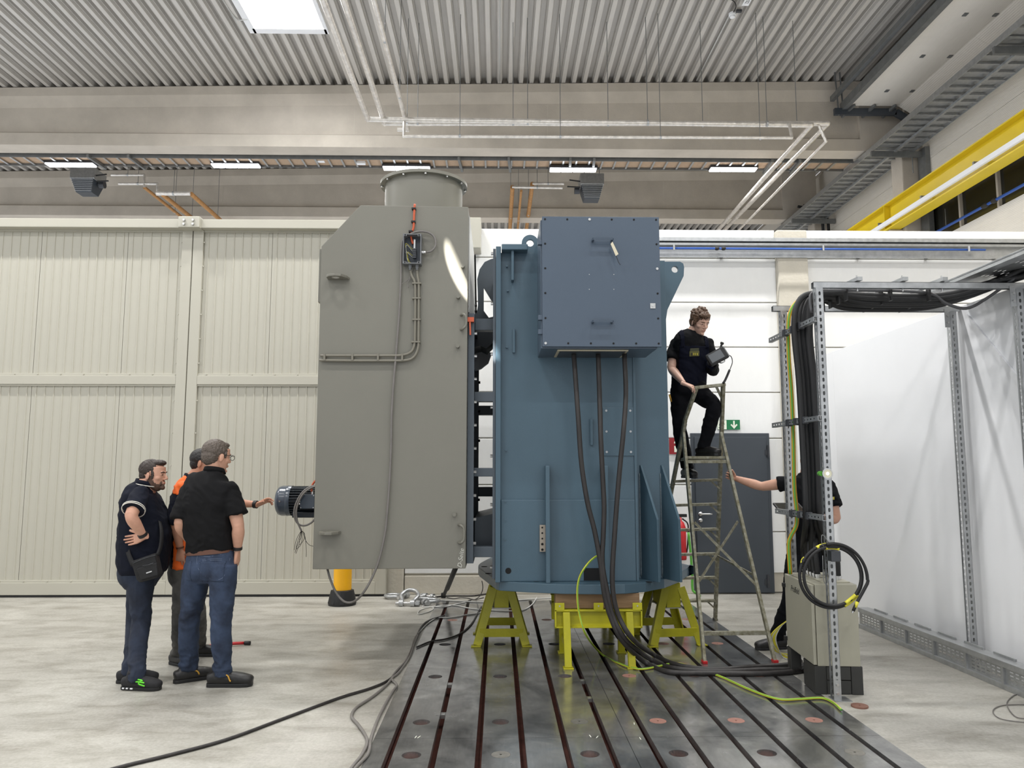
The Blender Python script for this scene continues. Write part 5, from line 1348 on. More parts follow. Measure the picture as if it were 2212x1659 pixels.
# cables along the bed's left edge
FC = [('black cable drawn across the floor to the lower left corner', M_CABLE, .010, [(-500, 1990), (-120, 1790), (100, 1705), (252, 1659), (366, 1631), (488, 1598), (610, 1553), (732, 1508), (800, 1487), (838, 1470), (862, 1448), (880, 1425), (890, 1400), (900, 1375), (912, 1352), (928, 1340), (960, 1330)]),
      ('grey cable curving along the bed edge, left of two at the bottom', M_GCABLE, .010, [(640, 2000), (715, 1780), (742, 1690), (759, 1659), (783, 1628), (793, 1598), (774, 1566), (760, 1549), (769, 1529), (806, 1504), (838, 1476), (856, 1450), (876, 1428), (888, 1405), (896, 1380), (906, 1365)]),
      ('grey cable curving along the bed edge, right of two at the bottom', M_GCABLE, .010, [(670, 2000), (728, 1780), (750, 1690), (769, 1657), (795, 1628), (803, 1590), (822, 1541), (848, 1494), (857, 1480), (846, 1466), (862, 1452), (884, 1420), (894, 1392), (902, 1372)]),
      ('dark cable from the bed edge up to the left yellow stand', M_CABLE, .008, [(900, 1398), (930, 1386), (965, 1380), (995, 1368), (1018, 1348), (1030, 1328), (1040, 1310)]),
      ('pale cable lying across the bed in front of the shackles', M_LCABLE, .007, [(905, 1366), (925, 1346), (945, 1335), (975, 1334), (1010, 1328), (1040, 1324)]),
      ('pale cable crossing the bed behind the left stand', M_LCABLE, .007, [(932, 1312), (960, 1308), (985, 1308), (1020, 1315), (1060, 1318), (1100, 1320), (1130, 1318), (1150, 1305), (1160, 1290)]),
      ('pale cable looped beside the shackle heap', M_LCABLE, .006, [(940, 1300), (925, 1305), (912, 1310), (935, 1312), (930, 1320), (905, 1327), (905, 1320), (918, 1314), (936, 1311), (960, 1311), (985, 1305), (1005, 1301)]),
      ('pale cable running along the far end of the bed', M_LCABLE, .007, [(930, 1297), (960, 1297), (1000, 1299), (1060, 1301), (1110, 1297), (1170, 1293), (1230, 1290)]),
      ('black cable running along the wall foot behind the machine', M_CABLE, .009, [(925, 1295), (945, 1289), (975, 1287), (1020, 1287), (1050, 1283), (1075, 1278)]),
      ('black cable arching behind the base flange on the left', M_CABLE, .005, None), ('dark wavy wire on the far end of the bed', M_CABLE, .005, [(965, 1291), (980, 1293), (995, 1291), (1010, 1292), (1025, 1295), (1045, 1291)])]
for lab, mt, r, pts in FC:
    if pts is None: P_ = [PY(1041, 1255, 9.0), PY(1043, 1270, 9.1), PY(1038, 1285, 9.3), PZ(1028, 1294, .008), PZ(1012, 1297, .008)]
    else: P_ = [PZ(x, y, r + .001) for x, y in pts]
    cable('floor_cable', P_, r, mt, lab, n=6)
# coil of thin yellow wires hanging behind the cabinet
for i in range(6):
    dx = i * 3.2
    cable('yellow_lead', [PY(x, y, 6.75) for x, y in ((1706 - dx * .1, 1338), (1688 - dx * .8, 1352 + dx * .5), (1676 - dx * 1.2 + i, 1376 + i), (1680 - dx + 2 * i, 1398 + i * 1.5))] + [PZ(1690 + i * 2, 1418 - i, .012), PZ(1700 + i * 3, 1424 - i * 2, .01)], .005, M_YGREEN if i % 3 else M_LCABLE, ['innermost', 'second innermost', 'third innermost', 'third outermost', 'second outermost', 'outermost'][i] + ' of the thin leads hanging in a loose bunch behind the cabinet', group='loose yellow leads behind the cabinet')
# ================================================================== PEOPLE
def limb(mb, pts, ref=(1, 0, 0), n=18, sub=4, e=2.0):
    """closed loft; pts = (centre, half size along ref, half size across)"""
    P5 = [np.array([*p[0], p[1], p[2]], float) for p in pts]
    ex = [2 * P5[0] - P5[1]] + P5 + [2 * P5[-1] - P5[-2]]
    out = []
    for i in range(1, len(ex) - 2):
        p0, p1, p2, p3 = ex[i - 1:i + 3]
        for j in range(sub):
            t = j / sub
            out.append(.5 * (2 * p1 + (p2 - p0) * t + (2 * p0 - 5 * p1 + 4 * p2 - p3) * t * t + (3 * p1 - p0 - 3 * p2 + p3) * t ** 3))
    out.append(P5[-1]); rings = []; ref = V(ref)
    for i, q in enumerate(out):
        a = V(out[max(0, i - 1)][:3]); b = V(out[min(len(out) - 1, i + 1)][:3]); t = (b - a).normalized()
        u = ref - t * ref.dot(t)
        u = u.normalized() if u.length > 1e-4 else t.orthogonal().normalized()
        w = t.cross(u); c = V(q[:3])
        ring = []
        for k in range(n):
            an = 2 * PI * k / n; ca_, sa_ = math.cos(an), math.sin(an)
            ca_ = math.copysign(abs(ca_) ** (2 / e), ca_); sa_ = math.copysign(abs(sa_) ** (2 / e), sa_)
            ring.append(c + u * (max(q[3], .001) * ca_) + w * (max(q[4], .001) * sa_))
        rings.append(ring)
    m = len(rings)
    fs = [(i * n + k, i * n + (k + 1) % n, (i + 1) * n + (k + 1) % n, (i + 1) * n + k) for i in range(m - 1) for k in range(n)]
    fs += [tuple(range(n - 1, -1, -1)), tuple((m - 1) * n + k for k in range(n))]
    return mb.add([p for r in rings for p in r], fs)

def remesh(mb, voxel, smooth=6, name='cloth', fold=None, seed=0.):
    me = mb.mesh(name)
    o = bpy.data.objects.new('tmp', me); COL.objects.link(o)
    r = o.modifiers.new('r', 'REMESH'); r.mode = 'VOXEL'; r.voxel_size = voxel; r.use_smooth_shade = True
    if smooth:
        s_ = o.modifiers.new('s', 'SMOOTH'); s_.iterations = smooth; s_.factor = .5
    dg = bpy.context.evaluated_depsgraph_get()
    out = bpy.data.meshes.new_from_object(o.evaluated_get(dg))
    bpy.data.objects.remove(o); bpy.data.meshes.remove(me)
    if fold:
        nv = len(out.vertices); co = np.empty(nv * 3, np.float32); out.vertices.foreach_get('co', co); co = co.reshape(-1, 3)
        nr = np.empty(nv * 3, np.float32); out.vertices.foreach_get('normal', nr); nr = nr.reshape(-1, 3)
        amp = np.empty(nv, np.float32)
        for i in range(nv):
            amp[i] = fold(V(co[i]))
        co += nr * amp[:, None]
        out.vertices.foreach_set('co', co.ravel())
    out.shade_smooth(); out.update()
    return out

def folds(a, fx=7., fz=11., seed=0., band=None):
    """cloth folds: sharp creases over soft swells, stronger inside the bands (z, spread, gain)"""
    def f(p):
        g = 1.0
        if band:
            for z, s_, k in band: g += k * math.exp(-((p.z - z) / s_) ** 2)
        w = noise.noise_vector(p * 5.0 + V((seed, 0, seed))) * .5
        q = V((p.x * fx + seed + w.x, p.y * fx - seed + w.y, p.z * fz + seed * 2 + 4.0 * p.x + w.z))
        r1 = 1 - abs(noise.noise(q)) * 3.2
        r2 = 1 - abs(noise.noise(q * 2.3 + V((5, 1, 3)))) * 3.0
        return a * g * (max(r1, -.6) * .95 + max(r2, -.5) * .45 - .35)
    return f

def patch(me, cond, off, name, material, parent, label=None):
    bm = bmesh.new(); bm.from_mesh(me)
    kill = [f for f in bm.faces if not cond(f.calc_center_median(), f.normal)]
    bmesh.ops.delete(bm, geom=kill, context='FACES')
    if not bm.faces: bm.free(); return None
    bm.normal_update()
    nr = {v: v.normal.copy() for v in bm.verts}
    for v in bm.verts: v.co += nr[v] * off
    bmesh.ops.solidify(bm, geom=bm.faces[:], thickness=off * 1.6)
    out = bpy.data.meshes.new(name); bm.to_mesh(out); bm.free()
    out.materials.clear(); out.materials.append(material); out.shade_smooth()
    return link(name, out, parent, label)

def join_meshes(mes, name):
    bm = bmesh.new()
    for m_ in mes: bm.from_mesh(m_)
    out = bpy.data.meshes.new(name); bm.to_mesh(out); bm.free(); out.shade_smooth()
    return out

def hand(W, d, n, right, curl=(.25, .35, .3), spread=.10, s=1.0, thumb=(.6, .75, .25), thumb_curl=.3, each=None):
    d = V(d).normalized(); n = V(n); n = (n - d * n.dot(d)).normalized()
    sd = d.cross(n) if right else n.cross(d)
    W = V(W); mb = MB()
    limb(mb, [(W - d * .03 * s, .026 * s, .020 * s), (W, .026 * s, .019 * s), (W + d * .03 * s, .034 * s, .017 * s), (W + d * .07 * s, .041 * s, .015 * s), (W + d * .088 * s, .040 * s, .012 * s)], sd, 14, 3, 2.5)
    mb.ell(W + d * .035 * s + sd * .022 * s + n * .008 * s, (.018 * s, .018 * s, .018 * s), 10, 8)
    L = (.076, .085, .078, .06)
    for i in range(4):
        off = (.031 - .0205 * i) * s
        p = W + d * (.082 - .004 * abs(i - 1.2)) * s + sd * off
        cu = each[i] if each else curl
        dr = (d + sd * spread * (1.2 - i * .8)).normalized(); ang = 0; ax = dr.cross(n).normalized()
        pts = [(p - dr * .012 * s, .0098 * s, .0098 * s), (p, .0098 * s, .0098 * s)]
        for k, fr in enumerate((.45, .31, .24)):
            ang += cu[k]; q = Matrix.Rotation(ang, 3, ax) @ dr
            mid = p + q * L[i] * fr * .55 * s; p = p + q * L[i] * fr * s
            rr = (.0088, .0082, .0066)[k] * s
            pts += [(mid, rr, rr), (p, rr * .98, rr * .98)]
        pts.append((p + q * .004 * s, .004 * s, .004 * s))
        limb(mb, pts, sd, 10, 2)
    td = (d * thumb[0] + sd * thumb[1] + n * thumb[2]).normalized(); p = W + d * .018 * s + sd * .02 * s + n * .004 * s
    ax = td.cross(d if thumb_curl < 0 else n).normalized() if td.cross(n).length > .05 else d
    p1 = p + td * .045 * s; td2 = (td + n * thumb_curl * .6 + d * thumb_curl).normalized(); p2 = p1 + td2 * .034 * s; p3 = p2 + td2 * .026 * s
    limb(mb, [(p, .014 * s, .014 * s), (p.lerp(p1, .5), .0135 * s, .0135 * s), (p1, .0112 * s, .0112 * s), (p2, .0105 * s, .0105 * s), (p3, .0088 * s, .0088 * s), (p3 + td2 * .004 * s, .004 * s, .004 * s)], sd, 10, 3)
    return remesh(mb, .0026, 2, 'hand')

def head_mesh(M, s=1.0, jaw=1.0):
    mb = MB()
    mb.ell((0, -.014, .034), (.0755, .098, .084), 28, 18)
    limb(mb, [((0, .058, -.116), .014, .012), ((0, .050, -.108), .030 * jaw, .030), ((0, .036, -.088), .047 * jaw, .050), ((0, .024, -.058), .058 * jaw, .063), ((0, .016, -.02), .066, .072), ((0, .012, .02), .070, .077), ((0, .008, .06), .070, .079)], (1, 0, 0), 24, 4, 2.3)
    mb.ell((0, .082, .026), (.048, .011, .010), 16, 8)                                        # brow
    limb(mb, [((0, .080, .022), .009, .008), ((0, .092, .0), .0095, .010), ((0, .106, -.024), .0125, .012), ((0, .104, -.034), .010, .008)], (1, 0, 0), 12, 4)
    for sx in (-1, 1):
        mb.ell((sx * .0125, .095, -.032), (.008, .010, .007), 10, 6)                           # nostril wing
        mb.ell((sx * .036, .046, -.024), (.030, .032, .028), 14, 10)                            # cheek
        mb.ell((sx * .080, -.012, -.010), (.0075, .018, .032), 12, 8, Matrix.Rotation(sx * -.3, 3, 'Z') @ Matrix.Rotation(-.2, 3, 'X'))
        mb.ell((sx * .030, .074, .004), (.0165, .0125, .0095), 12, 8)                          # closed lid over the eye
    mb.ell((0, .087, -.056), (.022, .010, .0058), 12, 6); mb.ell((0, .086, -.068), (.020, .010, .0062), 12, 6)
    mb.ell((0, .078, -.098), (.020, .016, .015), 12, 8)
    for i in range(len(mb.v)): mb.v[i] = tuple(V(mb.v[i]) * s)
    me = remesh(mb, .0034 * s, 5, 'head'); me.transform(M); return me

def person(label, base, head, torso, across, arms, legs, mats, hips, hair='short', hs=1.0, sleeve=.62, jaw=1.0, shirt_fold=None, tr_fold=None, seed=0., hem_in=True, collar=True, beard=None, neck_r=.058):
    """every joint in world coordinates; returns root and the garment meshes"""
    r = thing('person', label, 'person', tuple(base))
    HC, HF, HU = V(head[0]), V(head[1]).normalized(), V(head[2])
    HR = HF.cross(HU).normalized(); HU = HR.cross(HF).normalized()
    HM = Matrix(((HR.x, HF.x, HU.x, HC.x), (HR.y, HF.y, HU.y, HC.y), (HR.z, HF.z, HU.z, HC.z), (0, 0, 0, 1)))
    ac = V(across).normalized(); pieces = [head_mesh(HM, hs, jaw)]
    # --- skin: neck, arms, trunk and legs as one skinned core
    mb = MB(); NB = V(torso[-1][0])
    limb(mb, [(NB - V((0, 0, .08)), neck_r * 1.2, neck_r * 1.15), (NB, neck_r * 1.06, neck_r), (NB.lerp(HM @ V((0, -.02, -.05)), .55), neck_r * .98, neck_r), (HM @ V((0, -.018, -.045)), neck_r * .95, neck_r), (HM @ V((0, -.015, 0)), neck_r * .9, neck_r * .95)], ac, 20, 4)
    limb(mb, [(p, a * .86, b * .86) for p, a, b in torso[:-1]] + [(torso[-1][0], .05, .05)], ac, 22, 4, 2.4)
    for A in arms:
        S, E, W = V(A['S']), V(A['E']), V(A['W']); k = A.get('k', 1.0)
        limb(mb, [(S, .050 * k, .050 * k), (S.lerp(E, .35), .051 * k, .052 * k), (S.lerp(E, .75), .045 * k, .045 * k), (E, .040 * k, .042 * k)], A.get('ref', ac), 16, 4)
        limb(mb, [(E.lerp(S, .06), .038 * k, .04 * k), (E.lerp(W, .08), .040 * k, .041 * k), (E.lerp(W, .28), .043 * k, .041 * k), (E.lerp(W, .62), .035 * k, .032 * k), (E.lerp(W, .92), .0275 * k, .021 * k), (W, .027 * k, .020 * k)], A.get('fref', ac), 16, 4)
    for Lg in legs:
        H, K, An = V(Lg['H']), V(Lg['K']), V(Lg['A'])
        limb(mb, [(H, .07, .07), (H.lerp(K, .5), .065, .065), (K, .048, .05), (K.lerp(An, .3), .048, .05), (An, .032, .036)], ac, 14, 3)
    pieces.append(remesh(mb, .0075, 4, 'core'))
    for A in arms:
        if A.get('hand') and not A.get('glove'):
            pieces.append(hand(A['W'], right=A['right'], s=hs, **A['hand']))
    bmesh_ = join_meshes(pieces, 'body'); bmesh_.materials.append(mats['skin'])
    body = link('body', bmesh_, r)
    for A in arms:
        if A.get('glove'):
            gm_ = hand(A['W'], right=A['right'], s=hs * 1.12, **A['hand']); gm_.materials.append(A['glove']); link('glove', gm_, r)
    # --- eyes
    ew = mat('eye_dark', (46, 34, 28), .25)
    for sx in (-1, 1):
        e_ = MB().ell((sx * .030, .0835, .003), (.0105, .0045, .0038), 12, 6); e_.v = [tuple(V(p) * hs) for p in e_.v]; e_.xform(HM).build('eye', ew, r, True)
        b_ = MB().tube([V((sx * .014, .092, .021)) * hs, V((sx * .030, .091, .0265)) * hs, V((sx * .047, .080, .022)) * hs], .0042 * hs, 6, 3).xform(HM).build('eyebrow', mats['hair'], r, True)
    lp = MB().ell((0, .0915, -.0615), (.019, .0050, .0050), 12, 6); lp.v = [tuple(V(p) * hs) for p in lp.v]; lp.xform(HM).build('lips', mats.get('lips') or mat('lip_skin', (170, 108, 96), .5), r, True)
    # --- hair
    hb = MB()
    if hair == 'short':
        hb.ell((0, -.021, .046), (.0815, .0985, .083), 28, 18); hb.ell((0, -.055, .0), (.068, .062, .070), 22, 14); hb.ell((0, .030, .092), (.056, .052, .022), 18, 10)
        for sx in (-1, 1): hb.ell((sx * .069, .022, .018), (.010, .012, .028), 12, 8)
        amp, vs = .0032, 75
    elif hair == 'quiff':
        hb.ell((0, -.024, .046), (.0800, .094, .080), 28, 18); hb.ell((0, -.055, .0), (.064, .056, .062), 22, 14); hb.ell((0, .040, .098), (.056, .05, .024), 18, 10); hb.ell((0, .066, .099), (.046, .022, .014), 14, 8)
        for sx in (-1, 1): hb.ell((sx * .069, .022, .0), (.007, .011, .034), 12, 8)
        amp, vs = .0030, 75
    elif hair == 'crop':
        hb.ell((0, -.022, .040), (.0785, .0955, .0825), 28, 18); hb.ell((0, -.052, -.005), (.066, .058, .066), 22, 14)
        amp, vs = .002, 80
    else:   # tousled
        hb.ell((0, -.018, .056), (.092, .104, .086), 28, 18); hb.ell((0, -.05, .0), (.082, .066, .07), 22, 14); hb.ell((.012, .062, .088), (.064, .040, .032), 18, 10)
        for sx in (-1, 1): hb.ell((sx * .074, .012, .015), (.016, .022, .045), 12, 8)
        for k in range(26):
            a = random.uniform(0, 2 * PI); t_ = random.uniform(.05, 1.2)
            c_ = V((.088 * math.sin(t_) * math.cos(a), -.015 + .10 * math.sin(t_) * math.sin(a), .06 + .085 * math.cos(t_)))
            hb.ell(c_, (.016, .026, .014), 8, 6, Matrix.Rotation(a + random.uniform(-1, 1), 3, 'Z') @ Matrix.Rotation(random.uniform(-.6, .6), 3, 'X'))
        amp, vs = .0045, 60
    hb.v = [tuple(V(p) * hs) for p in hb.v]
    def hf(p):
        q = V((p.x * 1.7, p.y * .55, p.z * .7)) * vs; return amp * (1 - 2.5 * abs(noise.noise(q)) + .5 * noise.noise(q * 2.2))
    hm = remesh(hb, .0036, 2, 'hair', hf); hm.transform(HM); hm.materials.append(mats['hair']); link('hair', hm, r)
    if beard:
        bb = MB(); limb(bb, [((0, .058, -.119), .015, .012), ((0, .050, -.110), .032 * jaw, .031), ((0, .036, -.088), .049 * jaw, .050), ((0, .020, -.062), .0598 * jaw, .0615), ((0, .002, -.032), .0668, .060), ((0, -.006, -.005), .069, .05)], (1, 0, 0), 24, 4, 2.3)
        bb.ell((0, .0885, -.047), (.022, .0070, .0042), 12, 6); bb.ell((0, .079, -.100), (.025, .0195, .0185), 14, 8); bb.ell((0, .084, -.080), (.014, .010, .008), 10, 6)
        for sx in (-1, 1): bb.ell((sx * .028, .077, -.064), (.009, .010, .018), 10, 6)
        bb.v = [tuple(V(p) * hs) for p in bb.v]
        bm_ = remesh(bb, .0042, 2, 'beard', lambda p: .0022 * noise.noise(p * 160)); bm_.transform(HM); bm_.materials.append(beard); link('beard', bm_, r)
    # --- shirt
    sb = MB(); limb(sb, torso, ac, 28, 4, 2.5)
    cuffs = []
    for A in arms:
        S, E, W = V(A['S']), V(A['E']), V(A['W']); k = A.get('k', 1.0); sl = A.get('sleeve', sleeve); wd = A.get('wide', 1.0)
        if sl <= 1:
            C_ = S.lerp(E, sl); d_ = (E - S).normalized()
            sb.ell(S, (.058 * k,) * 3, 16, 10); limb(sb, [(S, .057 * k, .059 * k), (S.lerp(C_, .35), .060 * k * (.6 + .4 * wd), .063 * k * (.6 + .4 * wd)), (S.lerp(C_, .75), .062 * k * wd, .064 * k * wd), (C_, .066 * k * wd, .068 * k * wd)], A.get('ref', ac), 18, 3)
        else:
            C_ = E.lerp(W, sl - 1); d_ = (W - E).normalized()
            sb.ell(S, (.062 * k,) * 3, 16, 10); limb(sb, [(S + d_ * .0, .058 * k, .06 * k), (S.lerp(E, .5), .064 * k, .064 * k), (E, .058 * k, .059 * k), (E.lerp(C_, .6), .054 * k, .053 * k), (C_, .050 * k, .05 * k)], A.get('ref', ac), 18, 4)
        cuffs.append((C_, d_))
    shirt = remesh(sb, .0085, 5, 'shirt', shirt_fold); shirt.materials.append(mats['shirt']); so_ = link('shirt', shirt, r)
    if collar:
        T1, N1 = V(torso[-2][0]), NB; cu = (N1 - T1).normalized() * .3 + V((0, 0, 1)) * .7
        cf = HF.copy(); cf.z = 0; cf = ac.cross(V((0, 0, 1))).normalized() * -1 if False else V((0, 0, 1)).cross(ac).normalized()
        pts = []
        for k in range(17):
            a = -2.75 + 5.5 * k / 16
            q = NB + ac * (neck_r * 1.16 * math.sin(a)) - cf * (neck_r * 1.16 * math.cos(a)) + V((0, 0, .004 + .016 * math.cos(a)))
            pts.append(q)
        m_ = MB(); n_ = len(pts)
        vs_ = []
        for q in pts:
            o_ = (q - NB); o_.z = 0; o_.normalize()
            vs_ += [q + V((0, 0, .020)) + o_ * .000, q + V((0, 0, .021)) + o_ * .004, q - V((0, 0, .016)) + o_ * .016, q - V((0, 0, .014)) + o_ * .008]
        fs_ = [(i * 4 + j, i * 4 + (j + 1) % 4, (i + 1) * 4 + (j + 1) % 4, (i + 1) * 4 + j) for i in range(n_ - 1) for j in range(4)] + [(0, 1, 2, 3), tuple((n_ - 1) * 4 + j for j in (3, 2, 1, 0))]
        m_.add(vs_, fs_).build('collar', mats.get('collar', mats['shirt']), so_, True)
    # --- trousers
    tb_ = MB(); limb(tb_, hips, ac, 26, 4, 2.4)
    for Lg in legs:
        H, K, An = V(Lg['H']), V(Lg['K']), V(Lg['A']); k = Lg.get('k', 1.0); kn = V(Lg.get('bow', (0, 0, 0)))
        limb(tb_, [(H + V((0, 0, .04)), .088 * k, .098 * k), (H.lerp(K, .25), .090 * k, .098 * k), (H.lerp(K, .6) + kn * .5, .080 * k, .084 * k), (K + kn, .068 * k, .070 * k), (K.lerp(An, .35), .069 * k, .072 * k), (K.lerp(An, .75), .062 * k, .063 * k), (An + V((0, 0, .01)), .060 * k, .064 * k), (An - V((0, 0, .018)), .062 * k, .068 * k)], ac, 20, 4)
    for c_, rr in mats.get('bulges', ()): tb_.ell(c_, rr, 16, 10)
    tro = remesh(tb_, .0085, 5, 'trousers', tr_fold); tro.materials.append(mats['trousers']); to_ = link('trousers', tro, r)
    # --- shoes
    for Lg in legs:
        An = V(Lg['A']); td = V(Lg['toe']); td.z = 0; td.normalize(); sdv = td.cross(V((0, 0, 1))); g = Lg['ground']; k = Lg.get('sk', 1.0); pit = Lg.get('pitch', 0.)
        SM = Matrix(((sdv.x, td.x, 0, An.x), (sdv.y, td.y, 0, An.y), (0, 0, 1, g), (0, 0, 0, 1))) @ Matrix.Rotation(pit, 4, 'X')
        u_ = MB()
        limb(u_, [((0, -.098, .050), .026, .026), ((0, -.085, .052), .038, .038), ((0, -.03, .055), .042, .046), ((0, .05, .054), .047, .043), ((0, .11, .050), .052, .039), ((0, .155, .044), .051, .034), ((0, .185, .040), .041, .029), ((0, .201, .037), .026, .018)], (1, 0, 0), 20, 4, 2.4)
        limb(u_, [((0, -.024, .06), .038, .052), ((0, -.02, .10), .039, .047), ((0, -.016, .13), .040, .045)], (1, 0, 0), 18, 3)
        u_.v = [tuple(V(p) * k) for p in u_.v]
        um = remesh(u_, .006, 3, 'shoe', lambda p: .0012 * noise.noise(p * 60)); um.transform(SM); um.materials.append(mats['shoe']); sh = link('shoe', um, r)
        ol = [(-.038, -.075), (-.028, -.097), (0, -.104), (.028, -.097), (.038, -.075), (.040, 0), (.046, .08), (.050, .13), (.043, .175), (.020, .199), (-.020, .199), (-.043, .175), (-.050, .13), (-.046, .08), (-.040, 0)]
        MB().prism([(x * k, y * k) for x, y in ol], 0, .026 * k, 'Z').xform(SM).build('sole', mats.get('sole', M_BLACK), sh, bevel=.006)
        for q in range(4): MB().tube([V((-.022, .025 + q * .02, .098 - q * .006)) * k, V((0, .028 + q * .02, .104 - q * .007)) * k, V((.022, .025 + q * .02, .098 - q * .006)) * k], .0032, 6, 3).xform(SM).build('lace', M_BLACK, sh, True)
        for item in Lg.get('marks', ()):
            nm, pts, mt = item; MB().tube([V(p) * k for p in pts], .0055, 6, 3).xform(SM).build(nm, mt, sh, True)
    return r, so_, to_, shirt, tro, HM, cuffs

def wrist_band(parent, E, W, f, r, material, name='watch', w=.022):
    E, W = V(E), V(W); c = E.lerp(W, f); d = (W - E).normalized() * w / 2
    o = MB().cyl(c - d, c + d, r, 18).build(name, material, parent, .6); return o

SK1 = mat('skin_a', (208, 158, 134), .5, var=.06, vscale=30)
SK2 = mat('skin_b', (204, 156, 132), .5, var=.06, vscale=30)
SK3 = mat('skin_c', (190, 138, 112), .5, var=.06, vscale=30)
SK4 = mat('skin_d', (206, 166, 146), .5, var=.05, vscale=30)
HDK = mat('hair_dark_brown', (52, 42, 36), .55, var=.3, vscale=60)
HGR = mat('hair_grey_brown', (92, 82, 74), .55, var=.35, vscale=70)
HBK = mat('hair_black', (30, 26, 25), .55, var=.3, vscale=60)
HBR = mat('hair_brown', (88, 64, 46), .5, var=.35, vscale=50)
BRD = mat('beard_brown', (92, 70, 58), .7, var=.3, vscale=80)
NAVY = mat('navy_pique', (17, 21, 34), .9, spec=.25, var=.15, vscale=10, bump=.15, bscale=300)
BLKS = mat('black_shirt', (15, 15, 17), .85, spec=.25, var=.15, vscale=10, bump=.1, bscale=300)
BLKT = mat('black_tee', (13, 14, 17), .9, spec=.2, var=.12, vscale=10)
DENA = mat('denim_dark', (20, 26, 40), .85, col2=(38, 48, 67), vscale=7, bump=.2, bscale=260)
DENB = mat('denim_blue', (22, 30, 47), .85, col2=(58, 73, 99), vscale=5, bump=.2, bscale=260)
DENC = mat('denim_grey', (54, 53, 52), .85, col2=(92, 90, 86), vscale=7, bump=.2, bscale=260)
WORK = mat('work_navy', (12, 13, 18), .9, spec=.2, var=.2, vscale=8)
SHB = mat('shoe_black', (30, 29, 29), .45, var=.15, vscale=20)
SHF = mat('shoe_textile', (34, 34, 36), .8, var=.15, vscale=40)
ORNF = mat('hi_vis_orange', (238, 104, 28), .7)
LIME = mat('lime_print', (112, 226, 60), .6)
GOLD = mat('gold_piping', (196, 150, 58), .5)
WHT = mat('white_knit', (226, 222, 212), .8)
BELT = mat('brown_leather', (92, 58, 42), .5)

# ------------------------------------------------------------ man in the navy polo shirt (left, seen from his right side)
def Q(x, y, d): return PY(x, y, d)
YA = 6.30
fA = V((1, .04, 0)); acA = V((.04, -1, 0))
arms = [dict(right=True, S=Q(303, 1066, YA - .19), E=Q(282, 1116, YA - .36), W=Q(311, 1159, YA - .25), sleeve=.74, wide=1.12, k=1.08, fref=(1, 0, 0),
             hand=dict(d=(-1, .32, -.28), n=(-.2, -1, .1), curl=(.2, .35, .3), spread=.05, thumb=(.85, .55, .1), thumb_curl=.1)),
        dict(right=False, S=Q(310, 1066, YA + .19), E=Q(300, 1130, YA + .30), W=Q(330, 1165, YA + .22), hand=dict(d=(.6, -.2, -.5), n=(0, -1, 0)))]
legs = [dict(H=Q(305, 1248, YA - .085), K=Q(302, 1345, YA - .10), A=PZ(293, 1462, .09), toe=(1, -.12, 0), ground=0, k=.98, bow=(.01, 0, 0),
             marks=[('lime_flash', [(.044, .045, .083), (.047, .07, .08), (.049, .085, .074)], LIME), ('lime_flash', [(.046, .02, .068), (.049, .06, .067), (.051, .10, .062)], LIME), ('lime_flash', [(.047, .078, .078), (.050, .055, .055), (.052, .105, .040)], LIME), ('sole_window', [(.041, -.075, .016), (.0415, -.06, .016)], M_BOARD), ('sole_window', [(.042, -.045, .016), (.0425, -.03, .016)], M_BOARD), ('sole_window', [(.0435, -.012, .016), (.0445, .008, .016)], M_BOARD)]),
        dict(H=Q(303, 1248, YA + .085), K=Q(292, 1345, YA + .10), A=PZ(283, 1448, .09), toe=(1, .1, 0), ground=0, k=.95)]
for L_ in legs: L_['A'] = V((L_['A'].x, L_['A'].y, .09))
zc = lambda y, d=YA: PY(300, y, d).z
def TA(x, y, hw, hd): return (Q(x, y, YA), hw, hd)
torsoA = [TA(308, 1238, .185, .165), TA(309, 1222, .195, .180), TA(312, 1185, .20, .192), TA(313, 1150, .20, .190), TA(309, 1110, .20, .165), TA(305, 1083, .205, .140), TA(306, 1064, .185, .115), TA(311, 1052, .12, .09), TA(316, 1044, .066, .066)]
hipsA = [TA(308, 1200, .165, .15), TA(305, 1226, .175, .165), TA(303, 1248, .172, .15), TA(303, 1270, .12, .10)]
mA = dict(skin=SK1, hair=HDK, shirt=NAVY, trousers=DENA, shoe=SHF, sole=M_BLACK)
rA, sA, tA, shA, trA, HMA, cufA = person('bearded man in navy polo shirt and jeans with shoulder bag, hand on hip', (Q(300, 1475, YA).x, YA, 0),
    (Q(332, 1026, YA), (1, -.02, -.03), (0, 0, 1)), torsoA, acA, arms, legs, mA, hipsA, 'quiff', 1.0, jaw=1.06, beard=BRD,
    shirt_fold=folds(.0062, 6, 9, 1.3), tr_fold=folds(.0034, 8, 9, 2.1, [(.13, .10, 2.4), (.5, .10, 1.2)]), neck_r=.064)
C_, d_ = cufA[0]
_u = d_.orthogonal().normalized(); _w = d_.cross(_u)
for k_, off_ in (('cuff_stripe', .004), ('cuff_stripe', .018)): MB().tube([C_ - d_ * off_ + (_u * math.cos(t_) + _w * math.sin(t_)) * .083 for t_ in np.linspace(0, 2 * PI, 25)[:-1]], .0036, 6, 1, True).build(k_, WHT, sA, True)
nbA = torsoA[-1][0]
MB().tube([nbA + acA * (.098 * math.sin(a)) - fA * (.098 * math.cos(a)) + V((0, 0, -.012 + .018 * math.cos(a))) for a in np.linspace(-2.6, 2.6, 15)], .0042, 6, 3).build('collar_stripe', WHT, sA, True)
wrist_band(rA, arms[0]['E'], arms[0]['W'], .9, .036, M_BLACK, 'wrist_band')
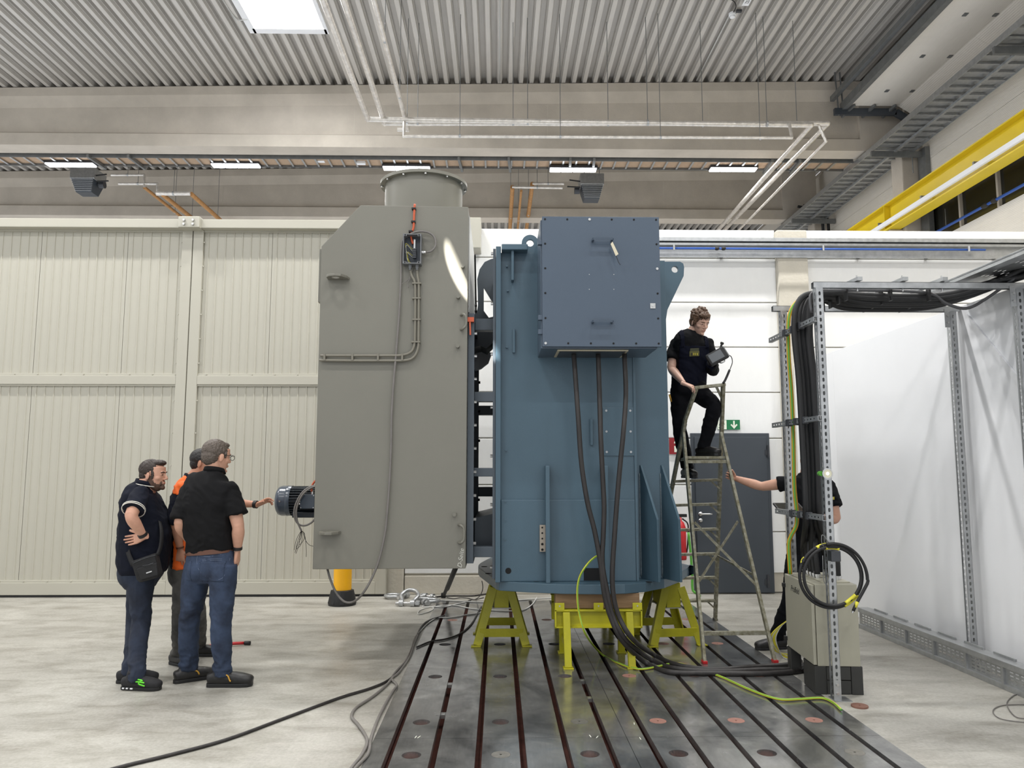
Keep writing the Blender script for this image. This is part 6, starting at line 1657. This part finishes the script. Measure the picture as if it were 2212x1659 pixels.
# shoulder bag
bg = thing('shoulder_bag', 'small black shoulder bag worn by the bearded man', 'bag', tuple(Q(317, 1250, YA - .25)))
M_BAG = mat('bag_nylon', (22, 22, 24), .7, var=.15, vscale=20, bump=.3, bscale=200)
q4 = [Q(x, y, YA - .25) for x, y in ((286, 1212), (338, 1194), (348, 1240), (344, 1247), (306, 1258), (299, 1252))]
MB().prism([(p.x, p.z) for p in q4], YA - .285, YA - .205, 'Y').build('pouch', M_BAG, bg, bevel=.014)
q5 = [Q(x, y, YA - .29) for x, y in ((296, 1228), (340, 1215), (343, 1242), (306, 1253))]
MB().prism([(p.x, p.z) for p in q5], YA - .305, YA - .28, 'Y').build('front_pocket', M_BAG, bg, bevel=.008)
p, q = Q(316, 1238, YA - .309), Q(328, 1234, YA - .309); MB().bar(p, q, .004, .009, ref=(0, 0, 1)).build('metal_badge', M_STEEL, bg)
MB().tube([Q(x, y, YA - .292) for x, y in ((287, 1217), (310, 1207), (336, 1199))], .0025, 5, 3).tube([Q(x, y, YA - .31) for x, y in ((308, 1222), (320, 1220), (331, 1216))], .0025, 5, 3).build('zip', M_LAMPBODY, bg, True)
def strap(pts, w): 
    m_ = MB(); P_ = catmull([V(p) for p in pts], 5); n_ = len(P_)
    vs_ = []
    for i, p in enumerate(P_):
        t = (P_[min(i + 1, n_ - 1)] - P_[max(i - 1, 0)]).normalized(); o_ = (p - V((Q(310, 1150, YA).x, YA, p.z))); o_.z = 0; o_ = o_.normalized(); s_ = t.cross(o_).normalized()
        vs_ += [p + s_ * w / 2 + o_ * .002, p - s_ * w / 2 + o_ * .002, p - s_ * w / 2 - o_ * .002, p + s_ * w / 2 - o_ * .002]
    m_.add(vs_, [(i * 4 + j, i * 4 + (j + 1) % 4, (i + 1) * 4 + (j + 1) % 4, (i + 1) * 4 + j) for i in range(n_ - 1) for j in range(4)] + [(0, 1, 2, 3), tuple((n_ - 1) * 4 + j for j in (3, 2, 1, 0))])
    return m_
strap([Q(288, 1222, YA - .24), Q(276, 1190, YA - .20), Q(268, 1140, YA - .12), Q(268, 1095, YA - .02), Q(276, 1068, YA + .06), Q(300, 1052, YA + .12)], .035).build('strap', M_BAG, bg, True)
strap([Q(340, 1200, YA - .24), Q(347, 1180, YA - .205), Q(349, 1150, YA - .16), Q(343, 1115, YA - .06), Q(335, 1085, YA + .04), Q(312, 1054, YA + .13)], .03).build('strap', M_BAG, bg, True)

# ------------------------------------------------------------ man in the black shirt (seen from behind)
YB = 6.08
fB = V((.28, .96, 0)); acB = V((.96, -.28, 0))
arms = [dict(right=True, S=Q(497, 1058, YB - .03), E=Q(515, 1138, YB - .06), W=Q(513, 1190, YB - .01), sleeve=.70, wide=1.2, k=1.12, fref=(1, 0, 0), hand=dict(d=(-.05, .12, -1), n=(-1, .1, 0), curl=(.3, .3, .3))),
        dict(right=False, S=Q(408, 1058, YB + .04), E=Q(388, 1134, YB - .04), W=Q(415, 1176, YB + .16), sleeve=.86, wide=1.15, k=1.1, hand=dict(d=(.5, .6, -.4), n=(.2, .2, -1)))]
fl_, fr_ = PZ(402, 1474, 0), PZ(478, 1484, 0)
legs = [dict(H=Q(426, 1232, YB + .02), K=Q(409, 1345, YB + .03), A=V((fl_.x, fl_.y + .03, .10)), toe=(.80, .62, 0), ground=0, k=1.08, sk=1.04, marks=[('gold_piping', [(.047, .02, .085), (.052, .05, .075), (.056, .065, .05)], GOLD)]),
        dict(H=Q(483, 1232, YB - .05), K=Q(477, 1345, YB - .07), A=V((fr_.x, fr_.y + .02, .10)), toe=(1, .05, 0), ground=0, k=1.08, sk=1.12, marks=[('gold_piping', [(.046, .0, .088), (.050, .045, .082), (.053, .062, .05), (.053, .07, .045)], GOLD)])]
def TB(x, y, hw, hd, dy=0.): return (Q(x, y, YB + dy), hw, hd)
torsoB = [TB(454, 1192, .178, .125), TB(453, 1178, .182, .13), TB(452, 1150, .190, .14), TB(450, 1115, .198, .145), TB(450, 1085, .212, .145), TB(452, 1058, .222, .130, .01), TB(455, 1040, .20, .105, .02), TB(460, 1028, .12, .085, .03), TB(463, 1018, .066, .066, .04)]
hipsB = [TB(452, 1184, .172, .118), TB(454, 1205, .188, .13), TB(455, 1232, .192, .135), TB(455, 1258, .13, .10)]
mB = dict(skin=SK2, hair=HGR, shirt=BLKS, trousers=DENB, shoe=SHB, bulges=[(Q(431, 1230, YB - .055), (.085, .085, .10)), (Q(478, 1230, YB - .07), (.085, .085, .10))])
rB, sB, tB, shB, trB, HMB, cufB = person('tall man in black short-sleeved shirt and blue jeans seen from behind, hand in pocket', (Q(452, 1480, YB).x, YB, 0),
    (Q(469, 987, YB + .05), (.62, .78, -.10), (0, .03, 1)), torsoB, acB, arms, legs, mB, hipsB, 'short', 1.06, shirt_fold=folds(.007, 5, 8, 4.2, [(1.12, .08, .8)]),
    tr_fold=folds(.0034, 8, 9, 5.1, [(.15, .11, 2.6), (.52, .10, 1.3)]), neck_r=.062)
zB = lambda y: PY(452, y, YB).z
limb(MB(), [(Q(452.6, 1195, YB), .187, .130), (Q(452.4, 1190, YB), .1845, .1275), (Q(452.2, 1185, YB), .182, .125)], acB, 40, 2, 2.4).build('belt', BELT, tB, .8)
for x0, x1 in ((403, 414), (435, 489)):
    patch(trB, lambda c, n: n.y < -.2 and Q(x0, 1230, YB - .1).x < c.x < Q(x1, 1230, YB - .1).x and zB(1251) < c.z < zB(1208), .0028, 'back_pocket', DENB, tB)
STI = mat('pale_stitch', (104, 116, 140), .7)
def surf(me, x, z, toward=-1):
    """nearest surface point of a garment to a frontal ray"""
    best = None
    from mathutils.bvhtree import BVHTree
    bvh = SURF.setdefault(me.name, BVHTree.FromPolygons([v.co for v in me.vertices], [p.vertices for p in me.polygons]))
    hit = bvh.ray_cast(V((x, 2.0, z)), V((0, 1, 0)))
    return hit[0]
SURF = {}
def stitch(me, pix, d, parent, name='seam', r=.0016, mt=None):
    P_ = []
    for x, y in pix:
        w = PY(x, y, d); h_ = surf(me, w.x, w.z)
        if h_ is not None: P_.append(h_ + V((0, -.001, 0)))
    if len(P_) > 1: MB().tube(P_, r, 5, 3).build(name, mt or STI, parent, True)
stitch(trB, [(436, 1209), (455, 1208), (475, 1208), (489, 1208)], YB - .15, tB); stitch(trB, [(436, 1212), (455, 1211), (475, 1211), (489, 1211)], YB - .15, tB)
stitch(trB, [(436, 1209), (439, 1240), (450, 1250), (470, 1252), (484, 1244), (489, 1208)], YB - .15, tB)
stitch(trB, [(402, 1190), (425, 1201), (450, 1203), (475, 1198), (494, 1193)], YB - .15, tB)
stitch(trB, [(423, 1196), (422, 1215), (428, 1232), (440, 1245)], YB - .15, tB)
wrist_band(rB, arms[0]['E'], arms[0]['W'], .88, .036, M_BLACK, 'wrist_band')
# spectacles
gl_ = thing('spectacles', 'dark-rimmed spectacles on the man in the black shirt', 'glasses', tuple(Q(490, 990, YB)))
for sx in (-1, 1):
    MB().tube([HMB @ (V((sx * .033 + .026 * math.cos(a), .108, .003 + .020 * math.sin(a))) * 1.06) for a in np.linspace(0, 2 * PI, 17)[:-1]], .0022, 6, 1, True).build('rim', M_BLACK, gl_, True)
    MB().tube([HMB @ (V(p) * 1.06) for p in ((sx * .060, .106, .010), (sx * .078, .06, .012), (sx * .082, -.002, .010), (sx * .080, -.018, -.004))], .0024, 6, 3).build('temple', M_BLACK, gl_, True)
MB().tube([HMB @ (V(p) * 1.06) for p in ((-.008, .108, .006), (0, .111, .008), (.008, .108, .006))], .002, 6, 2).build('bridge', M_BLACK, gl_, True)

# ------------------------------------------------------------ man in navy and orange workwear (between them, pointing)
YC = 6.62
acC = V((.12, -1, 0)); fC = V((1, .12, 0))
hW = Q(557, 1090, YC + .16)
arms = [dict(right=True, S=Q(394, 1055, YC - .17), E=Q(377, 1118, YC - .24), W=Q(390, 1188, YC - .18), sleeve=1.18, k=1.02, fref=(1, 0, 0), hand=dict(d=(.02, .03, -1), n=(.2, 1, 0), curl=(.35, .4, .3))),
        dict(right=False, S=Q(425, 1052, YC + .18), E=Q(488, 1085, YC + .24), W=hW, sleeve=.9, fref=(0, 0, 1), hand=dict(d=Q(592, 1073, YC + .14) - hW, n=(.25, -.3, -1), each=[(.05, .35, .3), (.15, .5, .4), (.45, .6, .5), (.55, .6, .5)], spread=.12, thumb=(.75, .7, .25), thumb_curl=.2))]
f1, f2 = PZ(384, 1438, 0), PZ(425, 1418, 0)
legs = [dict(H=Q(402, 1240, YC - .08), K=Q(391, 1335, YC - .10), A=V((f1.x, f1.y + .02, .09)), toe=(.85, -.5, 0), ground=0, k=.98),
        dict(H=Q(408, 1240, YC + .08), K=Q(428, 1335, YC + .08), A=V((f2.x, f2.y + .02, .09)), toe=(1, .05, 0), ground=0, k=.95)]
def TC(x, y, hw, hd): return (Q(x, y, YC), hw, hd)
torsoC = [TC(406, 1225, .17, .135), TC(406, 1205, .172, .14), TC(407, 1165, .175, .145), TC(407, 1115, .185, .14), TC(406, 1080, .195, .130), TC(408, 1058, .18, .11), TC(412, 1043, .11, .085), TC(418, 1032, .064, .064)]
hipsC = [TC(405, 1205, .16, .125), TC(404, 1230, .172, .145), TC(404, 1250, .165, .135), TC(404, 1272, .11, .09)]
mC = dict(skin=SK3, hair=HBK, shirt=mat('work_jersey', (18, 21, 32), .9, spec=.2, var=.12, vscale=10), trousers=DENC, shoe=SHB)
rC, sC, tC, shC, trC, HMC, cufC = person('man in navy and orange work shirt pointing at the motor, half hidden', (Q(405, 1435, YC).x, YC, 0),
    (Q(440, 1000, YC), (1, .1, -.05), (0, 0, 1)), torsoC, acC, arms, legs, mC, hipsC, 'crop', 1.0, shirt_fold=folds(.0062, 6, 9, 7.7), tr_fold=folds(.0034, 8, 9, 8.2, [(.13, .1, 2.6), (.5, .10, 1.4)]))
zC = lambda y: PY(405, y, YC).z
patch(shC, lambda c, n: c.z > zC(1063) + .25 * (Q(395, 1060, YC).x - c.x) and n.z > -.2 and c.x < Q(450, 1050, YC).x, .003, 'orange_yoke', ORNF, sC)
patch(shC, lambda c, n: c.z < zC(1160) and n.y < .3 and c.x > Q(392, 1190, YC).x and c.y < YC + .1 and c.x < Q(440, 1190, YC).x, .003, 'orange_panel', ORNF, sC)
wrist_band(rC, arms[1]['E'], arms[1]['W'], .93, .034, M_BLACK, 'watch', .03)
wrist_band(rC, arms[0]['E'], arms[0]['W'], .92, .031, BELT, 'bracelet', .012)

# ------------------------------------------------------------ man on the ladder
YD = 7.62
acD = V((-.94, .34, 0)); fD = V((-.34, -.94, 0)) * -1 if False else V((.34, -.94, 0))
acD = V((-.94, -.34, 0))
hwD = Q(1478, 829, 7.24)
arms = [dict(right=True, S=Q(1459, 744, YD - .03), E=Q(1450, 796, YD - .10), W=hwD, sleeve=.66, wide=1.15, k=1.05, fref=(0, 0, 1), hand=dict(d=Q(1503, 838, 7.19) - hwD, n=(-.1, .35, -1), curl=(.35, .75, .6), spread=.08, thumb=(.7, .5, .5), thumb_curl=.5)),
        dict(right=False, S=Q(1529, 743, YD - .12), E=Q(1536, 788, YD - .20), W=Q(1540, 783, YD - .42), sleeve=1.85, k=1.0, glove=M_BLACK, fref=(0, 0, 1), hand=dict(d=(.55, -.5, .15), n=(-.1, -.1, 1), curl=(.5, .6, .5), thumb=(.5, .8, .4)))]
arms[1]['E'] = Q(1540, 800, YD - .14); arms[1]['W'] = Q(1537, 783, YD - .36)
zr1 = 1.545
legs = [dict(H=Q(1468, 848, YD), K=Q(1468, 925, YD - .10), A=Q(1484, 1008, YD + .03), toe=(.12, -1, 0), ground=PY(1484, 1033, YD + .0).z, k=1.0),
        dict(H=Q(1506, 845, YD - .03), K=Q(1543, 876, YD - .30), A=Q(1521, 962, YD - .17), toe=(.45, -.8, 0), ground=1.749, k=1.0)]
legs[1]['A'] = V((legs[1]['A'].x, legs[1]['A'].y, 1.84))
def TD(x, y, hw, hd, dy=0.): return (Q(x, y, YD + dy), hw, hd)
torsoD = [TD(1486, 850, .165, .12), TD(1487, 838, .17, .125), TD(1490, 805, .172, .13, -.02), TD(1494, 775, .185, .135, -.05), TD(1496, 750, .20, .13, -.08), TD(1496, 733, .195, .11, -.09), TD(1497, 722, .13, .09, -.09), TD(1500, 713, .066, .066, -.10)]
hipsD = [TD(1487, 800, .168, .13, -.02), TD(1487, 825, .17, .128), TD(1487, 848, .172, .13), TD(1487, 868, .12, .10)]
mD = dict(skin=SK4, hair=HBR, shirt=BLKT, trousers=WORK, shoe=SHB)
rD, sD, tD, shD, trD, HMD, cufD = person('young man in black work clothes standing on the step ladder looking down', (Q(1487, 1000, YD).x, YD, 1.55),
    (Q(1512, 697, YD - .16), (.38, -.86, -.42), (.16, -.40, .9)), torsoD, acD, arms, legs, mD, hipsD, 'tousled', .98, shirt_fold=folds(.0062, 6, 9, 3.3), tr_fold=folds(.0034, 8, 9, 6.1, [(1.75, .12, 1.2), (2.2, .15, .6)]), collar=False)
# bib, straps, name badge
zD = lambda y: PY(1495, y, YD - .2).z
BIBM = mat('bib_navy', (13, 16, 31), .9, spec=.2, var=.1, vscale=12)
patch(shD, lambda c, n: n.y < -.25 and zD(850) < c.z < zD(748) and Q(1470, 800, YD - .2).x < c.x < Q(1534, 800, YD - .2).x, .006, 'bib', BIBM, tD)
for x in (1474, 1528):
    patch(shD, lambda c, n, x=x: abs(c.x - Q(x, 735, YD - .2).x) < .02 and c.z > zD(752) and c.y < YD + .1, .006, 'brace_strap', BIBM, tD)
for a_, b_, c_, d_2, mt in ((1492, 752, 1512, 758, mat('badge_dark', (66, 68, 48), .7)), (1491, 758, 1513, 769, mat('badge_olive', (96, 94, 52), .7))):
    P0 = [surf(shD, Q(x, y, YD - .25).x, Q(x, y, YD - .25).z) for x, y in ((a_, d_2), (c_, d_2 - 1.5), (c_, b_ - 1.5), (a_, b_))]
    if all(P0): MB().add([p + V((0, -.016, 0)) for p in P0] + [p + V((0, -.004, 0)) for p in P0], [(0, 1, 2, 3), (7, 6, 5, 4), (0, 4, 5, 1), (1, 5, 6, 2), (2, 6, 7, 3), (3, 7, 4, 0)]).build('name_badge', mt, tD)
pB = [surf(shD, Q(x, 764, YD - .25).x, Q(x, 764, YD - .25).z) for x in (1496, 1499, 1503, 1508)]
for i, p in enumerate(pB):
    if p: MB().cbox(p + V((0, -.0175, .0)), .009 if i else .014, .003, .022).build('badge_print', mat('badge_yellow', (190, 176, 62), .7) if i else M_BLACK, tD)
# measuring device in the gloved hand
dvp = Q(1549, 770, YD - .50)
dv = thing('handheld_tester', 'black handheld measuring device held by the man on the ladder', 'device', tuple(dvp))
DM = frame(dvp, (.86, -.10, .46), (-.45, .25, .86))
MB().box(-.095, .095, -.06, .06, -.03, .025).xform(DM).build('case', M_BLACK, dv, bevel=.014)
MB().box(-.075, .055, -.042, .042, .024, .028).xform(DM).build('screen', mat('screen_grey', (96, 100, 104), .25), dv)
MB().box(.075, .10, -.055, .055, -.02, .022).xform(DM).build('side_frame', M_GALV_D, dv, bevel=.004)
MB().cyl(V((.07, .055, .0)), V((.10, .085, .0)), .010, 10).cyl(V((.10, .085, 0)), V((.112, .094, 0)), .017, 10).xform(DM).build('antenna_knob', M_BLACK, dv)
MB().tube([DM @ V(p) for p in ((-.01, -.065, .0), (-.0, -.08, .02), (.03, -.08, .02), (.04, -.065, 0))], .006, 6, 3).build('hook', M_GALV, dv, True)
cable('tester_lead', [Q(1560, 771, YD - .5), Q(1570, 767, YD - .5), Q(1579, 770, YD - .47), Q(1582, 782, YD - .44), Q(1578, 795, YD - .42), Q(1575, 801, YD - .42)], .004, M_BLACK, 'thin black lead curving out of the handheld tester')
pr = thing('test_probe', 'black test probe hanging from the tester lead by the ladder rail', 'probe', tuple(Q(1568, 815, 7.15)))
MB().tube([Q(1576, 799, YD - .42), Q(1572, 809, 7.19), Q(1566, 822, 7.17), Q(1562, 828, 7.16)], .011, 8, 3).build('handle', M_BLACK, pr, True)
# small tool in the thigh pocket
p = Q(1446, 858, YD - .13); o_ = thing('pocket_tool', 'small wooden-handled tool in the thigh pocket of the man on the ladder', 'tool', tuple(p))
MB().cyl(Q(1446, 852, YD - .13), Q(1450, 868, YD - .13), .009, 8).build('handle', GOLD, o_, True)

# ------------------------------------------------------------ man behind the cabinet steadying the ladder
YE = 7.08
acE = V((-.98, .2, 0))
hE = Q(1588, 1033, 7.30)
arms = [dict(right=True, S=Q(1708, 1042, YE - .02), E=Q(1645, 1051, YE + .10), W=hE, sleeve=.42, wide=1.12, k=1.05, ref=(0, 0, 1), fref=(0, 0, 1), hand=dict(d=Q(1574, 1026, 7.27) - hE, n=(-.05, -1, 0), curl=(.2, .85, .85), spread=.06, thumb=(.8, .35, .4), thumb_curl=.4)),
        dict(right=False, S=Q(1790, 1050, YE), E=Q(1806, 1122, YE - .08), W=Q(1752, 1118, YE - .22), sleeve=.62, wide=1.12, k=1.08, fref=(0, 0, 1), hand=dict(d=(-1, -.1, .1), n=(0, .2, 1), curl=(.4, .5, .4)))]
f1, f2 = PZ(1672, 1402, 0), PZ(1722, 1404, 0)
legs = [dict(H=Q(1722, 1210, YE), K=Q(1706, 1300, YE - .02), A=V((f1.x + .02, f1.y, .09)), toe=(-1, -.15, 0), ground=0, k=1.05),
        dict(H=Q(1768, 1210, YE), K=Q(1760, 1300, YE), A=V((f2.x + .2, f2.y + .05, .09)), toe=(-.6, -.8, 0), ground=0, k=1.05)]
def TE(x, y, hw, hd): return (Q(x, y, YE), hw, hd)
torsoE = [TE(1745, 1200, .175, .125), TE(1745, 1180, .18, .13), TE(1747, 1140, .182, .135), TE(1748, 1090, .195, .135), TE(1748, 1058, .21, .125), TE(1747, 1040, .19, .105), TE(1746, 1028, .12, .085), TE(1744, 1018, .064, .064)]
hipsE = [TE(1745, 1175, .17, .12), TE(1745, 1200, .178, .13), TE(1745, 1222, .175, .13), TE(1745, 1245, .12, .1)]
mE = dict(skin=SK2, hair=HBR, shirt=BLKT, trousers=WORK, shoe=SHB)
rE, sE, tE, shE, trE, HME, cufE = person('man in black T-shirt behind the cabinet steadying the ladder with one arm', (Q(1745, 1400, YE).x, YE, 0),
    (Q(1750, 994, YE - .03), (-.35, -.9, -.15), (0, -.1, 1)), torsoE, acE, arms, legs, mE, hipsE, 'short', .98, shirt_fold=folds(.0062, 6, 9, 9.3), tr_fold=folds(.0034, 8, 9, 1.1, [(.15, .12, 1.5), (.5, .12, .8)]), collar=False)
pL = [surf(shE, Q(x, 1077, YE - .2).x, Q(x, 1077, YE - .2).z) for x in (1806.5, 1810)]
for i, p in enumerate(pL):
    if p: MB().cbox(p + V((0, -.004, 0)), .016, .003, .026).build('sleeve_print', MATS['badge_yellow'] if i else M_SIGNW, sE)
tp = Q(1706, 1098, YE - .32)
tb2 = thing('tablet_computer', 'dark tablet computer held by the man behind the cabinet', 'tablet', tuple(tp))
TM = frame(tp, (1, .1, 0), (-.1, .85, .45))
MB().box(-.12, .12, -.085, .085, -.008, .008).xform(TM).build('case', M_BLACK, tb2, bevel=.004)
MB().box(-.105, .105, -.07, .07, .008, .0095).xform(TM).build('screen', M_GLASS, tb2)
for o in BASED:
    if '_base' in o: del o['_base']
